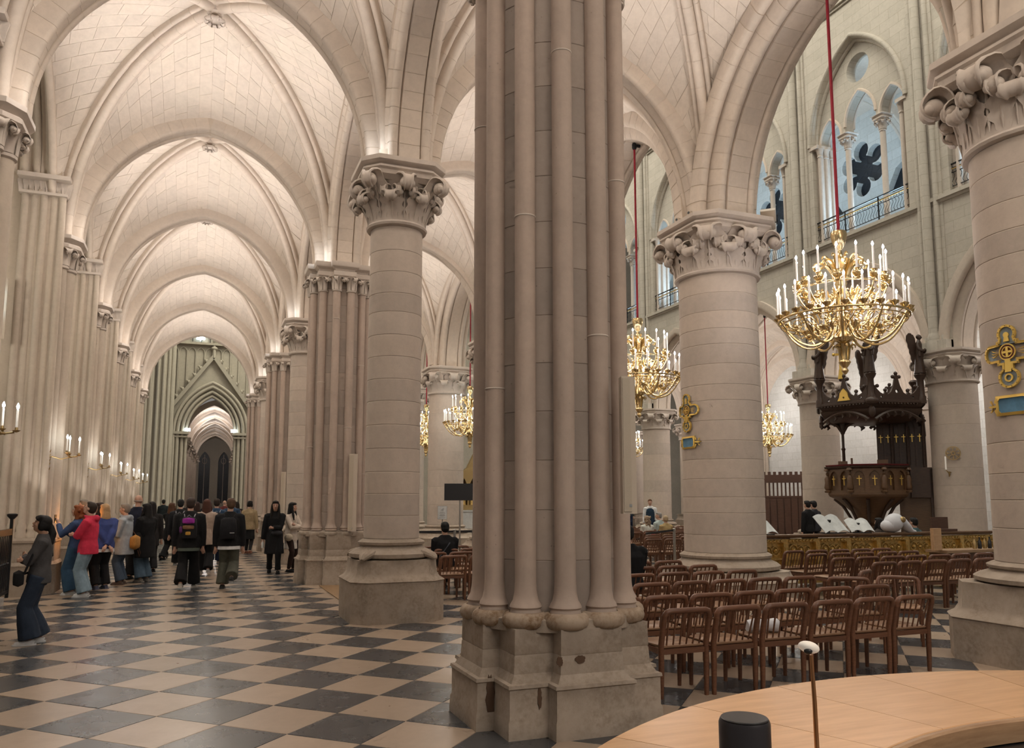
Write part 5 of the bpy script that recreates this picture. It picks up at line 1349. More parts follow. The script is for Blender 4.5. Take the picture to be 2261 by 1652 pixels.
for i in range(7):
    b = MB().lathe([(.0, 0), (.034, 0), (.036, .02), (.036, .13), (.014, .18), (.014, .22), (.017, .225), (.0, .23)], 12)
    tag(obj('bottle', b, 'blackplastic' if i % 2 else 'bronze', None, 40, (14.4 + i * .14, 11.4, .71)), '%s small dark bottle from the left on the low cabinet' % ORDN[i], 'bottle', 'bottles on the low cabinet')
tag(obj('wood_block', MB().box((13.6, 11.3, .93), (.22, .08, .42), ch=.01), 'oak', None, None, ), 'upright pale wooden block beside the low cabinet', 'block').location.z = -.0
bpy.data.objects['wood_block'].location = (-.35, 0, 0)
bpy.data.objects['wood_block'].location.z = -.01
tag(obj('white_roll', MB().tube([(-.13, 0, 0), (-.05, .01, .005), (.05, 0, .004), (.14, .02, 0)], [.050, .062, .052, .066], 14).ball((.15, .02, 0), (.05, .066, .066), 12, 8), 'cloth', None, 60, (4.93, 6.16, .50), rz=-.3), 'white rolled cloth lying on a chair seat in the front row', 'roll')

# ------------------------------------------------------------------ carved pulpit
pu = thing('pulpit', 'dark carved oak pulpit with canopy, angel figures and gilt crosses', 'pulpit', (19.3, 18.6, 0), radians(-46))
def hexa(r, n=6, off=-pi / 2): return [(r * cos(off + i * 2 * pi / n), r * sin(off + i * 2 * pi / n)) for i in range(n)]
def rot_prism(prof, n, off): return MB().rings([[(r * cos(off + i * 2 * pi / n), r * sin(off + i * 2 * pi / n), z) for i in range(n)] for r, z in prof])
TX = -.15
obj('pedestal', MB().merge(rot_prism([(.62, 0), (.62, .15), (.45, .22), (.36, .6), (.36, .9), (.48, 1.0), (.40, 1.1), (.5, 1.3), (.95, 1.68), (1.16, 1.78), (1.20, 1.84), (1.2, 1.9)], 8, -pi / 2 + pi / 8), Matrix.Translation((TX, 0, 0))), 'carvedwood2', pu, 30)
for i in range(8):
    aa = -pi / 2 + i * pi / 4; obj('pedestal_shaft', MB().tube([(TX + .55 * cos(aa), .55 * sin(aa), .1), (TX + .50 * cos(aa), .50 * sin(aa), 1.1), (TX + .72 * cos(aa), .72 * sin(aa), 1.5), (TX + .95 * cos(aa), .95 * sin(aa), 1.72)], [.05, .045, .05, .06], 7), 'carvedwood', pu, 60)
R8 = 1.16; CROSS = [(-.012, -.16), (.012, -.16), (.012, .03), (.07, .03), (.07, .055), (.012, .055), (.012, .13), (-.012, .13), (-.012, .055), (-.07, .055), (-.07, .03), (-.012, .03)]
for i in range(8):
    aa = -pi / 2 + i * pi / 4; ap = R8 * cos(pi / 8)
    Rm = Matrix.Translation((TX, 0, 0)) @ Matrix.Rotation(aa + pi / 2, 4, 'Z') @ Matrix(((1, 0, 0, 0), (0, 0, 1, -ap), (0, 1, 0, 2.25), (0, 0, 0, 1)))
    wv = R8 * sin(pi / 8) * .98
    ho = [[(x - wv / 2, -.30), (x + wv / 2 - .03 - wv / 2 + .18, -.30)] and [(x - .15, -.28), (x + .15, -.28), (x + .15, .16), (x + .08, .26), (x, .30), (x - .08, .26), (x - .15, .16)] for x in (-.21, .21)]
    pn = obj('panel', MB().merge(plate([(-wv, -.36), (wv, -.36), (wv, .36), (-wv, .36)], ho, .05), Rm).merge(MB().merge(plate([(-wv, -.36), (wv, -.36), (wv, .36), (-wv, .36)], [], .02), Rm @ Matrix.Translation((0, 0, .045)))), 'carvedwood2', pu, 30)
    for x in (-.21, .21): obj('gilt_cross', MB().merge(plate(CROSS, [], .02), Rm @ Matrix.Translation((x, .02, -.03))), 'goldpaint', pn, None)
    bb = aa + pi / 8; cx, cyv = TX + (R8 + .05) * cos(bb), (R8 + .05) * sin(bb)
    st = MB().lathe([(.09, 1.90), (.10, 1.95), (.06, 1.98), (.085, 2.0), (.10, 2.06), (.075, 2.2), (.085, 2.32), (.05, 2.40), (.03, 2.42)], 10, (cx, cyv, 0)); st.ball((cx, cyv, 2.47), (.045, .045, .055), 8, 6)
    st.lathe([(.03, 2.55), (.10, 2.57), (.08, 2.62), (.02, 2.70)], 8, (cx, cyv, 0))
    obj('statuette', st, 'carvedwood2', pu, 50)
obj('rim', MB().merge(rot_prism([(1.14, 2.60), (1.28, 2.64), (1.30, 2.68), (1.20, 2.70)], 8, -pi / 2 + pi / 8), Matrix.Translation((TX, 0, 0))), 'carvedwood', pu, 30)
obj('velvet_top', MB().merge(rot_prism([(1.24, 2.70), (1.26, 2.74), (1.10, 2.75)], 8, -pi / 2 + pi / 8), Matrix.Translation((TX, 0, 0))), 'redvelvet', pu, 30)
# back board with pointed panels and small crosses
for i, (x0, x1, yy) in enumerate(((.18, .62, .70), (.62, 1.06, .66), (1.06, 1.50, .60))):
    w_ = (x1 - x0) / 2; xc = (x0 + x1) / 2
    ho = [[(x - .08, -.75), (x + .08, -.75), (x + .08, .45), (x + .04, .56), (x, .60), (x - .04, .56), (x - .08, .45)] for x in (-.105, .105)]
    Rm = Matrix(((1, 0, 0, xc), (0, 0, 1, yy), (0, 1, 0, 3.5), (0, 0, 0, 1)))
    pn = obj('back_panel', MB().merge(plate([(-w_, -.85), (w_, -.85), (w_, .95), (-w_, .95)], ho, .06), Rm).box((xc, yy + .06, 3.55), (x1 - x0, .04, 1.8)), 'carvedwood', pu, 30)
    for x in (-.105, .105): obj('gilt_cross', MB().merge(plate([(u * .9, v * .85) for u, v in CROSS], [], .02), Rm @ Matrix.Translation((x, .10, -.03))), 'goldpaint', pn, None)
    obj('back_post', MB().lathe([(.05, 2.6), (.05, 3.6), (.07, 3.65), (.04, 4.3)], 8, (x1, yy - .05, 0)), 'carvedwood', pu)
obj('front_post', MB().lathe([(.05, 2.72), (.045, 3.2), (.07, 3.25), (.04, 3.3), (.04, 3.7), (.07, 3.75), (.05, 3.8), (.12, 4.1)], 8, (-.78, -.1, 0)), 'carvedwood', pu)
for s, x in ((1, -.78), (-1, -.78)): obj('bracket', MB().tube([(x, -.1, 3.75), (x + s * .12, -.1, 3.98), (x + s * .36, -.1, 4.14)], [.06, .07, .09], 6), 'carvedwood', pu)
obj('desk', MB().box((-.80, -.6, 2.80), (.26, .22, .10)).box((.3, -.55, 2.82), (.3, .2, .12)).bar((-.55, -.5, 2.75), (-.55, -.5, 2.95), .06), 'carvedwood2', pu, None)
RC = 1.62; H6 = [(RC * cos(-pi / 2 + .05 + i * pi / 3), RC * sin(-pi / 2 + .05 + i * pi / 3)) for i in range(6)]
cpo = -pi / 2 + .05
obj('canopy', rot_prism([(1.2, 4.05), (1.50, 4.16), (1.60, 4.28), (1.62, 4.34), (1.56, 4.38), (1.60, 4.42), (1.72, 4.52), (1.72, 4.58), (1.60, 4.62)], 6, cpo), 'carvedwood', pu, 30)
for i in range(6):
    p, q = H6[i], H6[(i + 1) % 6]; dx, dy = q[0] - p[0], q[1] - p[1]; L = hypot(dx, dy); an = atan2(dy, dx)
    Rm = Matrix.Translation(((p[0] + q[0]) / 2, (p[1] + q[1]) / 2, 0)) @ Matrix.Rotation(an, 4, 'Z') @ Matrix(((1, 0, 0, 0), (0, 0, -1, 0), (0, 1, 0, 4.6), (0, 0, 0, 1)))
    h = L / 2 - .1
    top = [(-h, 0), (h, 0), (h, .42), (h - .08, .30), (h - .18, .20), (.42, .15), (.36, .26), (.30, .15), (.20, .22), (.10, .42), (.05, .62), (.10, .68), (.04, .70), (0, .80), (-.04, .70), (-.10, .68), (-.05, .62), (-.10, .42), (-.20, .22), (-.30, .15), (-.36, .26), (-.42, .15), (-h + .18, .20), (-h + .08, .30), (-h, .42)]
    cr = obj('cresting', MB().merge(plate(top, [circ(0, .25, .055, 10), circ(-.5, .08, .035, 8), circ(.5, .08, .035, 8)], .07), Rm), 'carvedwood', pu, 30)
    m = MB()
    for x, z in ((-h + .1, .40), (h - .1, .40), (-.36, .28), (.36, .28), (0, .78), (.1, .68), (-.1, .68)): m.merge(MB().ball((x, z, 0), (.06, .06, .055), 8, 5), Rm)
    for x in [j * .1 - h for j in range(int(2 * h / .1))]: m.merge(MB().ball((x, -.12, .06), .035, 6, 4), Rm)
    obj('crocket', m, 'carvedwood', cr, 60, kind='stuff')
    if i == 5: 
        g = MB(); g.merge(plate([(-.20, .03), (.20, .03), (.14, .14), (.12, .26), (.06, .34), (0, .40), (-.06, .34), (-.12, .26), (-.14, .14)], [circ(0, .12, .03, 6)], .04), Rm @ Matrix.Translation((0, 0, .06)))
        obj('gilt_emblem', g, 'goldpaint', cr, 30)
    pts = [Rm @ Vector((x, -.28 - .26 * (1 - (x / h) ** 2) * -1 - .30, 0)) for x in [h * (j - 6) / 6 for j in range(13)]]
    m = MB().tube(pts, .05, 5)
    for j in range(1, 12, 2): m.tube([Vector(pts[j]) , Vector(pts[j]) + Vector((.05, 0, -.10)), Vector(pts[j]) + Vector((0, .0, -.16))], [.04, .05, .02], 5)
    obj('fretwork', m, 'carvedwood', pu, 60)
    pz = MB().lathe([(.13, 4.5), (.13, 4.7), (.10, 4.75), (.09, 5.2), (.15, 5.3), (.17, 5.36), (.12, 5.42)], 8, (p[0] * .99, p[1] * .99, 0)); obj('pinnacle', pz, 'carvedwood', pu, 40)
obj('boss', MB().ball((H6[0][0] * 1.07, H6[0][1] * 1.07, 4.55), (.2, .15, .12), 10, 6).ball((H6[0][0] * 1.05, H6[0][1] * 1.05, 4.25), (.1, .1, .18), 8, 6), 'carvedwood', pu, 60)
def angel(p, rz):
    M_ = Matrix.Translation((p[0] * .99, p[1] * .99, 5.40)) @ Matrix.Rotation(rz, 4, 'Z') @ Matrix.Scale(1.08, 4)
    b = MB(); rr = [(.15, .15, 0, 0), (.135, .13, .10, 0), (.115, .11, .32, .0), (.10, .09, .52, .005), (.105, .085, .66, .0), (.12, .08, .80, -.01), (.11, .07, .85, -.01), (.05, .05, .90, -.01), (.036, .036, .94, -.012)]
    R = []
    for w_, d_, z, o in rr: R.append([(w_ * cos(j * pi / 12) * (1 + .10 * cos(j * 2 * pi / 3) * max(0, .6 - z)), d_ * sin(j * pi / 12) * (1 + .10 * cos(j * 2 * pi / 3) * max(0, .6 - z)) + o, z) for j in range(24)])
    b.rings(R); b.ball((0, -.03, 1.0), (.055, .065, .075), 12, 9); b.ball((0, -.008, 1.02), (.066, .062, .066), 12, 8); b.ball((0, -.095, .99), (.012, .015, .015), 6, 4)
    for s in (-1, 1):
        b.tube(curvy([(s * .105, 0, .82), (s * .15, -.03, .68), (s * .12, -.12, .60), (s * .03, -.17, .66)], 3), curvy_r([.045, .042, .04, .022], 3), 8)
        b.rings([[(s * .12 + w_ * cos(j * pi / 4), -.05 + w_ * sin(j * pi / 4), z) for j in range(8)] for w_, z in ((.03, .70), (.05, .58), (.035, .46))])
    o = obj('angel', MB().merge(b, M_), 'carvedwood', pu, 60)
    for s in (-1, 1):
        ot = [(0, .10), (.03, .30), (.10, .42), (.17, .43), (.23, .36)] + [(.24 - .018 * i + (.02 if i % 2 else 0), .30 - .085 * i) for i in range(9)] + [(.05, -.44), (.02, -.20)]
        wg = plate(ot, [], .03)
        W2 = M_ @ Matrix.Translation((s * .03, .075, .70)) @ Matrix.Rotation(s * .85, 4, 'Z') @ Matrix(((s, 0, 0, 0), (0, 0, 1, 0), (0, 1, 0, 0), (0, 0, 0, 1)))
        obj('wing', MB().merge(wg, W2), 'carvedwood', o, 50)
for i, rz in ((5, -1.3), (0, -.5), (1, 1.3), (3, 3.0)): angel(H6[i], rz)
obj('gilt_finial_cross', MB().merge(plate([(u * 3.0, v * 2.6) for u, v in CROSS], [], .04), Matrix(((1, 0, 0, -.72), (0, 0, -1, -1.2), (0, 1, 0, 5.95), (0, 0, 0, 1)))).ball((-.72, -1.2, 6.3), .06, 8, 5).ball((-.90, -1.2, 6.06), .05, 8, 5).ball((-.54, -1.2, 6.06), .05, 8, 5).tube([(-.72, -1.2, 5.3), (-.72, -1.2, 5.6)], [.10, .05], 6), 'goldpaint', pu, 60)
# stair side and lower doorway
obj('stair_wall', MB().merge(plate([(0, 0), (1.15, 0), (1.15, 1.5), (.55, 2.6), (0, 2.6)], [], .10), Matrix(((1, 0, 0, .72), (0, 0, 1, .2), (0, 1, 0, 0), (0, 0, 0, 1)))), 'carvedwood2', pu, 30)
obj('stair_post', MB().box((1.72, .2, 1.3), (.3, .4, 2.6)).box((1.35, .15, 2.2), (.6, .3, .9)), 'carvedwood', pu, None)
for i in range(6): obj('stair_step', MB().box((1.2 + i * .25, .75, 1.6 - i * .26), (.27, .8, .06)), 'carvedwood2', pu, None)
# carved figures beside the pulpit
tag(obj('dark_statue', MB().lathe([(.3, 0), (.3, .9), (.26, 1.0), (.22, 1.1), (.25, 1.4), (.18, 1.75), (.09, 1.85), (.1, 1.95), (.05, 2.08)], 14), 'iron', None, 50, (21.9, 19.0, 0)), 'tall dark statue standing right of the pulpit stairs', 'statue')

# wooden screen in the far aisle and medallion
t = thing('wooden_screen', 'dark wooden screen with slatted openings left of the pulpit', 'screen', (24.4, 27.9, 0), radians(-40))
obj('body', MB().box((0, 0, .9), (2.6, .16, 1.8)), 'screenwood', t, None)
for i in range(9): obj('board', MB().box((-1.17 + i * .29, -.10, .9), (.25, .04, 1.7)), 'screenwood', t, None)
for i in range(15): obj('baluster', MB().box((-1.2 + i * .17, 0, 2.15), (.07, .07, .60)), 'screenwood', t, None)
obj('top_beam', MB().box((0, 0, 2.62), (2.7, .2, .35)), 'screenwood', t, None); obj('mid_beam', MB().box((0, 0, 1.83), (2.7, .2, .08)), 'screenwood', t, None)
for i in range(12): obj('merlon', MB().box((-1.24 + i * .225, 0, 2.86), (.13, .12, .14)), 'screenwood', t, None)
def on_col(x, y, r, phi, z): return (x + r * cos(phi), y + r * sin(phi), z)
ph = radians(212); px_, py_, _ = on_col(XF, Yk(2), .70, ph, 0)
t = thing('wall_medallion', 'round gilt wheel medallion on the far nave column', 'medallion', (px_, py_, 3.02), ph + pi / 2)
m = MB().merge(plate(circ(0, 0, .30, 28), [circ(0, 0, .265, 28)], .03)).merge(plate(circ(0, 0, .09, 16), [circ(0, 0, .05, 12)], .03))
for i in range(8): m.merge(plate([(-.008, .08), (.008, .08), (.014, .19), (.05, .23), (.0, .25), (-.05, .23), (-.014, .19)], [], .025), Matrix.Rotation(i * pi / 4, 4, 'Z'))
obj('wheel', MB().merge(m, Matrix.Rotation(pi / 2, 4, 'X') @ Matrix.Scale(.66, 4)), 'bronze', t, 40)
t = thing('small_sconce', 'single unlit candle bracket below the round gilt medallion', 'sconce', (px_ - .08, py_ + .12, 2.55), ph + pi / 2)
obj('bracket', MB().tube([(0, .1, -.25), (.02, 0, -.1), (-.05, -.1, -.02)], [.01, .03, .01], 6).tube([(.1, .1, -.1), (.02, 0, -.06)], .012, 5), 'bronze', t); obj('candle', MB().lathe([(.022, 0), (.022, .38)], 8, (-.05, -.1, 0)), 'wax', t)
t = thing('altar_reredos', 'gilded altar reredos glimpsed far down the nave', 'altar', (16.5, 47.0, 0))
obj('table', MB().box((0, -.4, .5), (3.6, .8, 1.0)).box((0, -.4, 1.03), (3.8, .9, .08)), 'marble', t, None)
obj('retable', MB().merge(plate([(-1.5, 0), (1.5, 0), (1.5, 2.2), (.9, 2.6), (.5, 3.4), (0, 4.2), (-.5, 3.4), (-.9, 2.6), (-1.5, 2.2)], [[(q - .22, .3), (q + .22, .3), (q + .22, 1.5), (q, 1.95), (q - .22, 1.5)] for q in (-1.1, -.55, 0, .55, 1.1)], .3), Matrix(((1, 0, 0, 0), (0, 0, -1, 0), (0, 1, 0, 1.1), (0, 0, 0, 1)))), 'bronze', t, 30)
obj('backing', MB().box((0, .2, 2.1), (3.0, .06, 2.0)), 'carvedwood2', t, None)
for q in (-1.1, -.55, 0, .55, 1.1): obj('figure', MB().lathe([(.16, 1.4), (.13, 1.8), (.15, 2.3), (.07, 2.45), (.09, 2.55), (.03, 2.7)], 8, (q, 0, 0)), 'gilt', t)

# ------------------------------------------------------------------ people
FAB = {}
def fab(col, rough=.85):
    k = tuple(col)
    if k not in FAB:
        t = NT('fabric_%d' % len(FAB)); n = t.noise(9, 4, .6, t.coord())
        t.l(t.ramp(n, [(.3, mul(col, .8)), (.7, mul(col, 1.2))]), t.b.inputs['Base Color']); t.b.inputs['Roughness'].default_value = rough
        t.b.inputs['Specular IOR Level'].default_value = .2; t.bump(n, .5, .02); FAB[k] = t.m
    return FAB[k]
SKINS = {'fair': (.50, .30, .22), 'tan': (.40, .23, .155), 'dark': (.30, .17, .11)}
def skinmat(k):
    n = 'skin_' + k
    if n not in MATS: MATS[n] = plain('%s_skin' % k, SKINS[k], .5, 0, .35, .06, 30)
    return MATS[n]
def ik(a, b, l1, l2, hint):
    a, b = Vector(a), Vector(b); d = b - a; L = max(1e-4, min(d.length, (l1 + l2) * .999)); d.normalize(); b = a + d * L
    x = (l1 * l1 - l2 * l2 + L * L) / (2 * L); h = sqrt(max(0, l1 * l1 - x * x))
    hv = Vector(hint); hv = hv - d * hv.dot(d); hv.normalize()
    return a + d * x + hv * h, b
def person(label, loc, rz, H=1.7, w=1.0, skin='fair', hair='short', hcol=(.03, .02, .015), top=(.02, .02, .022), coat=0.0, bottom=(.02, .02, .022), kind='trousers', flare=1.0, shoe=(.02, .02, .02), legs='stand', arms='hang', lean=0.0, head=(0, 0), shirt=None, vox=.011, sit=False, group=None, extra=None, legskin=False, loose=1.0, hood=False):
    t = thing('person', label, 'person', (loc[0], loc[1], loc[2] if len(loc) > 2 else 0), rz, group)
    S = H * .95
    V = lambda x, y, z: Vector((x * S, y * S, z * S))
    hz = .275 if sit else .52
    # spine, leaning about the pelvis
    def sp(x, y, z):
        dz = z - .53; c_, s_ = cos(lean), sin(lean)
        return V(x, y * c_ + dz * s_, hz + .01 + dz * c_ - y * s_)
    LP = {'stand': ((.0, 0), (.02, 0)), 'walkL': ((.13, 0), (-.13, .03)), 'walkR': ((-.13, .03), (.13, 0)), 'step': ((.07, 0), (-.09, .01)), 'kick': ((.03, 0), (-.16, .10)), 'lean': ((.035, 0), (-.03, 0))}
    legs_ = []
    for s, (fy, lift) in zip((-1, 1), LP.get(legs, LP['stand'])):
        hip = V(s * .052, 0, hz)
        if sit: knee, ank = V(s * .075, .245, .275), V(s * .07, .24, .045)
        else:
            ank = V(s * .058, fy, .048 + lift); knee, ank = ik(hip, ank, .245 * S, .245 * S, (0, 1, 0))
        legs_.append((hip, knee, ank))
    AP = {'hang': ((-.15, .02, .42), (.15, .02, .42)), 'crossed': ((.055, .105, .675), (-.055, .125, .65)), 'phone': ((-.05, .19, .79), (.04, .15, .70)), 'back': ((.02, -.115, .50), (-.02, -.12, .51)), 'swing': ((-.145, .13, .47), (.145, -.10, .46)), 'swing2': ((-.145, -.10, .46), (.145, .13, .47)), 'front': ((-.05, .17, .60), (.05, .17, .61)), 'onefront': ((.03, .18, .63), (.16, .0, .42)), 'bag': ((-.15, .02, .42), (.09, .13, .66)), 'lap': ((-.05, .16, .56), (.05, .16, .56)), 'push': ((-.09, .24, .58), (.09, .24, .58))}
    arms_ = []
    for s, hp_ in zip((-1, 1), AP[arms]):
        sh = sp(s * .108 * w, -.005, .785); el, wr = ik(sh, sp(*hp_), .175 * S, .155 * S, {'crossed': (s * 1, .15, -.7), 'phone': (s * .3, .25, -1), 'front': (s * .5, -.5, -1), 'onefront': (s * .6, -.6, -.6)}.get(arms, (s * .5, -1, -.15))); arms_.append((sh, el, wr))
    # ---- body: one mesh, fused into a continuous surface
    b = MB()
    ya, pa = head; HR = Matrix.Rotation(ya, 3, 'Z') @ Matrix.Rotation(pa, 3, 'X'); hc = sp(0, .018, .932)
    def hd(x, y, z): return hc + HR @ Vector((x * S, y * S, z * S))
    def hball(c, r, n=12, m=8): b.ball(hd(*c), tuple(q * S for q in r), n, m, rot=HR)
    hball((0, -.006, .010), (.044, .054, .052), 16, 12); hball((0, .014, -.024), (.034, .034, .044)); hball((0, .026, -.046), (.020, .018, .018))
    b.tube([hd(0, .048, .004), hd(0, .058, -.012), hd(0, .050, -.018)], [.006 * S, .009 * S, .007 * S], 8)
    for s in (-1, 1): hball((s * .044, -.004, -.006), (.007, .013, .018), 8, 6); hball((s * .020, .040, -.014), (.014, .010, .012), 8, 6)
    hball((0, .046, -.030), (.014, .008, .006), 8, 6)
    b.tube([sp(0, -.012, .80), sp(0, -.004, .85), hd(0, -.008, -.04)], [.034 * S, .031 * S, .033 * S], 12)
    def ring(c, rx, ry, n=16): return [sp(c[0] + rx * cos(j * 2 * pi / n), c[1] + ry * sin(j * 2 * pi / n), c[2]) for j in range(n)]
    b.rings([ring((0, 0, z), rx * .86 * (w if z > .6 else 1), ry * .86) for z, rx, ry in ((.475, .070, .055), (.53, .090, .062), (.60, .078, .055), (.68, .086, .060), (.76, .100, .062), (.81, .088, .048), (.835, .04, .035))])
    for hip, kn, an in legs_:
        b.tube([hip, hip.lerp(kn, .5), kn, kn.lerp(an, .35), an], [.058 * S, .050 * S, .036 * S, .036 * S, .023 * S], 10)
        b.tube([an + V(0, -.022, -.02), an + V(0, .03, -.026), an + V(0, .09, -.034)], [.022 * S, .024 * S, .016 * S], 8)
    for s, (sh, el, wr) in zip((-1, 1), arms_):
        b.tube([sh, sh.lerp(el, .5), el, el.lerp(wr, .4), wr], [.027 * S, .027 * S, .024 * S, .024 * S, .016 * S], 10)
        d = (wr - el).normalized(); side = d.cross(Vector((0, 1, 0)) if abs(d.y) < .8 else Vector((0, 0, 1))).normalized(); nrm = side.cross(d)
        pc = wr + d * .026 * S
        b.tube([wr, pc, wr + d * .048 * S], [.015 * S, .021 * S, .019 * S], 8, flat=.75)
        for q in range(4):
            o = side * (q - 1.5) * .0095 * S; l_ = (.040, .047, .045, .036)[q] * S
            p0 = pc + o + d * .012 * S; p1 = p0 + d * l_ * .6; p2 = p1 + d * l_ * .35 + nrm * l_ * .35 * (1 if arms != 'hang' else .6)
            b.tube([p0, p1, p2], [.0056 * S, .0054 * S, .0045 * S], 6)
        th0 = wr + d * .014 * S + side * s * -.012 * S; b.tube([th0, th0 + d * .018 * S - side * s * .012 * S, th0 + d * .036 * S - side * s * .013 * S + nrm * .006 * S], [.0085 * S, .0072 * S, .0055 * S], 6)
    ob = obj('body', b, skinmat(skin), t, 180); md = ob.modifiers.new('fuse', 'REMESH'); md.mode = 'VOXEL'; md.voxel_size = min(vox, .0105); md.use_smooth_shade = True
    # face details
    fc = MB()
    for s in (-1, 1): fc.ball(hd(s * .0175, .0455, -.003), (.0062 * S, .004 * S, .0034 * S), 8, 6, rot=HR); fc.tube([hd(s * .008, .049, .010), hd(s * .018, .049, .0125), hd(s * .027, .044, .009)], .0022 * S, 5)
    obj('eyes', fc, fab((.03, .02, .018)), t, 60)
    obj('lips', MB().tube([hd(-.012, .0475, -.0335), hd(0, .0535, -.0325), hd(.012, .0475, -.0335)], [.002 * S, .0042 * S, .002 * S], 6), fab((.34, .13, .11)), t, 60)
    # ---- clothes
    def garment(name, mb, col, v=.0125):
        o = obj(name, mb, fab(col), t, 180); m_ = o.modifiers.new('fuse', 'REMESH'); m_.mode = 'VOXEL'; m_.voxel_size = max(v, vox); m_.use_smooth_shade = True
        sm = o.modifiers.new('smooth', 'SMOOTH'); sm.iterations = 3; sm.factor = .5; return o
    g = MB(); lo = loose
    zb = .47 - coat if not sit else .50
    secs = [(zb, (.108 + coat * .10) * lo, (.088 + coat * .10) * lo), (.53, .108 * lo, .086 * lo), (.60, .094 * lo, .072 * lo), (.68, .100 * lo, .076 * lo), (.755, .110 * lo, .074 * lo), (.795, .112, .060), (.815, .096, .054), (.835, .066, .048), (.855, .044, .043)]
    def cring(z, rx, ry, n=20): return [sp(rx * (w if z > .6 else 1) * cos(j * 2 * pi / n) * (1 + .018 * sin(5 * j + z * 60)), ry * sin(j * 2 * pi / n) * (1 + .02 * sin(4 * j + z * 40)) - .004, z) for j in range(n)]
    g.rings([cring(*q) for q in secs])
    for sh, el, wr in arms_:
        g.ball(sh + (sp(0, 0, .785) - sh) * .10, (.045 * S * lo, .045 * S * lo, .043 * S * lo), 12, 8)
        g.tube([sh + (sp(0, 0, .785) - sh) * .45, sh, sh.lerp(el, .5), el, el.lerp(wr, .5), wr.lerp(el, .06)], [.043 * S * lo, .044 * S * lo, .041 * S * lo, .038 * S * lo, .033 * S * lo, .027 * S * lo], 12)
    if hood: g.ball(sp(0, -.055, .825), (.062 * S, .042 * S, .04 * S), 12, 8); g.tube([sp(.045 * cos(q), .01 + .045 * sin(q), .835 + .012 * sin(q)) for q in [i * pi / 5 for i in range(10)]], .016 * S, 6, closed=True)
    garment('jacket' if not coat else 'coat', g, top)
    if shirt is not None:
        g = MB().rings([cring(z, rx, ry) for z, rx, ry in ((zb - .035, .106 * lo, .086 * lo), (zb + .03, .102 * lo, .082 * lo))]); obj('shirt_hem', g, fab(shirt), t, 60)
    if kind == 'trousers':
        g = MB(); g.rings([[V(rx * cos(j * pi / 8), ry * sin(j * pi / 8), hz + z) for j in range(16)] for z, rx, ry in ((-.07, .066, .060), (-.02, .088, .072), (.03, .090, .070), (.07, .082, .064))])
        for hip, kn, an in legs_:
            e = an + V(0, -.004, .004)
            g.tube([hip + V(0, 0, .01), hip.lerp(kn, .5), kn, kn.lerp(e, .5), e], [.066 * S, .058 * S, .050 * S * (.7 + .3 * flare), .050 * S * flare, .056 * S * flare], 12)
        garment('trousers', g, bottom)
    elif kind == 'skirt':
        z1, fl = (.30, .125) if legskin is True else (flare, .115)
        g = MB().rings([[V(rx * cos(j * pi / 10) * (1 + .05 * sin(j * 3)), ry * sin(j * pi / 10) * (1 + .05 * sin(j * 3)), z) for j in range(20)] for z, rx, ry in ((z1, fl, fl * .85), (.42, .105, .085), (.53, .095, .075), (.60, .084, .066))]); garment('skirt', g, bottom)
        if legskin is not True:
            g = MB()
            for hip, kn, an in legs_: g.tube([hip, hip.lerp(kn, .5), kn, kn.lerp(an, .4), an], [.060 * S, .052 * S, .039 * S, .039 * S, .027 * S], 10)
            garment('tights', g, legskin or (.02, .018, .018))
    for hip, kn, an in legs_:
        m = MB().tube([an + V(0, -.036, -.030), an + V(0, -.015, -.024), an + V(0, .035, -.028), an + V(0, .085, -.034), an + V(0, .102, -.037)], [.018 * S, .026 * S, .026 * S, .022 * S, .010 * S], 10)
        so = [an + V(x, y, -.047) for x, y in ((-.024, -.05), (.024, -.05), (.030, .04), (.024, .10), (0, .115), (-.024, .10), (-.030, .04))]
        m.rings([so, [p + V(0, 0, .012) for p in so]]); obj('shoe', m, fab(shoe, .5), t, 60)
    # ---- hair
    if hair != 'bald':
        h = MB()
        def hb(c, r, n=14, m=9): h.ball(hd(*c), tuple(q * S for q in r), n, m, rot=HR)
        hb((0, -.016, .022), (.051, .056, .052)); hb((0, -.030, -.004), (.047, .042, .050))
        if hair == 'short': hb((0, .012, .050), (.040, .034, .022))
        else: hb((0, .012, .046), (.046, .040, .024)); [hb((s * .040, -.010, -.012), (.014, .034, .042)) for s in (-1, 1)]
        if hair in ('long', 'curly', 'blond'):
            L = {'long': -.20, 'curly': -.15, 'blond': -.14}[hair]
            h.rings([[hd(rx * cos(j * pi / 7), -.026 + oy + ry * sin(j * pi / 7), z) for j in range(14)] for z, rx, ry, oy in ((.02, .050, .042, 0), (-.04, .054, .044, -.006), (-.09, .060, .040, -.012), (L + .03, .060, .034, -.016), (L, .034, .020, -.016))])
            if hair == 'long':
                for s in (-1, 1): h.tube([hd(s * .044, .0, .02), hd(s * .050, .014, -.06), hd(s * .052, .030, -.13), hd(s * .048, .040, -.19)], [.014 * S, .018 * S, .018 * S, .008 * S], 7)
        if hair == 'curly':
            rr = random.Random(3)
            for i in range(34): q = rr.uniform(.15, pi - .15) + pi; z = rr.uniform(-.17, .05); hb((.060 * cos(q), -.03 + .052 * sin(q) * .9, z), (.018, .018, .020), 7, 5)
        if hair == 'pony':
            h.ball(hd(0, -.072, .0), .018 * S, 8, 6); h.tube([hd(0, -.07, .0), hd(0, -.098, -.05), hd(0, -.098, -.12), hd(0, -.085, -.20), hd(0, -.075, -.23)], [.020 * S, .030 * S, .036 * S, .028 * S, .008 * S], 10)
            h.tube([hd(-.04, .036, .028), hd(0, .046, .040), hd(.04, .036, .028)], [.012 * S, .015 * S, .012 * S], 7)
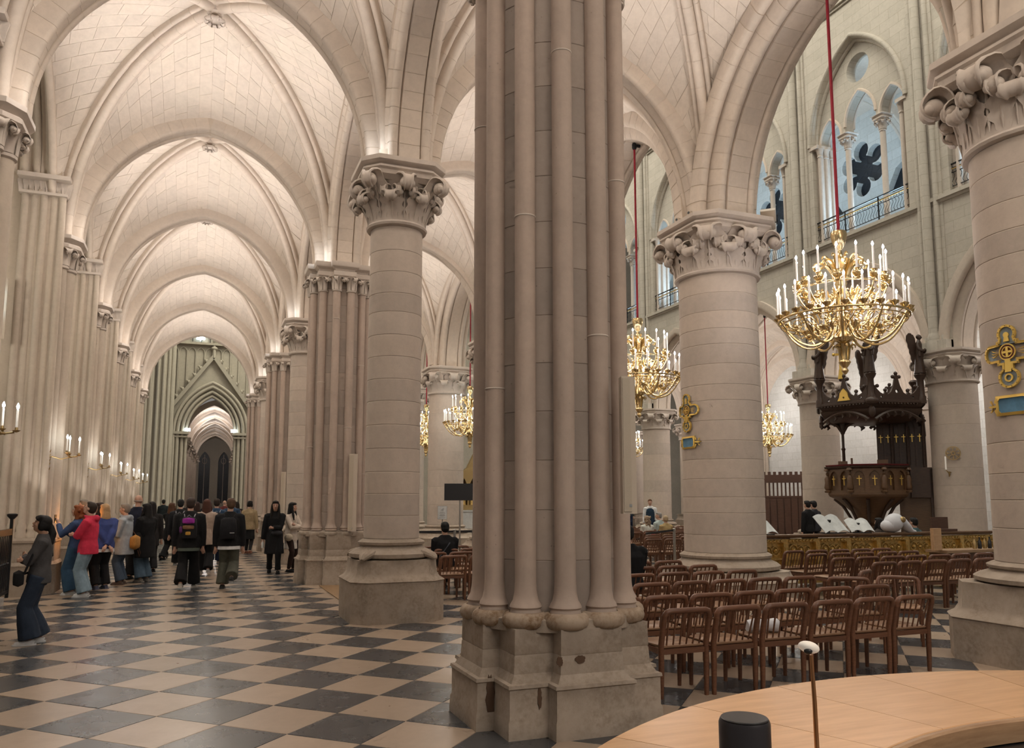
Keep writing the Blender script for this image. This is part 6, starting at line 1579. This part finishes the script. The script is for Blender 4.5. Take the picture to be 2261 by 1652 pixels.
        if hair == 'bun': h.ball(hd(0, -.066, .028), .026 * S, 9, 7); [h.tube([hd(0, -.07, .03), hd(-.02 * q, -.10, .05 - .02 * q)], [.010 * S, .003 * S], 5) for q in (-1, 0, 1)]
        if hair == 'capped': hb((0, .05, .040), (.036, .036, .008))
        o = obj('hair' if hair != 'capped' else 'cap', h, fab(hcol, .6), t, 180); m_ = o.modifiers.new('fuse', 'REMESH'); m_.mode = 'VOXEL'; m_.voxel_size = .010; m_.use_smooth_shade = True
    else:
        obj('hair_fringe', MB().tube([hd(.047 * cos(q), -.012 + .050 * sin(q), -.008) for q in [pi + .25 + i * (pi - .5) / 8 for i in range(9)]], .006 * S, 6), fab((.35, .33, .31)), t, 60)
    if extra: extra(t, S, sp, hd, V, arms_)
    return t

def strap(t, a, b, mid, col, r=.008, name='strap'): return obj(name, MB().tube([a, mid, b], r, 6), fab(col), t, 60)
def softbox(c, d, tilt=0.0, n=20):
    R = []
    for i in range(7):
        v = -1 + i / 3; k = (1 - abs(v) ** 4) ** .25 * .98 + .02
        R.append([(c[0] + d[0] / 2 * k * abs(cos(q)) ** .45 * (1 if cos(q) > 0 else -1), c[1] + d[1] / 2 * k * abs(sin(q)) ** .45 * (1 if sin(q) > 0 else -1) + tilt * v * d[2] / 2, c[2] + d[2] / 2 * v) for q in [j * 2 * pi / n for j in range(n)]])
    return MB().rings(R)
def shoulder_bag(col, side=1, z=.47, y=0.02, size=(.10, .05, .085), fwd=0.0):
    def f(t, S, sp, hd, V, A):
        c = sp(side * .125, y, z)
        m = MB().ball(c, (size[0] * .5 * S, size[0] * .8 * S, size[2] * S), 12, 8); obj('bag', m, fab(col), t, 60)
        obj('strap', MB().tube([c + V(0, 0, size[2] * .8), sp(side * .06, .085, .66), sp(-side * .05, .06, .80), sp(-side * .07, -.02, .825), sp(-side * .02, -.075, .75), sp(side * .09, -.07, .58), c + V(0, -.03, size[2] * .6)], .007, 6), fab(col), t, 60)
    return f
def backpack(col, patches=(), strapcol=(.3, .3, .32)):
    def f(t, S, sp, hd, V, A):
        m = MB(); R = []
        for z, rx, ry in ((.555, .075, .045), (.58, .085, .058), (.68, .085, .060), (.76, .078, .052), (.79, .05, .03)): R.append([sp(rx * max(-1, min(1, 1.25 * cos(j * pi / 8))), -.115 + ry * max(-1, min(1, 1.25 * sin(j * pi / 8))), z) for j in range(16)])
        m.rings(R); bp = obj('backpack', m, fab(col), t, 60)
        for name, x, z, w_, h_, d_, c_ in patches: obj(name, softbox(sp(x, -.165, z), (w_ * S * 1.7, d_ * S * 2, h_ * S * 1.8)), fab(c_), bp, 60)
        for s in (-1, 1): obj('strap', MB().tube([sp(s * .055, -.085, .62), sp(s * .085, .0, .62), sp(s * .075, .082, .70), sp(s * .062, .055, .80), sp(s * .06, -.02, .832), sp(s * .05, -.09, .79)], .010, 6), fab(strapcol), bp, 60)
        obj('handle', MB().tube([sp(-.02, -.12, .79), sp(0, -.13, .81), sp(.02, -.12, .79)], .006, 6), fab(strapcol), bp, 60)
    return f
BLK = (.011, .011, .012); NAVY = (.012, .018, .040); JEAN = (.075, .12, .17); LJEAN = (.20, .28, .34); WHT = (.62, .62, .62)
L90 = pi / 2
def glasses(t, S, sp, hd, V, A):
    m = MB()
    for s in (-1, 1): m.tube([hd(s * .019 + .012 * cos(q), .053, -.004 + .009 * sin(q)) for q in [i * pi / 5 for i in range(10)]], .0018, 4, closed=True); m.tube([hd(s * .031, .052, -.002), hd(s * .046, .01, 0)], .002, 4)
    obj('glasses', m, 'blackplastic', t, 60)
def phone(t, S, sp, hd, V, A):
    w_ = A[0][2]; obj('phone', MB().box((w_.x + .01, w_.y + .06, w_.z + .08), (.075, .012, .15)), 'blackplastic', t, None)
    obj('knit_flower', MB().merge(plate([(.075 * (1 if i % 2 else .72) * cos(i * pi / 9), .075 * (1 if i % 2 else .72) * sin(i * pi / 9)) for i in range(18)], [], .012), Matrix.Translation(sp(.03, .083, .70)) @ Matrix.Rotation(radians(90), 4, 'X')), fab(WHT), t, None)
    obj('strap', MB().tube([sp(.10, .05, .58), sp(.02, .092, .68), sp(-.07, .06, .80)], .007, 6), fab(BLK), t, 60)
def crossbag(t, S, sp, hd, V, A):
    obj('bag', softbox(sp(-.05, .135, .51), (.19 * S, .075 * S, .13 * S), .02), fab(BLK), t, 60)
    obj('strap', MB().tube([sp(-.12, .10, .55), sp(-.135, .06, .68), sp(-.09, .03, .80), sp(-.02, -.06, .80), sp(.07, -.08, .68), sp(.105, .03, .56), sp(.05, .12, .53)], .012, 6), fab(BLK), t, 60)
person('woman with long dark ponytail in grey sweater and wide navy jeans, arms crossed', (-1.68, 10.85), L90 + .15, 1.56, .92, 'tan', 'pony', (.010, .009, .009), (.060, .058, .060), 0, (.022, .032, .052), 'trousers', 1.45, WHT, 'lean', 'crossed', -.035, (0, .28), None, .009, extra=crossbag, loose=1.0)
person('woman with curly red hair in blue and white sweater holding a phone up', (-1.96, 16.2), L90 - .25, 1.66, .95, 'fair', 'curly', (.22, .065, .022), (.045, .075, .16), 0, (.035, .075, .13), 'trousers', 1.5, WHT, 'stand', 'phone', -.03, (0, .22), None, .009, extra=phone)
person('man in red hoodie and light blue jeans looking up with glasses', (-1.72, 15.75), L90 - .2, 1.72, 1.06, 'fair', 'short', (.035, .024, .018), (.56, .035, .075), .02, LJEAN, 'trousers', 1.2, WHT, 'stand', 'crossed', -.03, (0, .38), None, .009, extra=glasses, loose=1.12, hood=True)
person('grey haired man in dark olive coat behind the red hoodie', (-2.0, 17.45), L90 - .1, 1.76, 1.05, 'fair', 'short', (.20, .17, .14), (.040, .038, .032), .16, BLK, arms='hang', head=(.2, .1))
person('dark haired woman in dark jacket between olive coat and blue puffer', (-1.80, 18.25), L90 + .2, 1.70, .95, 'fair', 'long', (.035, .02, .015), (.03, .028, .03), .08, BLK)
person('woman with straight blonde hair in shiny blue puffer jacket and black trousers', (-1.60, 17.0), .5, 1.68, 1.05, 'fair', 'blond', (.42, .27, .14), (.045, .065, .20), .0, BLK, 'trousers', 1.0, (.10, .11, .16), 'stand', 'back', 0, (0, 0), WHT, loose=1.16)
def mustard(t, S, sp, hd, V, A):
    m = softbox(sp(.0, -.135, .52), (.15 * S, .09 * S, .19 * S)); bg_ = obj('mustard_bag', m, fab((.40, .20, .055)), t, 60)
    obj('strap', MB().tube([sp(.04, -.13, .60), sp(.09, -.03, .70), sp(.06, -.01, .82)], .008, 6), fab((.10, .05, .03)), bg_, 60); obj('strap', MB().tube([sp(.05, -.16, .46), sp(.09, -.17, .38), sp(.06, -.17, .34), sp(.03, -.16, .42)], .008, 6), fab((.10, .05, .03)), bg_, 60)
person('person with short grey hair in pale grey coat carrying a mustard backpack', (-1.30, 17.75), L90 - .35, 1.68, 1.0, 'fair', 'short', (.22, .19, .16), (.30, .33, .36), .10, (.055, .08, .12), 'trousers', 1.05, (.14, .10, .08), 'stand', 'front', 0, (.1, 0), None, extra=mustard, loose=1.14, hood=True)
person('tall bald man in navy jacket standing behind the pale grey coat', (-1.15, 18.8), -.25, 1.88, 1.1, 'fair', 'bald', (.3, .3, .3), (.018, .022, .04), .03, BLK)
person('woman with long black hair in black coat and blue jeans at the group end', (-.93, 18.2), .75, 1.68, 1.0, 'fair', 'long', (.010, .009, .009), BLK, .16, JEAN, 'trousers', 1.25, (.25, .23, .2), 'stand', 'front', 0, (.2, 0), None, extra=shoulder_bag((.015, .014, .014), -1, .56), loose=1.12)
person('person in white cap behind the black haired woman', (-1.25, 20.2), .6, 1.66, 1.0, 'fair', 'capped', (.5, .5, .5), BLK, .08)
person('dark haired person in dark coat just behind the white cap', (-.95, 20.6), .2, 1.72, 1.0, 'fair', 'long', (.012, .01, .01), (.02, .018, .018), .1)
person('man in dark jacket and white trousers walking far down the aisle', (-1.45, 42.0), .0, 1.80, 1.0, 'fair', 'short', (.02, .018, .015), (.022, .03, .032), 0, (.55, .54, .48), 'trousers', 1.0, BLK, 'walkL', 'swing')
person('woman with long brown hair in black beside the stroller', (-.62, 24.0), -.5, 1.68, .95, 'fair', 'long', (.09, .04, .02), BLK, .1, BLK, 'trousers', 1.0, BLK, 'walkR', 'push')
person('man in dark cap and black backpack in the walking crowd', (-.36, 22.2), -.1, 1.78, 1.05, 'fair', 'short', (.010, .01, .01), (.016, .016, .018), 0, BLK, 'trousers', 1.0, (.3, .3, .3), 'walkL', 'hang', extra=backpack((.025, .025, .028)))
PKP = (('pack_lid', 0, .745, .075, .040, .030, (.26, .03, .26)), ('pack_front', 0, .675, .070, .030, .022, (.22, .12, .06)), ('pack_pocket', .0, .61, .032, .026, .018, (.46, .26, .05)), ('pack_side', -.075, .65, .018, .045, .03, (.10, .03, .11)))
person('walker in black carrying a magenta and orange backpack, seen from behind', (-.09, 16.45), -.08, 1.80, 1.12, 'fair', 'short', (.035, .022, .018), BLK, .02, BLK, 'trousers', 1.25, (.50, .47, .42), 'walkR', 'hang', .02, (0, 0), (.10, .12, .10), .009, extra=backpack((.018, .018, .02), PKP), loose=1.12)
person('woman with long brown hair in cream patterned jacket among walkers', (.24, 19.6), -.1, 1.78, 1.0, 'fair', 'long', (.075, .03, .02), (.42, .33, .27), .08, BLK, 'trousers', 1.15, (.4, .38, .36), 'walkL', 'hang')
person('person with black backpack and blue waist band among walkers', (.52, 22.6), -.05, 1.80, 1.05, 'fair', 'short', (.03, .02, .016), (.03, .06, .11), 0, NAVY, 'trousers', 1.05, (.30, .24, .2), 'walkR', 'hang', 0, (0, 0), (.05, .22, .32), extra=backpack((.012, .012, .014)))
def redtag(t, S, sp, hd, V, A): 
    bp = backpack((.014, .014, .016), (('pack_logo_patch', .045, .62, .03, .006, .012, (.45, .45, .45)),), BLK)(t, S, sp, hd, V, A)
person('man in black jacket with white shirt hem and olive trousers, seen from behind', (.62, 16.2), -.15, 1.79, 1.08, 'fair', 'short', (.075, .042, .025), BLK, 0, (.085, .085, .066), 'trousers', 1.25, (.05, .05, .05), 'kick', 'hang', 0, (.25, 0), WHT, .009, extra=redtag, loose=1.14)
person('woman with dark bun in tan coat over black skirt', (1.60, 26.7), -.35, 1.74, .98, 'fair', 'bun', (.010, .009, .009), (.30, .225, .13), .02, BLK, 'skirt', .27, (.20, .08, .05), 'step', 'hang', legskin=(.02, .018, .018), loose=1.12)
def pouch(t, S, sp, hd, V, A): obj('belt_bag', MB().ball(sp(-.03, .12, .56), (.075 * S, .03 * S, .035 * S), 12, 8), fab((.035, .035, .04)), t, 60); obj('white_bottle', MB().lathe([(.0, 0), (.03, .0), (.03, .12), (.012, .15), (.012, .17), (0, .17)], 12, tuple(A[1][2] + Vector((0, .02, -.18)))), 'paper', t)
person('woman with long black hair in long black coat walking toward us', (1.72, 19.2), pi - .1, 1.74, .98, 'fair', 'long', (.012, .009, .008), BLK, .20, BLK, 'trousers', .75, BLK, 'step', 'onefront', 0, (0, 0), None, .009, extra=pouch, loose=1.06)
person('woman in cream jacket and skirt with black tights beside the clustered pier', (2.12, 19.45), pi + .75, 1.70, .92, 'fair', 'long', (.010, .009, .009), (.58, .50, .42), .02, (.60, .55, .49), 'skirt', .33, BLK, 'stand', 'crossed', 0, (.35, 0), None, .009, extra=shoulder_bag((.50, .44, .34), 1, .50, .06, (.09, .05, .055)), legskin=(.035, .02, .016), loose=1.02)
# stroller
t = thing('stroller', 'dark folded-hood stroller pushed in the walking crowd', 'stroller', (-.58, 25.0, 0), -.3)
obj('seat', MB().ball((0, 0, .55), (.20, .26, .18), 12, 8), 'blackplastic', t); obj('hood', MB().ball((0, -.12, .80), (.22, .22, .18), 12, 8), 'blackplastic', t); obj('frame', MB().tube([(-.2, -.45, 1.0), (-.2, -.1, .55), (-.2, .25, .12)], .014, 6).tube([(.2, -.45, 1.0), (.2, -.1, .55), (.2, .25, .12)], .014, 6).tube([(-.2, -.45, 1.0), (.2, -.45, 1.0)], .016, 6).tube([(-.2, .1, .5), (-.2, -.28, .12)], .012, 6).tube([(.2, .1, .5), (.2, -.28, .12)], .012, 6).bar((-.2, -.28, .12), (.2, -.28, .12), .02).bar((-.2, .25, .12), (.2, .25, .12), .02), 'iron', t)
for x in (-.22, .22):
    for y in (-.28, .25): obj('wheel', MB().tube([(x, y + .09 * cos(q), .105 + .09 * sin(q)) for q in [i * pi / 7 for i in range(14)]], .015, 6, closed=True).bar((x - .01, y, .105), (x + .01, y, .105), .16), 'blackplastic', t, 60)
# distant walkers
for i, (x, y, H, hr, hc_, tp, lb, q) in enumerate((
    (.30, 31.5, 1.72, 'short', (.04, .03, .02), BLK, 'distant walker in black, left of the aisle middle', 0), (.75, 33.0, 1.70, 'capped', (.45, .62, .66), (.3, .42, .45), 'distant walker in pale blue hat', 0),
    (1.15, 36.5, 1.76, 'bald', (.3, .3, .3), (.12, .03, .03), 'distant bald walker in dark red', 0), (1.25, 29.8, 1.74, 'short', (.05, .03, .02), (.34, .20, .17), 'distant walker in pinkish top', 0),
    (.05, 28.5, 1.70, 'long', (.03, .015, .012), BLK, 'distant dark haired walker behind the stroller', 0), (1.0, 25.2, 1.82, 'short', (.04, .025, .018), (.03, .06, .11), 'walker in blue jacket beyond the olive trousers man', 0),
    (-.2, 30.5, 1.80, 'short', (.03, .02, .015), (.02, .018, .018), 'distant tall walker in black behind the capped man', 0), (1.55, 34.0, 1.70, 'long', (.02, .015, .012), (.03, .02, .02), 'distant long haired walker at the aisle right', 0))):
    person(lb, (x, y), rnd.uniform(-.3, .3), H, 1, 'fair', hr, hc_, tp, .06, BLK, vox=.016)
# seated and standing figures in the nave side
def seat_bits(*a): pass
def sling(t, S, sp, hd, V, A): obj('strap', MB().tube([sp(.085, .03, .81), sp(.03, -.085, .76), sp(-.09, -.075, .60)], .014, 6), fab((.045, .05, .06)), t, 60)
person('man in black seated with a strap across his back, behind the round column', (4.46, 14.72), 0, 1.74, 1.14, 'tan', 'short', (.008, .008, .008), (.008, .008, .009), 0, BLK, arms='lap', sit=True, extra=sling, loose=1.1)
person('person in pale top seated at the edge of the central pier', (6.35, 17.5), .3, 1.70, 1.0, 'tan', 'short', (.05, .03, .02), (.50, .45, .40), 0, BLK, arms='lap', sit=True)
person('person in black seated just right of the central pier', (5.60, 9.75), 0, 1.84, 1.15, 'tan', 'short', (.010, .009, .009), (.006, .006, .007), .0, BLK, arms='lap', sit=True, loose=1.2)
def vest(t, S, sp, hd, V, A):
    g = MB().rings([[sp(rx * cos(j * pi / 9), ry * sin(j * pi / 9), z) for j in range(18)] for z, rx, ry in ((.44, .106, .084), (.53, .106, .084), (.62, .099, .079), (.70, .106, .082), (.77, .104, .074), (.80, .07, .06))]); obj('vest', g, fab((.018, .035, .06)), t, 60)
person('man in navy vest over white shirt standing in the nave', (16.4, 26.8), 2.6, 1.80, 1.05, 'fair', 'short', (.14, .06, .03), (.66, .66, .66), 0, NAVY, arms='hang', extra=vest)
person('man in grey green sweater standing far in the nave', (22.8, 39.5), 2.8, 1.76, 1.0, 'fair', 'bald', (.3, .3, .3), (.09, .10, .085), 0, NAVY)
person('man in light blue shirt standing far in the nave', (24.0, 39.0), 2.9, 1.80, 1.0, 'fair', 'short', (.4, .36, .3), (.36, .46, .55), 0, NAVY)
def redbag(t, S, sp, hd, V, A): obj('red_bag', MB().ball(sp(.03, -.17, .60), (.085 * S, .04 * S, .055 * S), 12, 8), fab((.36, .02, .04)), t, 60)
person('woman in white jacket with red bag seated in the nave', (13.07, 21.55), 0, 1.66, 1.0, 'fair', 'curly', (.30, .22, .15), (.60, .60, .54), 0, BLK, arms='lap', sit=True, extra=redbag)
person('grey haired man in pale green jacket seated in the nave', (14.1, 22.5), .3, 1.78, 1.05, 'fair', 'short', (.28, .26, .24), (.42, .48, .46), 0, BLK, arms='lap', sit=True, head=(.9, 0))
person('fair haired person in tan jacket seated in the nave', (13.75, 21.55), 0, 1.66, 1.05, 'fair', 'short', (.42, .32, .2), (.42, .30, .14), 0, BLK, arms='lap', sit=True)
person('blond person in dark blue standing by the thick nave column', (15.1, 22.0), -2.2, 1.70, .95, 'fair', 'blond', (.50, .36, .2), (.02, .03, .05), .15, NAVY)
person('person with black hair in grey green jacket seated by the belt', (11.70, 20.55), .2, 1.70, 1.08, 'fair', 'short', (.008, .008, .008), (.24, .27, .23), 0, BLK, arms='lap', sit=True)
for x, y, z, hr, tp, lb in ((16.2, 18.0, 0, 'short', BLK, 'dark haired man in black behind the gilded rail, leftmost'), (16.7, 18.3, 0, 'short', (.03, .03, .035), 'grey haired man in dark jacket behind the gilded rail, second'), (15.3, 14.6, 0, 'long', (.05, .04, .035), 'dark haired woman seated behind the gilded rail'), (16.2, 14.4, 0, 'short', (.07, .12, .13), 'person with black hair in teal grey top behind the gilded rail')):
    person(lb, (x, y, z), .2, 1.74, 1.05, 'fair', hr, (.012, .010, .010), tp, 0, BLK, arms='lap' if y < 16 else 'hang', sit=y < 16)
for x, y, lb in ((15.3, 14.45, 'wooden chair under the woman behind the gilded rail'), (6.35, 17.35, 'wooden chair under the pale topped person'), (16.2, 14.25, 'wooden chair under the person in teal grey')): put_chair(x, y, lb, 'occupied chairs', False)
bpy.data.objects.remove(bpy.data.objects.get('Cube')) if bpy.data.objects.get('Cube') else None
